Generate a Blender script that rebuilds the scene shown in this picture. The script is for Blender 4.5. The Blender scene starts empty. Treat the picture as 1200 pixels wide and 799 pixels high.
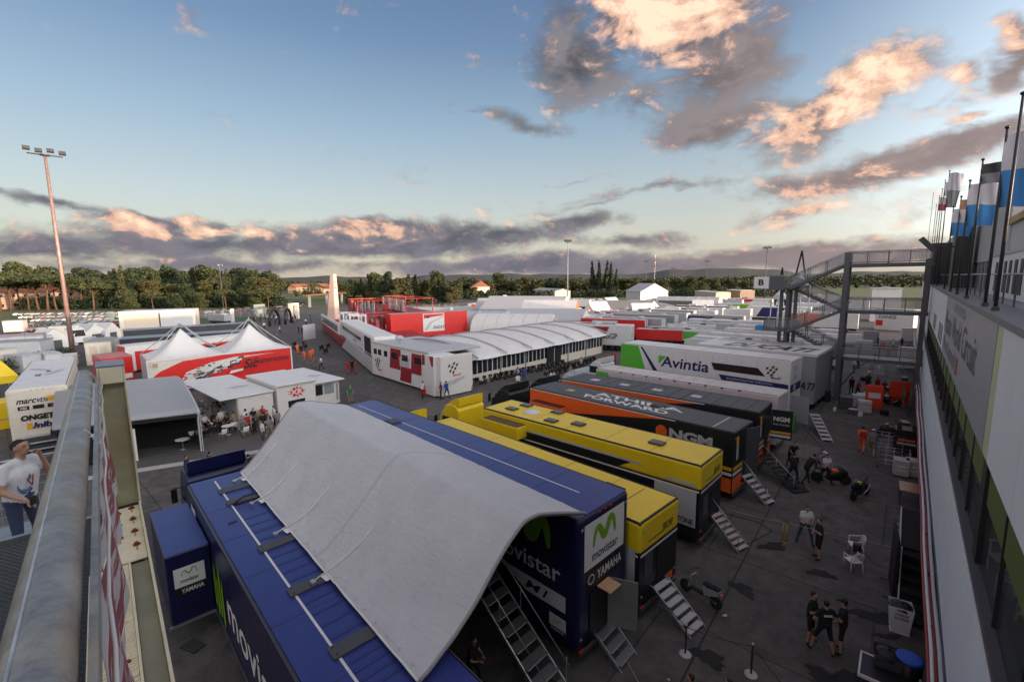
import bpy, bmesh, math, random
import numpy as np
from mathutils import Vector, Matrix
from mathutils.bvhtree import BVHTree
R = math.radians
rnd = random.Random(7)
scn = bpy.context.scene
COL = scn.collection
# ------------------------------------------------------------------ camera
# World frame: +Y runs along the pit building, the parked trailers lie along X. Camera 12 m up, on a gallery of the building.
CAM_H = 12.0; YAW = 41.0; PITCH = 7.7; ROLL = 0.6; FPX = 534.0
_y, _p, _r = R(YAW), R(PITCH), R(ROLL)
cF = Vector((-math.sin(_y)*math.cos(_p), math.cos(_y)*math.cos(_p), -math.sin(_p)))
_R0 = Vector((math.cos(_y), math.sin(_y), 0)); _U0 = _R0.cross(cF)
cR = _R0*math.cos(_r)-_U0*math.sin(_r); cU = _U0*math.cos(_r)+_R0*math.sin(_r)
camd = bpy.data.cameras.new('camera'); cam = bpy.data.objects.new('camera', camd); COL.objects.link(cam)
M3 = Matrix((cR, cU, -cF)).transposed()
cam.matrix_world = Matrix.Translation((0, 0, CAM_H)) @ M3.to_4x4()
camd.sensor_width = 36; camd.lens = 36*FPX/1200; camd.clip_end = 20000; camd.clip_start = 0.05
scn.camera = cam
def ray(u, v): return cF+cR*((u-600)/FPX)-cU*((v-399.5)/FPX)
def at(u, v, z=0.0):                    # surveyed point: where the sight line of a photo point meets height z
    d = ray(u, v); t = (z-CAM_H)/d.z; return Vector((d.x*t, d.y*t, z))
def atx(u, v, X):
    d = ray(u, v); t = X/d.x; return Vector((X, d.y*t, CAM_H+d.z*t))
def azel(u, v):
    d = ray(u, v).normalized(); return math.degrees(math.atan2(-d.x, d.y)), math.degrees(math.asin(d.z))
# ------------------------------------------------------------------ light
SUN_EL, SUN_AZ = 5.0, 12.0              # degrees; azimuth counted from +X towards +Y
# the camera's white balance, set a little cool as in the photograph
sd = Vector((math.cos(R(SUN_AZ))*math.cos(R(SUN_EL)), math.sin(R(SUN_AZ))*math.cos(R(SUN_EL)), math.sin(R(SUN_EL))))
sl = bpy.data.lights.new('sun', 'SUN'); sun = bpy.data.objects.new('sun', sl); COL.objects.link(sun)
sl.energy = 1.9; sl.angle = R(0.6); sl.color = (1, .68, .44)
sun.rotation_euler = (-sd).to_track_quat('-Z', 'Y').to_euler(); sun.location = (60, 0, 60)
scn.view_settings.view_transform = 'Standard'; scn.view_settings.look = 'None'
scn.view_settings.exposure = 1.95; scn.view_settings.gamma = 1
scn.view_settings.use_white_balance = True; scn.view_settings.white_balance_temperature = 6250; scn.view_settings.white_balance_tint = 7
# ------------------------------------------------------------------ sky and clouds
W = bpy.data.worlds.new('World'); scn.world = W; W.use_nodes = True
nt = W.node_tree; N = nt.nodes; LK = nt.links; N.clear()
def nd(t, **k):
    n = N.new(t)
    for a, b in k.items(): setattr(n, a, b)
    return n
def mth(op, a, b=None, c=None, clamp=False):
    n = nd('ShaderNodeMath', operation=op, use_clamp=clamp)
    for i, x in enumerate((a, b, c)):
        if x is None: continue
        if isinstance(x, (int, float)): n.inputs[i].default_value = x
        else: LK.new(x, n.inputs[i])
    return n.outputs[0]
def sstep(x, a, b):
    n = nd('ShaderNodeMapRange', interpolation_type='SMOOTHSTEP'); LK.new(x, n.inputs[0])
    n.inputs[1].default_value = a; n.inputs[2].default_value = b; return n.outputs[0]
def mixc(f, a, b, mode='MIX'):
    n = nd('ShaderNodeMix', data_type='RGBA', blend_type=mode)
    if isinstance(f, (int, float)): n.inputs[0].default_value = f
    else: LK.new(f, n.inputs[0])
    for i, x in ((6, a), (7, b)):
        if isinstance(x, tuple): n.inputs[i].default_value = (*x, 1)
        else: LK.new(x, n.inputs[i])
    return n.outputs[2]
tc = nd('ShaderNodeTexCoord'); sep = nd('ShaderNodeSeparateXYZ'); LK.new(tc.outputs['Generated'], sep.inputs[0])
X_, Y_, Z_ = sep.outputs
sky = nd('ShaderNodeTexSky', sky_type='NISHITA'); sky.sun_disc = False
sky.sun_elevation = R(SUN_EL); sky.sun_rotation = R(90-SUN_AZ); sky.air_density = 1.0; sky.dust_density = 2.0; sky.ozone_density = 2.0; sky.altitude = 0
az = mth('MULTIPLY', mth('ARCTAN2', mth('MULTIPLY', X_, -1), Y_), 57.2958)
el = mth('MULTIPLY', mth('ARCSINE', Z_), 57.2958)
cv = nd('ShaderNodeCombineXYZ'); LK.new(az, cv.inputs[0]); LK.new(el, cv.inputs[1])
# warp the positions a little so cloud outlines are ragged
def fbm(vec, scale, detail=7, rough=.6, sx=1, sy=1, off=(0, 0, 0), dist=0):
    mp = nd('ShaderNodeMapping'); LK.new(vec, mp.inputs[0]); mp.inputs['Scale'].default_value = (sx, sy, 1); mp.inputs['Location'].default_value = off
    n = nd('ShaderNodeTexNoise'); LK.new(mp.outputs[0], n.inputs['Vector']); n.inputs['Scale'].default_value = scale
    n.inputs['Detail'].default_value = detail; n.inputs['Roughness'].default_value = rough; n.inputs['Distortion'].default_value = dist
    return n
wn = fbm(cv.outputs[0], .11, 4, .55, 1, 1.8, (3, 1, 0))
wv = nd('ShaderNodeVectorMath', operation='MULTIPLY_ADD'); LK.new(wn.outputs['Color'], wv.inputs[0]); wv.inputs[1].default_value = (7, 4, 0)
wo = nd('ShaderNodeVectorMath', operation='ADD'); LK.new(cv.outputs[0], wo.inputs[0]); wo.inputs[1].default_value = (-3.5, -2, 0)
LK.new(wo.outputs[0], wv.inputs[2]); WV = wv.outputs[0]
def blobs(lst):
    acc = None
    for (u, v, ru, rv, rot, amp) in lst:
        a, e = azel(u, v); a2, _ = azel(u+ru, v); _, e2 = azel(u, v-rv)
        mp = nd('ShaderNodeMapping', vector_type='TEXTURE'); LK.new(WV, mp.inputs[0])
        mp.inputs['Location'].default_value = (a, e, 0); mp.inputs['Rotation'].default_value = (0, 0, -R(rot))
        mp.inputs['Scale'].default_value = (abs(a2-a)*1.8, abs(e2-e)*1.8, 1)
        g = nd('ShaderNodeTexGradient', gradient_type='SPHERICAL'); LK.new(mp.outputs[0], g.inputs[0])
        x = mth('MULTIPLY', g.outputs['Fac'], amp)
        acc = x if acc is None else mth('SMOOTH_MAX', acc, x, .12)
    return acc
LIT = [(1000, 240, 190, 50, 6, .42), (1120, 110, 120, 30, 10, .38), (1100, 290, 160, 12, 0, .5), (560, 262, 120, 14, 0, .40),(785, 22, 85, 52, 0, 1.25), (740, 5, 60, 40, 0, 1), (1010, 105, 95, 34, 22, 1.2), (1075, 62, 36, 18, 20, .8), (930, 145, 55, 34, 10, .9),
       (1130, 90, 28, 16, 0, .8), (1140, 135, 40, 9, 5, .7), (1182, 42, 24, 18, 0, .8), (985, 212, 95, 18, 5, .9), (955, 248, 70, 12, 3, .8), (1085, 165, 40, 12, 0, .5), (920, 268, 40, 8, 0, .6),
       (160, 258, 58, 10, 0, 1.1), (235, 270, 70, 8, 0, .8), (310, 272, 50, 8, 0, .7), (450, 266, 62, 12, 0, 1.0), (60, 272, 50, 5, 0, .5), (600, 290, 60, 8, 0, .45)]
DARK = [(675, 75, 60, 55, 0, .85), (660, 20, 50, 45, 0, .6), (850, 70, 75, 60, 0, .95), (835, 145, 70, 32, 0, 1.0), (745, 120, 60, 35, 0, .6), (905, 25, 50, 35, 30, .6), (610, 145, 75, 12, -12, .62), (560, 138, 30, 7, 0, .5),
        (900, 165, 60, 26, 10, .8), (1060, 190, 170, 22, 8, 1.1), (930, 215, 80, 14, 0, .8), (1190, 70, 40, 26, 0, .9), (1180, 160, 50, 18, 0, .8), (780, 222, 130, 6, 5, .6), (690, 240, 90, 5, 6, .5), (680, 212, 40, 4, 0, .5),
        (675, 262, 55, 14, 5, .9), (735, 284, 75, 9, 0, .8), (590, 275, 80, 16, 0, .95), (500, 280, 100, 22, 0, 1.1), (380, 284, 120, 18, 0, 1), (240, 288, 160, 20, 0, .9), (60, 292, 140, 20, 0, .9), (300, 312, 420, 13, 0, .7), (-150, 290, 160, 34, 0, 1.1),
        (45, 238, 80, 6, -12, .75), (130, 258, 60, 7, -14, .7), (690, 312, 260, 13, 0, 1.05), (900, 303, 260, 14, 2, 1.05), (1060, 300, 220, 12, 4, .9), (1300, 200, 160, 60, 0, 1.), (1400, 80, 120, 60, 0, .9)]
Fl = blobs(LIT); Fd = blobs(DARK)
n1 = fbm(cv.outputs[0], .16, 9, .62, 1, 1.7, (0, 0, 0), .25)
n2 = fbm(cv.outputs[0], .16, 9, .62, 1, 1.7, (.75, -1.0, 0), .25)
n3 = fbm(cv.outputs[0], .035, 5, .55, 1, 2.2, (9, 4, 2), .3)
nn = mth('MULTIPLY', mth('SUBTRACT', n1.outputs['Fac'], .5), 2.6)
outside = sstep(mth('ABSOLUTE', mth('SUBTRACT', az, 41)), 62, 80)          # the rest of the sky carries the same broken cloud
high = sstep(el, 40, 52)
rest = mth('MULTIPLY', mth('MAXIMUM', outside, high), mth('MULTIPLY', mth('SUBTRACT', n3.outputs['Fac'], .37), 3.6))
F = mth('MAXIMUM', mth('MAXIMUM', Fl, Fd), rest)
dens = mth('ADD', mth('MULTIPLY', F, 2.3), mth('SUBTRACT', mth('MULTIPLY', nn, 1.35), .40))
alpha = mth('MULTIPLY', sstep(dens, .05, 1.25), .97)
relief = mth('MULTIPLY', mth('SUBTRACT', n1.outputs['Fac'], n2.outputs['Fac']), 6.5)
litf = mth('ADD', mth('MULTIPLY', mth('SUBTRACT', mth('MAXIMUM', Fl, mth('MULTIPLY', rest, .62)), mth('MULTIPLY', Fd, .62)), 1.5), relief)
lit = sstep(litf, -.12, .85)
low = sstep(el, 11, 1.5)
darkcol = mixc(low, (.088, .086, .102), (.110, .102, .130))
dk2 = mixc(sstep(n1.outputs['Fac'], .38, .62), mixc(.75, darkcol, (.022, .024, .032)), mixc(.35, darkcol, (.26, .22, .21)))
darkcol = mixc(mth('MULTIPLY', low, .62), dk2, darkcol)
darkcol = mixc(sstep(az, 40, 0), darkcol, mixc(.6, darkcol, (.24, .17, .15)))
litcol = mixc(sstep(litf, .15, .75), (.30, .19, .165), (.50, .30, .21))
litcol = mixc(sstep(litf, .75, 1.7), litcol, (.74, .50, .355))
cloudc = mixc(lit, darkcol, litcol)
# clear sky: the physical sky, its far side from the sun drawn to the photo's blue-to-cream
skyb = nd('ShaderNodeVectorMath', operation='SCALE'); LK.new(sky.outputs[0], skyb.inputs[0]); skyb.inputs['Scale'].default_value = 1.0
SKYK = .10
cl = nd('ShaderNodeVectorMath', operation='SCALE'); LK.new(cloudc, cl.inputs[0]); cl.inputs['Scale'].default_value = .46/SKYK
ramp = nd('ShaderNodeValToRGB'); LK.new(mth('DIVIDE', el, 60), ramp.inputs[0])
E_ = ramp.color_ramp.elements
E_[0].position = 0; E_[0].color = (.50, .42, .34, 1); E_[1].position = 1; E_[1].color = (.022, .050, .155, 1)
for p_, c_ in ((.07, (.52, .47, .40)), (.16, (.42, .43, .42)), (.28, (.26, .325, .39)), (.42, (.125, .18, .285)), (.62, (.042, .080, .180))):
    e_ = E_.new(p_); e_.color = (*c_, 1)
rs = nd('ShaderNodeVectorMath', operation='SCALE'); LK.new(ramp.outputs[0], rs.inputs[0]); rs.inputs['Scale'].default_value = .375/SKYK
clear = mixc(.22, rs.outputs[0], skyb.outputs[0])
sung = sstep(az, 20, -60)                # towards the sun, out of view, the sky is boosted and greyed as added fill
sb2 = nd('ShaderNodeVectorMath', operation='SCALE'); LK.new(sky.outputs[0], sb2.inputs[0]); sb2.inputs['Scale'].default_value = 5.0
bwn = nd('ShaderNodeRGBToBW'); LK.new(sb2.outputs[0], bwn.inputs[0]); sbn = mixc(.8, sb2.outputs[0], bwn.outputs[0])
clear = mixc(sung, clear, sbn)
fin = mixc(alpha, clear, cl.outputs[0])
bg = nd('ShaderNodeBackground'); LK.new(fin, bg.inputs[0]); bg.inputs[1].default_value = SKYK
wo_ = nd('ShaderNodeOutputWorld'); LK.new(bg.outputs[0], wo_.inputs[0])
W.cycles.sampling_method = 'MANUAL'; W.cycles.sample_map_resolution = 512
# ------------------------------------------------------------------ materials
MC = {}
def mat(name, col, rough=.6, metal=0, var=.12, scale=3.0, bump=0, spec=.5, emit=0, alpha=None, stain=None):
    """procedural surface: base colour, broken up by two noises, roughness variation, optional bump and stains"""
    if name in MC: return MC[name]
    m = bpy.data.materials.new(name); m.use_nodes = True; t = m.node_tree; n = t.nodes; l = t.links
    b = n['Principled BSDF']; b.inputs['Roughness'].default_value = rough; b.inputs['Metallic'].default_value = metal
    b.inputs['Specular IOR Level'].default_value = spec
    tc = n.new('ShaderNodeTexCoord'); src = tc.outputs['Object']
    ns = n.new('ShaderNodeTexNoise'); l.new(src, ns.inputs['Vector']); ns.inputs['Scale'].default_value = scale; ns.inputs['Detail'].default_value = 6; ns.inputs['Roughness'].default_value = .65
    mr = n.new('ShaderNodeMapRange'); l.new(ns.outputs['Fac'], mr.inputs[0]); mr.inputs[1].default_value = .3; mr.inputs[2].default_value = .7
    mr.inputs[3].default_value = 1-var; mr.inputs[4].default_value = 1+var*.6
    hs = n.new('ShaderNodeHueSaturation'); hs.inputs['Color'].default_value = (*col, 1); l.new(mr.outputs[0], hs.inputs['Value'])
    out = hs.outputs[0]
    if stain:
        sc, amt, scol = stain
        s2 = n.new('ShaderNodeTexNoise'); l.new(src, s2.inputs['Vector']); s2.inputs['Scale'].default_value = sc; s2.inputs['Detail'].default_value = 8; s2.inputs['Roughness'].default_value = .7
        m2 = n.new('ShaderNodeMapRange'); l.new(s2.outputs['Fac'], m2.inputs[0]); m2.inputs[1].default_value = .52; m2.inputs[2].default_value = .72; m2.inputs[4].default_value = amt
        mx = n.new('ShaderNodeMix'); mx.data_type = 'RGBA'; l.new(m2.outputs[0], mx.inputs[0]); l.new(out, mx.inputs[6]); mx.inputs[7].default_value = (*scol, 1); out = mx.outputs[2]
    l.new(out, b.inputs['Base Color'])
    r2 = n.new('ShaderNodeMapRange'); l.new(ns.outputs['Fac'], r2.inputs[0]); r2.inputs[3].default_value = max(0, rough-.1); r2.inputs[4].default_value = min(1, rough+.12); l.new(r2.outputs[0], b.inputs['Roughness'])
    if bump:
        bp = n.new('ShaderNodeBump'); bp.inputs['Strength'].default_value = bump; bp.inputs['Distance'].default_value = .02
        nb = n.new('ShaderNodeTexNoise'); l.new(src, nb.inputs['Vector']); nb.inputs['Scale'].default_value = scale*6; nb.inputs['Detail'].default_value = 5
        l.new(nb.outputs['Fac'], bp.inputs['Height']); l.new(bp.outputs[0], b.inputs['Normal'])
    if emit:
        b.inputs['Emission Color'].default_value = (*col, 1); b.inputs['Emission Strength'].default_value = emit
    if alpha is not None:
        b.inputs['Alpha'].default_value = alpha
    MC[name] = m; return m
dirt = (.10, .085, .07)
white = mat('white_paint', (.70, .69, .68), .42, var=.06, stain=(1.3, .22, (.42, .39, .35)))
white2 = mat('white_canvas', (.72, .70, .68), .62, var=.05, scale=1.2, stain=(.7, .3, (.5, .47, .44)))
cream = mat('cream_paint', (.70, .63, .53), .55, var=.07, stain=(1.1, .25, (.5, .42, .34)))
grey = mat('grey_paint', (.30, .30, .31), .5, var=.1, stain=(1.5, .3, (.2, .19, .18)))
lgrey = mat('light_grey_paint', (.48, .48, .49), .5, var=.08, stain=(1.5, .25, (.33, .32, .31)))
dgrey = mat('dark_grey_paint', (.07, .072, .078), .5, var=.15)
black = mat('black_paint', (.012, .012, .014), .42, var=.3)
matt = mat('matt_black', (.010, .010, .011), .85, var=.3)
blue = mat('blue_paint', (.034, .048, .215), .33, var=.10, scale=1.5, stain=(2.2, .22, (.06, .08, .26)))
dblue = mat('dark_blue_paint', (.008, .010, .055), .3, var=.2, scale=1.5)
yellow = mat('yellow_paint', (.80, .56, .012), .36, var=.07, scale=1.2, stain=(1.6, .25, (.58, .44, .08)))
orange = mat('orange_paint', (.83, .13, .02), .38, var=.06)
amber = mat('amber_paint', (.80, .38, .02), .4, var=.05)
red = mat('red_paint', (.62, .018, .015), .38, var=.08)
dred = mat('dark_red_paint', (.28, .012, .02), .45, var=.12)
green = mat('green_paint', (.10, .45, .03), .45, var=.06)
lime = mat('lime_logo_green', (.19, .38, .01), .45, var=.04)
navy = mat('navy_print', (.012, .014, .11), .45, var=.05)
steel = mat('galvanised_steel', (.40, .41, .43), .42, .8, var=.2, scale=8, stain=(3, .4, (.25, .23, .2)))
alu = mat('aluminium', (.55, .55, .56), .35, .85, var=.15, scale=10)
dsteel = mat('grey_painted_steel', (.105, .112, .122), .5, .2, var=.15, scale=4, stain=(3, .3, (.06, .055, .05)))
glass = mat('dark_glass', (.012, .015, .018), .06, 0, var=.1, spec=.8)
tyre = mat('tyre_rubber', (.015, .015, .015), .85, var=.2)
skin = mat('skin', (.42, .23, .15), .55, var=.06)
hair = mat('dark_hair', (.008, .006, .005), .7, var=.2)
plastic = mat('white_plastic', (.78, .78, .77), .35, var=.03)
wood = mat('bare_plywood', (.50, .30, .17), .5, var=.15)
barkm = mat('bark', (.11, .055, .03), .9, var=.3, scale=3)
pipe_red = mat('red_pipe', (.33, .045, .035), .5, var=.2, scale=9)
khaki = mat('olive_primer', (.44, .43, .27), .5, var=.2, scale=6, bump=.15, stain=(7, .5, (.45, .43, .33)))
creamsteel = mat('cream_steel', (.78, .72, .50), .45, var=.1, scale=7, bump=.1, stain=(5, .4, (.47, .40, .25)))
rust = mat('rust', (.20, .065, .02), .9, var=.4, scale=20)
hiviz = mat('hi_vis_orange', (.85, .16, .04), .6, var=.1)
lampm = mat('floodlight_glow', (1, .92, .78), .3, emit=22)
def cloth(name, c): return mat('cloth_'+name, c, .9, var=.15, scale=9)
# ------------------------------------------------------------------ mesh helpers
class MB:
    def __init__(s): s.v = []; s.f = []; s.m = []; s.mats = []; s.sm = []
    def mi(s, m):
        if m not in s.mats: s.mats.append(m)
        return s.mats.index(m)
    def add(s, vs, fs, m, smooth=False):
        b = len(s.v); s.v += [tuple(v) for v in vs]; k = s.mi(m)
        for f in fs: s.f.append(tuple(i+b for i in f)); s.m.append(k); s.sm.append(smooth)
        return s
    def box(s, x0, x1, y0, y1, z0, z1, m, cham=0):
        if cham:
            return s.rbox(x0, x1, y0, y1, z0, z1, m, cham)
        vs = [(x, y, z) for x in (x0, x1) for y in (y0, y1) for z in (z0, z1)]
        return s.add(vs, [(0, 1, 3, 2), (4, 6, 7, 5), (0, 4, 5, 1), (2, 3, 7, 6), (0, 2, 6, 4), (1, 5, 7, 3)], m)
    def rbox(s, x0, x1, y0, y1, z0, z1, m, c, seg=3):
        """box with rounded edges"""
        bm = bmesh.new(); r = bmesh.ops.create_cube(bm, size=1)
        for v in bm.verts: v.co = Vector(((x0+x1)/2+v.co.x*(x1-x0), (y0+y1)/2+v.co.y*(y1-y0), (z0+z1)/2+v.co.z*(z1-z0)))
        bmesh.ops.bevel(bm, geom=list(bm.edges), offset=c, segments=seg, profile=.5, affect='EDGES')
        bm.verts.index_update()
        s.add([v.co for v in bm.verts], [[v.index for v in f.verts] for f in bm.faces], m, False); bm.free(); return s
    def obox(s, o, ax, ay, az_, m):
        """box from a corner and three edge vectors"""
        o = Vector(o); ax = Vector(ax); ay = Vector(ay); az_ = Vector(az_)
        vs = [o+ax*i+ay*j+az_*k for i in (0, 1) for j in (0, 1) for k in (0, 1)]
        return s.add(vs, [(0, 1, 3, 2), (4, 6, 7, 5), (0, 4, 5, 1), (2, 3, 7, 6), (0, 2, 6, 4), (1, 5, 7, 3)], m)
    def poly(s, pts, m): return s.add(pts, [tuple(range(len(pts)))], m)
    def prism(s, pts, d, m):
        """closed outline swept by vector d"""
        d = Vector(d); n = len(pts); a = [Vector(p) for p in pts]; b = [p+d for p in a]
        return s.add(a+b, [tuple(range(n))[::-1], tuple(range(n, 2*n))]+[(i, (i+1) % n, n+(i+1) % n, n+i) for i in range(n)], m)
    def tube(s, pts, r, m, n=8, cap=True, smooth=True):
        pts = [Vector(p) for p in pts]; k = len(pts); rs = r if isinstance(r, (list, tuple)) else [r]*k
        vs = []; up = None
        for i, p in enumerate(pts):
            d = (pts[min(i+1, k-1)]-pts[max(i-1, 0)])
            d = d.normalized() if d.length > 1e-9 else Vector((0, 0, 1))
            if up is None: up = Vector((0, 0, 1)) if abs(d.z) < .9 else Vector((1, 0, 0))
            a = d.cross(up)
            if a.length < 1e-4: a = d.cross(Vector((1, .3, 0)))
            a.normalize(); b = a.cross(d)
            up = b
            for j in range(n):
                t = 2*math.pi*j/n; vs.append(p+a*(rs[i]*math.cos(t))+b*(rs[i]*math.sin(t)))
        fs = [(i*n+j, i*n+(j+1) % n, (i+1)*n+(j+1) % n, (i+1)*n+j) for i in range(k-1) for j in range(n)]
        s.add(vs, fs, m, smooth)
        if cap: s.add(vs[:n], [tuple(range(n))[::-1]], m); s.add(vs[-n:], [tuple(range(n))], m)
        return s
    def lathe(s, o, prof, m, n=16, ax='z', smooth=True):
        o = Vector(o); vs = []
        for (r, h) in prof:
            for j in range(n):
                t = 2*math.pi*j/n; c, q = r*math.cos(t), r*math.sin(t)
                vs.append(o+Vector({'z': (c, q, h), 'x': (h, c, q), 'y': (c, h, q)}[ax]))
        k = len(prof)
        fs = [(i*n+j, i*n+(j+1) % n, (i+1)*n+(j+1) % n, (i+1)*n+j) for i in range(k-1) for j in range(n)]
        s.add(vs, fs, m, smooth); s.add(vs[:n], [tuple(range(n))], m); s.add(vs[-n:], [tuple(range(n))], m); return s
    def grid(s, P, m, smooth=True):
        """P[i][j] points"""
        a = len(P); b = len(P[0]); return s.add([p for r in P for p in r], [(i*b+j, i*b+j+1, (i+1)*b+j+1, (i+1)*b+j) for i in range(a-1) for j in range(b-1)], m, smooth)
    def data(s, name):
        me = bpy.data.meshes.new(name); me.from_pydata(s.v, [], s.f)
        for m in s.mats: me.materials.append(m)
        me.polygons.foreach_set('material_index', s.m); me.polygons.foreach_set('use_smooth', s.sm)
        me.update()
        bm = bmesh.new(); bm.from_mesh(me)
        if any(s.sm): bmesh.ops.remove_doubles(bm, verts=bm.verts, dist=1e-5)
        bmesh.ops.recalc_face_normals(bm, faces=bm.faces); bm.to_mesh(me); bm.free(); return me
    def build(s, name, parent=None, **k):
        o = bpy.data.objects.new(name, s.data(name)); COL.objects.link(o)
        if parent is not None: o.parent = parent
        if k: tag(o, **k)
        return o
def tag(o, label=None, cat=None, group=None, kind=None):
    if label: o['label'] = label
    if cat: o['category'] = cat
    if group: o['group'] = group
    if kind: o['kind'] = kind
    return o
def thing(name, loc, rz, label, cat, group=None):
    o = bpy.data.objects.new(name, None); COL.objects.link(o); o.location = loc; o.rotation_euler = (0, 0, R(rz)); o.empty_display_size = .3
    return tag(o, label, cat, group)
def obj(name, me, parent=None):
    o = bpy.data.objects.new(name, me); COL.objects.link(o)
    if parent is not None: o.parent = parent
    return o
KIDS = {}
def copy_thing(src, loc=None, rz=None, label=None, group=None, scale=None):
    def rec(o, par):
        c = o.copy(); COL.objects.link(c)
        if par is not None: c.parent = par
        for ch in o.children: rec(ch, c)
        return c
    r = rec(src, None)
    if loc is not None: r.location = loc
    if rz is not None: r.rotation_euler = (0, 0, R(rz))
    if scale is not None: r.scale = scale if isinstance(scale, (tuple, list)) else (scale,)*3
    if label: r['label'] = label
    if group: r['group'] = group
    return r
TXT = {}
def text_mesh(s, bold=0):
    if (s, bold) in TXT: return TXT[(s, bold)]
    cu = bpy.data.curves.new('lettering', 'FONT'); cu.body = s; cu.resolution_u = 3; cu.offset = bold
    o = bpy.data.objects.new('lettering', cu); COL.objects.link(o)
    dg = bpy.context.evaluated_depsgraph_get(); dg.update()
    me = bpy.data.meshes.new_from_object(o.evaluated_get(dg)); bpy.data.objects.remove(o)
    co = np.array([v.co[:] for v in me.vertices]); 
    vs = (co[:, :2]-co[:, :2].min(0))/(co[:, :2].max(0)-co[:, :2].min(0)); fs = [tuple(p.vertices) for p in me.polygons]
    bpy.data.meshes.remove(me); TXT[(s, bold)] = (vs, fs); return vs, fs
class Plane:
    """a print surface on a thing: origin, reading direction, up; everything in metres"""
    def __init__(s, par, o, r, u): s.p = par; s.o = Vector(o); s.r = Vector(r); s.u = Vector(u); s.n = s.r.cross(s.u).normalized(); s.k = 1
    def P(s, a, b, h=0): return s.o+s.r*a+s.u*b+s.n*h
    def poly(s, pts, m, name='stripe', lift=None, parent=None):
        s.k += 1; h = .004*s.k if lift is None else lift
        return MB().prism([s.P(a, b, h-.004 if False else h) for a, b in pts], -s.n*.003, m).build(name, parent or s.p)
    def rect(s, a0, b0, a1, b1, m, name='panel', **k): return s.poly([(a0, b0), (a1, b0), (a1, b1), (a0, b1)], m, name, **k)
    def text(s, t, a, b, w, h, m, bold=.01, shear=0, name='lettering', lift=None, parent=None):
        vs, fs = text_mesh(t, bold); s.k += 1; hh = .004*s.k if lift is None else lift
        M = MB(); M.add([s.P(a+x*w+y*h*shear, b+y*h, hh) for x, y in vs], fs, m); return M.build(name, parent or s.p)
    def wave(s, a, b, w, h, m, name='logo', th=None, parent=None):
        """swelling M-shaped swoosh"""
        s.k += 1; th = th or h*.2; P = []
        key = [(0, 0), (.03, .45), (.16, .86), (.3, .72), (.42, .35), (.52, .28), (.62, .55), (.76, 1.0), (.92, .80), (.98, .4), (1, .12)]
        pts = []
        for i in range(len(key)-1):
            for t in range(5):
                t /= 5; p0 = key[max(i-1, 0)]; p1 = key[i]; p2 = key[i+1]; p3 = key[min(i+2, len(key)-1)]
                pts.append(tuple(.5*((2*p1[q])+(-p0[q]+p2[q])*t+(2*p0[q]-5*p1[q]+4*p2[q]-p3[q])*t*t+(-p0[q]+3*p1[q]-3*p2[q]+p3[q])*t**3) for q in (0, 1)))
        pts.append(key[-1]); L = []; Q = []
        n = len(pts)
        for i, (x, y) in enumerate(pts):
            x2, y2 = pts[min(i+1, n-1)]; x1, y1 = pts[max(i-1, 0)]; dx, dy = (x2-x1)*w, (y2-y1)*h; dl = math.hypot(dx, dy) or 1
            tt = th*(.25+.75*math.sin(math.pi*min(1, max(0, (i+1)/(n+1)))))*.5
            L.append(s.P(a+x*w-dy/dl*tt, b+y*h+dx/dl*tt, .004*s.k)); Q.append(s.P(a+x*w+dy/dl*tt, b+y*h-dx/dl*tt, .004*s.k))
        return MB().grid([L, Q], m, False).build(name, parent or s.p)
    def gp(s, a, b, w, m, m2=None, parent=None):
        """slanted chequer flag mark with a small lettering line"""
        s.k += 1; M = MB(); c = w*.14
        for i, row in enumerate(['X.X.', '.X.X', 'X.X.', '.X..']):
            for j, q in enumerate(row):
                if q == 'X':
                    x = a+j*c*1.15+i*c*.25; y = b+w*.55-i*c*1.05+j*c*.35
                    M.poly([s.P(x, y, .004*s.k), s.P(x+c, y+c*.3, .004*s.k), s.P(x+c*1.25, y+c*1.3, .004*s.k), s.P(x+c*.25, y+c, .004*s.k)], m)
        o = M.build('logo', parent or s.p)
        s.text('MotoGP', a+c*2.2, b+.02*w, w*.55, w*.14, m2 or m, .02, .3, parent=parent); return o
def ringm(n=12, r0=.8, r1=1.0):
    vs = []; fs = []
    for i in range(n):
        t = 2*math.pi*i/n; vs += [(r0*math.cos(t), r0*math.sin(t)), (r1*math.cos(t), r1*math.sin(t))]
    for i in range(n): fs.append((2*i, 2*i+1, (2*i+3) % (2*n), (2*i+2) % (2*n)))
    return vs, fs
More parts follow.
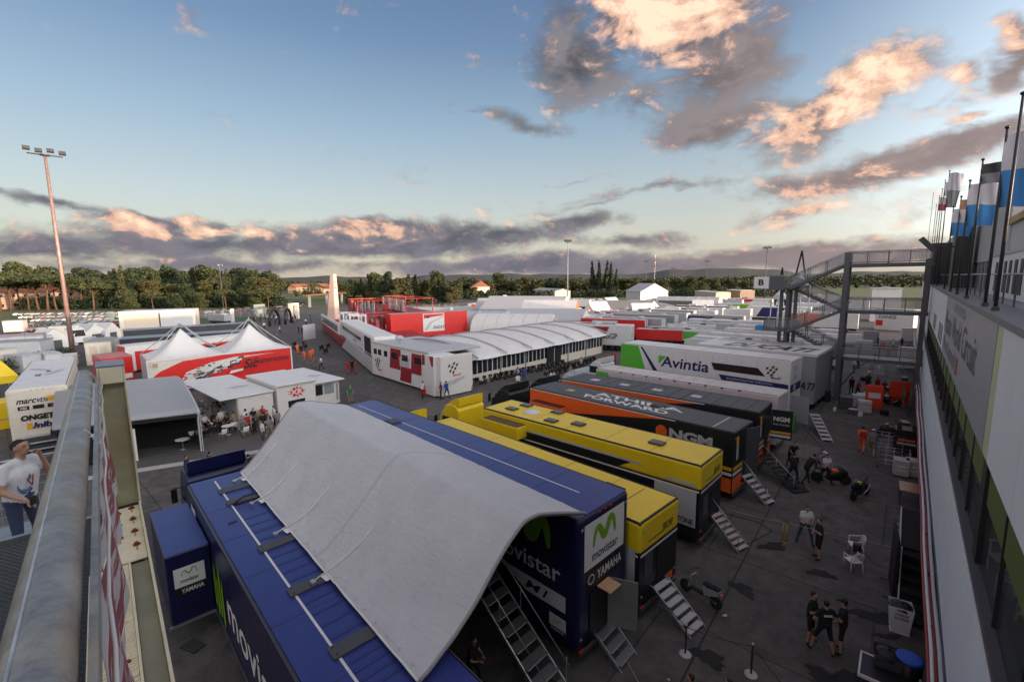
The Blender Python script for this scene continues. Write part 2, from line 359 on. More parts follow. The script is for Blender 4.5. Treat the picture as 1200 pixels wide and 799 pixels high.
# ------------------------------------------------------------------ ground
def ground():
    m = bpy.data.materials.new('worn_asphalt'); m.use_nodes = True; t = m.node_tree; n = t.nodes; l = t.links; b = n['Principled BSDF']
    tc = n.new('ShaderNodeTexCoord'); src = tc.outputs['Object']
    def noise(sc, det=6, ro=.6, dist=0):
        k = n.new('ShaderNodeTexNoise'); l.new(src, k.inputs['Vector']); k.inputs['Scale'].default_value = sc; k.inputs['Detail'].default_value = det; k.inputs['Roughness'].default_value = ro; k.inputs['Distortion'].default_value = dist; return k.outputs['Fac']
    def mr(x, a, b_, c, d):
        k = n.new('ShaderNodeMapRange'); l.new(x, k.inputs[0]); k.inputs[1].default_value = a; k.inputs[2].default_value = b_; k.inputs[3].default_value = c; k.inputs[4].default_value = d; return k.outputs[0]
    def mx(f, a, b_, mode='MIX'):
        k = n.new('ShaderNodeMix'); k.data_type = 'RGBA'; k.blend_type = mode
        if isinstance(f, float): k.inputs[0].default_value = f
        else: l.new(f, k.inputs[0])
        for i, x in ((6, a), (7, b_)):
            if isinstance(x, tuple): k.inputs[i].default_value = (*x, 1)
            else: l.new(x, k.inputs[i])
        return k.outputs[2]
    base = mx(mr(noise(.13, 7, .6), .35, .65, 0, 1), (.090, .080, .074), (.146, .130, .119))
    base = mx(mr(noise(1.1, 9, .78, .3), .42, .64, 0, .85), base, (.042, .038, .036))
    base = mx(mr(noise(4.5, 8, .8, .2), .45, .68, 0, .6), base, (.040, .037, .035))
    base = mx(mr(noise(.7, 8, .75, .5), .55, .62, 0, .35), base, (.15, .14, .13))
    base = mx(mr(noise(.45, 9, .75, .6), .60, .70, 0, .8), base, (.022, .021, .022))       # oil and water stains
    base = mx(mr(noise(.33, 6, .6, 1.2), .62, .72, 0, .5), base, (.115, .11, .105))
    base = mx(mr(noise(60, 3, .7), .3, .7, 0, .35), base, (.10, .10, .098))
    vo = n.new('ShaderNodeTexVoronoi'); vo.feature = 'DISTANCE_TO_EDGE'; vo.inputs['Scale'].default_value = .16
    dn = n.new('ShaderNodeTexNoise'); l.new(src, dn.inputs['Vector']); dn.inputs['Scale'].default_value = .9; dn.inputs['Detail'].default_value = 5
    ad = n.new('ShaderNodeVectorMath'); ad.operation = 'MULTIPLY_ADD'; l.new(dn.outputs['Color'], ad.inputs[0]); ad.inputs[1].default_value = (1.6, 1.6, 0); l.new(src, ad.inputs[2]); l.new(ad.outputs[0], vo.inputs['Vector'])
    crack = mr(vo.outputs[0], .0015, .005, 1, 0)
    cm = mr(noise(.07, 3, .5), .50, .56, 0, .8); km = n.new('ShaderNodeMath'); km.operation = 'MULTIPLY'; l.new(crack, km.inputs[0]); l.new(cm, km.inputs[1])
    base = mx(km.outputs[0], base, (.024, .023, .023))
    br = n.new('ShaderNodeTexBrick'); l.new(src, br.inputs['Vector']); br.inputs['Scale'].default_value = .11; br.inputs['Mortar Size'].default_value = .004; br.inputs['Color1'].default_value = (.86, .86, .86, 1); br.inputs['Color2'].default_value = (1.1, 1.1, 1.1, 1); br.inputs['Mortar'].default_value = (.5, .5, .5, 1); br.inputs['Brick Width'].default_value = 1.3; br.inputs['Row Height'].default_value = .55
    base = mx(1.0, base, br.outputs[0], 'MULTIPLY')
    l.new(base, b.inputs['Base Color']); l.new(mr(noise(2, 6), .3, .7, .62, .95), b.inputs['Roughness'])
    bp = n.new('ShaderNodeBump'); bp.inputs['Strength'].default_value = .35; bp.inputs['Distance'].default_value = .015; l.new(noise(45, 4, .7), bp.inputs['Height']); l.new(bp.outputs[0], b.inputs['Normal'])
    MB().poly([(-215, -120, 0), (60, -120, 0), (60, 215, 0), (-215, 215, 0)], m).build('paddock_asphalt', kind='structure')
    g = mat('dry_grass', (.095, .115, .035), .95, var=.35, scale=.05, stain=(.02, .6, (.12, .10, .05)))
    MB().poly([(-9000, -9000, -.03), (9000, -9000, -.03), (9000, 9000, -.03), (-9000, 9000, -.03)], g).build('ground', kind='structure')
    # expansion joint across the pit lane apron, cut as a shallow seam
    J = MB()
    a = at(900, 600); b_ = at(800, 795); d = (a-b_).normalized(); s = d.cross(Vector((0, 0, 1)))*.03
    a = a+d*26; b_ = b_-d*8
    J.add([(a+s)+Vector((0, 0, .004)), (a-s)+Vector((0, 0, .004)), (b_-s)+Vector((0, 0, .004)), (b_+s)+Vector((0, 0, .004))], [(0, 1, 2, 3)], mat('tar_seam', (.014, .014, .014), .7))
    J.build('road_joint', kind='structure')
# wet patches left on the apron
def stains():
    wet = mat('wet_asphalt', (.030, .029, .029), .75, var=.4, scale=2, spec=.25)
    for i, (u, v, a, b_, q) in enumerate(((1028, 722, .9, .28, .5), (968, 792, .5, .3, .2), (1000, 795, .45, .3, .9), (962, 672, .5, .25, .3), (830, 770, .5, .3, 0), (905, 640, .6, .3, .8), (1040, 745, .4, .12, .6), (548, 474, 1.1, .35, .2), (870, 690, .3, .5, 1.2))):
        p = at(u, v, .006); rs = np.random.RandomState(i); pts = []
        for k in range(26):
            th = 2*math.pi*k/26; r_ = 1+.22*math.sin(3*th+i)+.16*math.sin(7*th+2*i)+.1*rs.rand(); x, y = a*r_*math.cos(th), b_*r_*math.sin(th)
            pts.append((p.x+x*math.cos(q)-y*math.sin(q), p.y+x*math.sin(q)+y*math.cos(q), .006+.0005*i))
        MB().poly(pts, wet).build('water_stain', kind='structure')
ground()
stains()
def hills():
    # far ridges, real relief seen over the trees
    for nm, dist, hb, seed, c, a0, a1 in (('hills', 5200, 150, 3, (.038, .042, .055), -60, 140), ('hill', 3300, 62, 8, (.040, .045, .038), -60, 140)):
        P = [[], [], []]
        rs = np.random.RandomState(seed); ph = rs.rand(8)*6.28; fr = np.array([2, 5, 9, 14, 23, 37, 61, 97]); am = np.array([.3, .42, .25, .25, .20, .16, .10, .07])
        for i in range(420):
            th = R(a0+(a1-a0)*i/419); x = -math.sin(th); y = math.cos(th)
            h = hb*max(.12, .42+float((am*np.sin(fr*th+ph)).sum())*.55)
            u = (a0+(a1-a0)*i/419)
            k = 1.0
            if nm == 'hills': k = .55+.55*math.exp(-((u-6)/9)**2)+.30*math.exp(-((u-22)/10)**2)+.1*math.exp(-((u-62)/8)**2)
            P[0].append((x*dist*.7, y*dist*.7, -2)); P[1].append((x*dist, y*dist, 12+h*k)); P[2].append((x*dist*1.3, y*dist*1.3, -2))
        MB().grid(P, mat(nm+'_land', c, .95, var=.35, scale=.004)).build(nm, kind='structure')
hills()
# ------------------------------------------------------------------ articulated race trailers
def wheel_mb(M, x, y, r=.5, w=.3):
    M.lathe((x, y-w/2, r), [(r*.55, 0), (r*.92, 0), (r, .04), (r, w-.04), (r*.92, w), (r*.55, w)], tyre, 18, 'y')
    M.lathe((x, y-w/2-.004, r), [(.02, .06), (r*.5, .05), (r*.56, 0), (r*.56, w+.008), (r*.5, w-.04), (.02, w-.05)], alu, 14, 'y')
def trailer(name, label, rear, ang, L, w, h, body, top=None, zb=.55, cham=.07, wheels=True, cat='trailer', skirt=None, group=None, lbox=None):
    """rear = ground point under the middle of the rear face; local +x points to the cab, local +y to the camera side"""
    t = thing(name, (rear[0], rear[1], 0), 180-ang, label, cat, group)
    M = MB(); M.rbox(0, L, -w/2, w/2, zb, h, body, cham)
    M.build('body', t)
    zt_ = h+(.014 if top else .004); jm = mat('joint_dark', (.05, .05, .055), .6)
    for k in range(1, int(L/2.45)): MB().box(k*2.45-.008, k*2.45+.008, -w/2+.1, w/2-.1, zt_, zt_+.003, jm).build('roof_joint', t)
    for s_ in (-1, 1):
        MB().tube([(.1, s_*(w/2-.05), h+.012), (L-.1, s_*(w/2-.05), h+.012)], .018, jm if body is not black else dgrey, 5).build('gutter', t)
        for k in range(1, int(L/1.22)): MB().box(k*1.22-.004, k*1.22+.004, s_*(w/2+.0005)-.001, s_*(w/2+.0005)+.001, zb+.1, h-.12, jm).build('side_joint', t)
        for z_ in (zb+.35, h-.35): MB().rbox(-.035, .0, s_*(w/2-.18)-.05, s_*(w/2-.18)+.05, z_-.04, z_+.04, alu, .01, 1).build('hinge', t)
    for k in range(3): MB().rbox(-.02, .01, -.3+.3*k-.05, -.3+.3*k+.05, h-.12, h-.08, mat('red_lens', (.5, .02, .01), .3), .005, 1).build('marker_lamp', t)
    if top:
        MB().rbox(.08, L-.08, -w/2+.08, w/2-.08, h-.03, h+.012, top, .01, 1).build('roof', t)
    U = MB(); U.box(.3, L-.3, -w/2+.15, w/2-.15, .38, zb+.01, matt)
    U.build('chassis', t)
    if wheels:
        for i in range(3):
            for s in (-1, 1):
                Q = MB(); wheel_mb(Q, 2.6+i*1.25, s*(w/2-.19), .45, .34); Q.build('wheel', t)
    for s in (-1, 1):
        if skirt: MB().box(.25, L-.25, s*(w/2-.03)-.02, s*(w/2-.03)+.02, .28, zb+.02, skirt).build('skirt', t)
        MB().rbox(-.03, .03, s*(w/2-.22)-.12, s*(w/2-.22)+.12, zb-.12, zb-.02, mat('red_lens', (.5, .02, .01), .3), .01, 1).build('tail_light', t)
    MB().box(-.06, .0, -w/2+.1, w/2-.1, .36, .5, dgrey).build('bumper', t)
    t['L'] = L; side = Plane(t, (L, w/2+.002, 0), (-1, 0, 0), (0, 0, 1)); rearp = Plane(t, (-.002, w/2, 0), (0, -1, 0), (0, 0, 1)); roof = Plane(t, (L, w/2, h+(.014 if top else .002)), (-1, 0, 0), (0, -1, 0))
    return t, side, rearp, roof
def hatch(t, x, y, z, sx, sy, m=dgrey, nm='roof_hatch', th=.08):
    MB().rbox(x-sx/2, x+sx/2, y-sy/2, y+sy/2, z-.005, z+th, m, min(.05, th*.45), 2).build(nm, t)
def cab(name, label, loc, rz, col, h=3.4, w=2.45, deflector=True, group=None, cat='truck'):
    """tractor unit: local +x is its front; origin under its rear axle"""
    t = thing(name, (loc[0], loc[1], 0), rz, label, cat, group)
    M = MB()
    prof = [(1.7, .75), (1.7, h-.35), (2.0, h-.05), (2.6, h), (3.05, h-.12), (3.55, h-.75), (3.95, 2.0), (4.05, 1.3), (4.0, .5), (1.7, .5)]
    M.prism([(x, -w/2, z) for x, z in prof], (0, w, 0), col); b = M.build('cab', t)
    bv = b.modifiers.new('soften', 'BEVEL'); bv.width = .09; bv.segments = 3; bv.limit_method = 'ANGLE'; bv.angle_limit = R(25)
    MB().prism([(3.62, -w/2+.12, h-.82), (3.62, w/2-.12, h-.82), (4.0, w/2-.12, 1.95), (4.0, -w/2+.12, 1.95)], (.03, 0, .01), glass).build('windscreen', t)
    for s in (-1, 1):
        MB().prism([(2.2, s*(w/2+.002), 1.75), (3.6, s*(w/2+.002), 1.75), (3.4, s*(w/2+.002), 2.5), (2.3, s*(w/2+.002), 2.5)], (0, s*.02, 0), glass).build('window', t)
        q = MB(); q.tube([(3.7, s*w/2, 2.5), (3.95, s*(w/2+.22), 2.45)], .025, black, 6); q.rbox(3.85, 4.0, s*(w/2+.24)-.12, s*(w/2+.24)+.12, 1.75, 2.45, black, .03, 1); q.build('mirror', t)
        q = MB(); q.rbox(4.0, 4.08, s*(w/2-.35)-.2, s*(w/2-.35)+.2, .75, 1.0, lampm if False else alu, .02, 1); q.build('headlight', t)
        for x in (0, 3.0):
            q = MB(); wheel_mb(q, x, s*(w/2-.2), .5, .32); q.build('wheel', t)
    MB().box(-1, 3.9, -.45, .45, .5, .85, matt).build('chassis', t)
    MB().rbox(3.98, 4.12, -w/2+.06, w/2-.06, .35, .72, col, .04, 2).build('bumper', t)
    M = MB()
    for k in range(4): M.box(4.0, 4.06, -.8, .8, .85+k*.22, .97+k*.22, black)
    M.build('grille', t)
    if deflector:
        MB().prism([(1.75, -w/2+.1, h-.06), (3.0, -w/2+.1, h-.1), (2.3, -w/2+.1, h+.35), (1.75, -w/2+.1, h+.5)], (0, w-.2, 0), col).build('roof_deflector', t)
    return t
def stairs(name, label, top, bot, w, n, tread=alu, rail=True, group=None, cat='steps', closed=False, rm=None):
    """step ladder from top point to ground point, both mid-width"""
    top = Vector(top); bot = Vector(bot); d = bot-top; hd = Vector((d.x, d.y, 0)); run = hd.length; hd.normalize()
    t = thing(name, (bot.x, bot.y, 0), math.degrees(math.atan2(-hd.y, -hd.x)), label, cat, group); H = top.z-bot.z; z0 = bot.z
    for s in (-1, 1):
        MB().prism([(0, s*w/2, z0), (.16, s*w/2, z0), (run+.08, s*w/2, z0+H), (run-.1, s*w/2, z0+H)], (0, s*.04, 0), rm or alu).build('stringer', t)
    for i in range(n):
        f = (i+.6)/n; dpt = run/n*.92
        MB().rbox(run*f-dpt/2, run*f+dpt/2, -w/2+.01, w/2-.01, z0+H*f-.025, z0+H*f+.012, tread, .01, 1).build('tread', t)
    if rail:
        for s in ((-1, 1) if rail == 2 else (rail if rail in (-1,) else 1,)):
            q = MB(); hh = .9
            q.tube([(0.1, s*w/2, z0+hh*.9), (run, s*w/2, z0+H+hh)], .018, alu, 6)
            for f in (.05, .5, .98): q.tube([(run*f, s*w/2, z0+H*f), (run*f, s*w/2, z0+H*f+hh)], .015, alu, 6)
            q.build('handrail', t)
    return t
def door(t, x, y, z0, z1, wd, ang, m=lgrey, nm='door'):
    """leaf hinged at x,y, swinging from angle"""
    d = Vector((math.cos(R(ang)), math.sin(R(ang)), 0)); nn_ = Vector((-d.y, d.x, 0))*.05
    o = MB().obox((x, y, z0), d*wd, nn_, (0, 0, z1-z0), m).build(nm, t)
    MB().obox(Vector((x, y, z0+(z1-z0)*.45))+d*(wd-.12)+nn_, d*.05, nn_*.8, (0, 0, .14), black).build('handle', o)
# ---- Yamaha-blue double trailer pair
Y2 = trailer('race_trailer', 'tall dark blue trailer with big green M sign on its rear, right of the awning', (-6.75, 12.2), 4, 17.4, 2.85, 4.87, dblue, blue, cham=.14)
t, sd_, rr, rf = Y2
L = 17.4
# side print: a from front (0) to rear (17.4)
sd_.wave(14.75, 3.42, 1.5, 1.05, lime, th=.46); sd_.text('movistar', 13.55, 2.55, 3.2, .56, white, .012)
sd_.poly([(12.0, 2.42), (13.9, 2.38), (14.4, 2.2), (16.95, 2.2), (16.95, 1.66), (15.3, 1.62), (14.1, 2.1), (12.0, 2.3)], white, 'stripe')
sd_.text('M1', 15.25, 1.76, .85, .3, black, .005, .5)
sd_.rect(16.3, .85, 16.98, 1.42, white, 'sign_board'); sd_.wave(16.48, 1.14, .32, .16, lime); sd_.rect(16.3, .85, 16.98, 1.0, black, 'sign_board'); sd_.text('YAMAHA', 16.36, .88, .56, .09, white, .02)
rr.rect(.32, 2.35, 2.55, 4.6, white, 'sign_board'); rr.rect(.32, 2.35, 2.55, 3.08, black, 'sign_board')
rr.wave(.8, 3.72, 1.2, .68, lime, th=.26); rr.text('movistar', .72, 3.28, 1.45, .3, dgrey, .01); rr.text('YAMAHA', .98, 2.56, 1.42, .32, white, .02)
vs, fs = ringm(20, .13, .17); rr.k += 1; MB().add([rr.P(.66+x, 2.72+y, .03) for x, y in vs], fs, white).build('logo', t)
rr.rect(.62, .62, 1.62, 2.25, black, 'door_opening')
door(t, -.06, -.15, .65, 2.35, .95, 205, mat('door_grey', (.17, .17, .165), .5))
MB().obox((-.55, -.15, 2.32), (.5, 0, .02), (0, .62, 0), (0, 0, .03), wood).build('door_flap', t)
rf.rect(.6, 1.5, 16.3, 1.55, white, 'roof_seam'); hatch(t, 12.6, .1, 4.88, .75, .62)
stairs('boarding_steps', 'short aluminium steps below the open rear door of the blue trailer', (-6.7, 12.1, .75), (-5.7, 12.05, 0), .9, 3, rail=False, group='steps behind the trailers')
stairs('boarding_steps', 'long aluminium staircase under the near end of the grey awning', (-10.6, 9.75, 3.0), (-6.55, 9.55, 0), .95, 10, rail=2, group='steps behind the trailers')
MB().box(-11.9, -10.6, 9.2, 10.75, 2.9, 3.0, alu).build('stair_landing', label='aluminium landing platform at the head of the staircase under the awning', cat='platform')
# ---- Yamaha-blue near trailer, its roof fills the foreground
Y1 = trailer('race_trailer', 'dark blue trailer in the foreground with black hatches along its roof', (-5.6, 4.35), 5.5, 15.6, 2.75, 4.0, dblue, blue, cham=.12)
t, sd_, rr, rf = Y1; inv = lambda t, p: (Matrix.Translation(t.location) @ t.rotation_euler.to_matrix().to_4x4()).inverted() @ Vector(p)
rf.rect(.5, .86, 15.2, .92, white, 'roof_seam'); ribblue = mat('rib_blue', (.026, .038, .175), .4)
for u, v in ((268.5, 573), (278, 586), (315.6, 639), (352, 688.5), (402, 758)):
    p = inv(t, at(u, v, 4.05)); p.y = min(p.y, .05)
    hatch(t, p.x, p.y-.12, 4.01, .42, 1.35, dgrey, 'roof_hatch', .07)
    for s in (-1, 1):
        for q in (-1, 1): MB().lathe((p.x+q*.12, p.y-.12+s*.58, 4.08), [(.02, 0), (.02, .012)], black, 8).build('bolt', t)
for a, b_ in (((290, 606), (309, 630)), ((324, 650), (343, 678)), ((364, 702), (392, 744)), ((414, 772), (440, 799))):
    pa = inv(t, at(*a, 4.05)); pb = inv(t, at(*b_, 4.05))
    for k in range(4):
        p = pa.lerp(pb, k/3); MB().box(p.x-.055, p.x+.055, -.72, .42, 4.013, 4.022, ribblue).build('roof_rib', t)
MB().box(12.15, 12.75, -.78, .5, 4.006, 4.02, matt).build('roof_recess', t)
MB().tube([(12.4, -.7, 4.05), (12.45, -.3, 4.16), (12.35, .1, 4.2), (12.2, .5, 4.08)], .035, dblue, 8).build('cable_duct', t)
MB().rbox(10.9, 11.0, .62, .9, 4.0, 4.05, dblue, .02, 1).build('roof_handle', t)
sd_.text('movistar', 6.2, 1.6, 6.4, 1.05, white, .012)
for q in range(5):
    a = 4.0+q*.40; sd_.poly([(a, 1.0+.2*(q % 2)), (a+.22, 1.3), (a+.12, 3.3-.5*(q % 3)), (a-.05, 2.4)], lime, 'stripe')
sd_.rect(1.0, 3.0, 1.9, 3.6, lgrey, 'sign_board'); sd_.rect(1.0, 2.7, 1.9, 3.0, black, 'sign_board'); sd_.text('AMAHA', 1.05, 2.76, .8, .16, white, .02)
sd_.rect(.2, .95, 15.3, 1.0, alu, 'trim')
# slide-out pod on the near side
px0, px1 = inv(t, at(240, 640, 3.3)).x, inv(t, at(183, 600, 3.3)).x
S = MB(); S.rbox(px0, px1, 1.40, 2.62, .95, 3.35, dblue, .05); pod = S.build('slide_out', t)
MB().rbox(px0+.04, px1-.04, 1.42, 2.58, 3.33, 3.365, blue, .01, 1).build('roof', pod)
pr = Plane(t, (px0-.002, 2.62, 0), (0, -1, 0), (0, 0, 1))
pr.rect(.18, 2.2, 1.02, 2.86, white, 'sign_board', parent=pod); pr.rect(.18, 1.92, 1.02, 2.2, black, 'sign_board', parent=pod)
pr.wave(.38, 2.55, .42, .22, lime, parent=pod); pr.text('movistar', .34, 2.34, .5, .13, dgrey, .01, parent=pod); pr.text('YAMAHA', .34, 1.98, .62, .15, white, .02, parent=pod)
MB().box(px0-.03, px0+.05, 1.4, 2.7, .88, .96, alu).build('sill', pod)
cab('tractor_unit', 'dark blue truck cab at the front of the foreground blue trailer', (-21.3, 5.95), 175, dblue, 3.75)
# ---- awning slung between the two blue trailers
def awning():
    t = thing('awning', (-13.5, 8, 0), 0, 'large grey fabric awning stretched between the two blue trailers', 'awning')
    fab = bpy.data.materials.new('awning_fabric'); fab.use_nodes = True; nn_ = fab.node_tree.nodes; ll = fab.node_tree.links; b = nn_['Principled BSDF']
    tcn = nn_.new('ShaderNodeTexCoord'); n1_ = nn_.new('ShaderNodeTexNoise'); ll.new(tcn.outputs['Object'], n1_.inputs['Vector']); n1_.inputs['Scale'].default_value = .5; n1_.inputs['Detail'].default_value = 10; n1_.inputs['Roughness'].default_value = .72
    cr = nn_.new('ShaderNodeValToRGB'); ll.new(n1_.outputs['Fac'], cr.inputs[0]); cr.color_ramp.elements[0].position = .3; cr.color_ramp.elements[0].color = (.45, .46, .48, 1); cr.color_ramp.elements[1].position = .7; cr.color_ramp.elements[1].color = (.55, .555, .56, 1)
    ll.new(cr.outputs[0], b.inputs['Base Color']); b.inputs['Roughness'].default_value = .5; b.inputs['Sheen Weight'].default_value = .15
    mp = nn_.new('ShaderNodeMapping'); ll.new(tcn.outputs['Object'], mp.inputs[0]); mp.inputs['Scale'].default_value = (2.5, 9, 9); mp.inputs['Rotation'].default_value = (0, 0, .5)
    n2_ = nn_.new('ShaderNodeTexNoise'); ll.new(mp.outputs[0], n2_.inputs['Vector']); n2_.inputs['Scale'].default_value = 1.0; n2_.inputs['Detail'].default_value = 6; n2_.inputs['Distortion'].default_value = .8
    bp = nn_.new('ShaderNodeBump'); bp.inputs['Strength'].default_value = .85; bp.inputs['Distance'].default_value = .06; ll.new(n2_.outputs['Fac'], bp.inputs['Height']); ll.new(bp.outputs[0], b.inputs['Normal'])
    x0, x1 = -6.75, -20.6; P = []; NI, NJ = 230, 170
    from mathutils import noise as mn
    for i in range(NI+1):
        f = i/NI; X = x0+(x1-x0)*f
        yl = 4.80+1.42*f; yr = 11.0+1.35*f; ym = 8.25+1.0*f; zr = 6.02+.5*f+.05*math.sin(f*math.pi*5)
        ca = [(4.80, 4.12), (5.15, 4.17), (5.75, 4.46), (6.60, 5.06), (7.60, 5.80), (8.12, 6.09), (8.70, 6.03), (9.9, 5.57), (11.0, 5.12), (11.05, 4.97)]
        cb = [(6.22, 4.12), (6.45, 4.18), (6.85, 4.56), (7.50, 5.28), (8.25, 6.14), (8.68, 6.56), (9.30, 6.52), (11.1, 5.94), (12.3, 5.20), (12.4, 4.97)]
        ctrl = [(p0[0]+(p1[0]-p0[0])*f, p0[1]+(p1[1]-p0[1])*f) for p0, p1 in zip(ca, cb)]
        seg = [math.hypot(ctrl[k+1][0]-ctrl[k][0], ctrl[k+1][1]-ctrl[k][1]) for k in range(len(ctrl)-1)]; cum = np.concatenate([[0], np.cumsum(seg)])
        tt_ = np.linspace(0, cum[-1], NJ+1); yy_ = np.interp(tt_, cum, [c[0] for c in ctrl]); zz_ = np.interp(tt_, cum, [c[1] for c in ctrl])
        ker = np.ones(7)/7; pad = lambda q: np.convolve(np.concatenate([[q[0]]*3, q, [q[-1]]*3]), ker, 'valid'); yy_, zz_ = pad(yy_), pad(zz_)
        row = []; edge_ = min(1, f/.05, (1-f)/.04)
        for j in range(NJ+1):
            yz = (yy_[j], zz_[j])
            s = j/NJ; low = max(0, 1-s/.40)**1.4*(.25+.75*edge_)*min(1, .15+s/.07)
            # long pull folds running down from the tie points, slack between the hoops, small crumple
            fold = .062*low*math.sin(X*3.3+s*13+1.5*mn.noise(Vector((X*.7, s*5, 0))))+.035*low*mn.noise(Vector((X*3.2+s*14, s*3, 3)))+.05*low*abs(mn.noise(Vector((X*.9+s*9, s*1.5, 8))))
            tie = sum(math.exp(-((X-q-s*2.2)/.22)**2) for q in (-19.6, -16.7, -13.7, -10.6))*.07*low
            slack = -.012*math.sin(math.pi*((f*5) % 1))*math.sin(math.pi*s)*edge_
            wv_ = mn.noise(Vector((X*1.1, s*4, 2)))
            cr_ = 1.25*edge_*(.010*mn.noise(Vector((X*5+s*26, s*9, 1)))*(1.3+wv_*2)+.008*mn.noise(Vector((X*2-s*30, s*14, 5)))+.007*(1-abs(mn.noise(Vector((X*1.6+s*11, s*4, 6))))*2))
            row.append((X+13.5+.04*mn.noise(Vector((s*6, X*.01, 9))), yz[0]-8, yz[1]+fold+tie+slack+cr_))
        P.append(row)
    M = MB(); M.grid(P, fab); o = M.build('canopy', t); sm = o.modifiers.new('thickness', 'SOLIDIFY'); sm.thickness = .012; sm.offset = -1
    M = MB(); M.tube([Vector(P[0][j])+Vector((.02, 0, 0)) for j in range(0, NJ+1, 3)], .045, mat('grey_webbing', (.30, .29, .28), .8), 6); M.build('edge_hem', t)
    M = MB(); M.tube([Vector(P[-1][j]) for j in range(0, NJ+1, 5)], .04, MC['grey_webbing'], 6); M.build('edge_hem', t)
    M = MB(); M.tube([Vector(P[i][0])+Vector((0, -.02, .0)) for i in range(0, NI+1, 3)], .03, mat('white_rope', (.75, .74, .70), .8), 6); M.build('edge_rope', t)
    for X in (-19.9, -17.4, -14.6, -11.4):
        f = (X-x0)/(x1-x0); i = int(f*NI); a = Vector(P[i][0]); i2 = max(0, i-3); c = Vector(P[i2][40])
        MB().tube([a+Vector((.1, -.42, .02)), a+Vector((.05, .05, .1)), Vector(P[i2][15])+Vector((0, 0, .06)), Vector(P[i2][27])+Vector((0, 0, .04)), c+Vector((0, 0, .03))], .017, MC['white_rope'], 6).build('tie_rope', t)
        MB().rbox(a.x-.02, a.x+.3, a.y-.18, a.y+.06, a.z-.04, a.z-.015, plastic, .01, 1).build('webbing_patch', t)
        MB().rbox(a.x+.02, a.x+.2, a.y-.5, a.y-.38, a.z-.05, a.z+.05, alu, .02, 2).build('cleat', t)
    # welded seams, one per bay, and eyelets along the hem
    for i in (92,):
        A_ = [Vector(P[i][j])+Vector((0, 0, .003)) for j in range(0, NJ+1, 2)]; B_ = [Vector(P[i+2][j])+Vector((0, 0, .004)) for j in range(0, NJ+1, 2)]
        MB().grid([A_, B_], mat('seam_fabric', (.44, .445, .46), .55, var=.06)).build('seam', t)
    for i in range(6, NI, 9): MB().lathe(Vector(P[i][3])+Vector((0, 0, .012)), [(.012, 0), (.028, .002), (.028, .006), (.012, .008)], alu, 10).build('eyelet', t)
    # hoops
    for i in range(0, NI+1, 46):
        MB().tube([Vector(P[i][j])-Vector((0, 0, .05)) for j in range(2, NJ-1, 6)], .03, alu, 6).build('hoop', t)
    # matt black sheet added to stand for the dark interior
    MB().poly([(-2.5, -2.6, 0), (-2.5, 3.4, 0), (-2.5, 3.4, 4.6), (-2.5, .7, 5.6), (-2.5, -1.2, 4.0), (-2.5, -2.4, 3.8)], matt).build('inner_dark_sheet', t)
awning()
# ---- yellow/black pair
def yellow_trailer(rear, ang, L, w, h, label, no):
    t, s, r, rf = trailer('race_trailer', label, rear, ang, L, w, h, black, yellow, cham=.05)
    zc = h-1.15
    MB().rbox(-.03, L+.02, -w/2-.03, w/2+.03, zc, h, yellow, .13).build('upper_body', t)
    for q in (s,): q.rect(.2, zc-.10, L-.05, zc-.02, white, 'stripe', lift=.02)
    r.rect(.05, zc-.12, w-.05, zc-.03, white, 'stripe', lift=.02)
    r.rect(.5, zc+.3, 1.6, zc+.33, black, 'trim', lift=.04); r.text('TECH3', w*.52, zc+.33, .75, .26, black, .02, .3, lift=.05)
    r.rect(w*.45, .8, w*.9, 2.35, matt, 'door_opening', lift=.01)
    r.rect(.35, 1.5, .9, 2.4, lime if False else dgrey, 'panel', lift=.012); r.rect(1.9, .62, 2.4, .95, hiviz, 'panel', lift=.03)
    # white advert door swung out along the near side
    s.rect(L-2.1, 1.05, L-.15, 2.7, lgrey, 'panel', lift=.03); s.text('BRIDGESTONE', L-2.0, 1.15, 1.75, .26, black, .02, lift=.045)
    return t, s, r, rf
t, s, r, rf = yellow_trailer((-6.15, 15.15), 5.5, 14.6, 2.75, 3.7, 'yellow and black trailer squeezed beside the tall blue one, roof mostly hidden', 2)
rf.rect(.4, .3, .42, 2.4, black, 'roof_seam', lift=.005); rf.rect(13.3, .25, 13.33, 2.5, black, 'roof_seam', lift=.005)
hatch(t, 2.2, -.2, 3.7, .9, .6, mat('brown_vent', (.12, .07, .04), .6)); MB().lathe((6.3, .5, 3.69), [(.36, 0), (.34, .12), (.1, .16)], black, 20).build('roof_fan', t)
MB().rbox(7.2, 10.2, -1.5, -1.36, 2.6, 3.66, yellow, .04).build('side_box', t)
stairs('boarding_steps', 'slatted aluminium ramp steps leading down from the smaller yellow trailer by the parked scooter', (-6.05, 15.0, 1.05), (-4.5, 14.7, .03), .85, 6, tread=lgrey, rail=False, group='steps behind the trailers')
t, s, r, rf = yellow_trailer((-6.1, 20.75), 2.2, 13.7, 2.65, 3.95, 'long yellow trailer with a row of black skylights along its roof', 1)
for u, v in ((665, 479), (646, 493), (621, 488) if False else (617, 475), (678, 497), (770, 519)):
    p = inv(t, at(u, v, 3.98)); p.y = max(-.9, min(.9, p.y)); hatch(t, p.x, p.y, 3.97, .75, .55, mat('tinted_skylight', (.05, .05, .055), .2), 'skylight', .09)
for u, v in ((600, 479), ):
    p = inv(t, at(u, v, 3.98)); hatch(t, p.x, max(-.9, min(.9, p.y)), 3.97, .75, .55, MC['tinted_skylight'], 'skylight', .09)
MB().lathe((10.7, .1, 3.96), [(.5, 0), (.48, .07), (.2, .12)], white, 24).build('roof_dish', t)
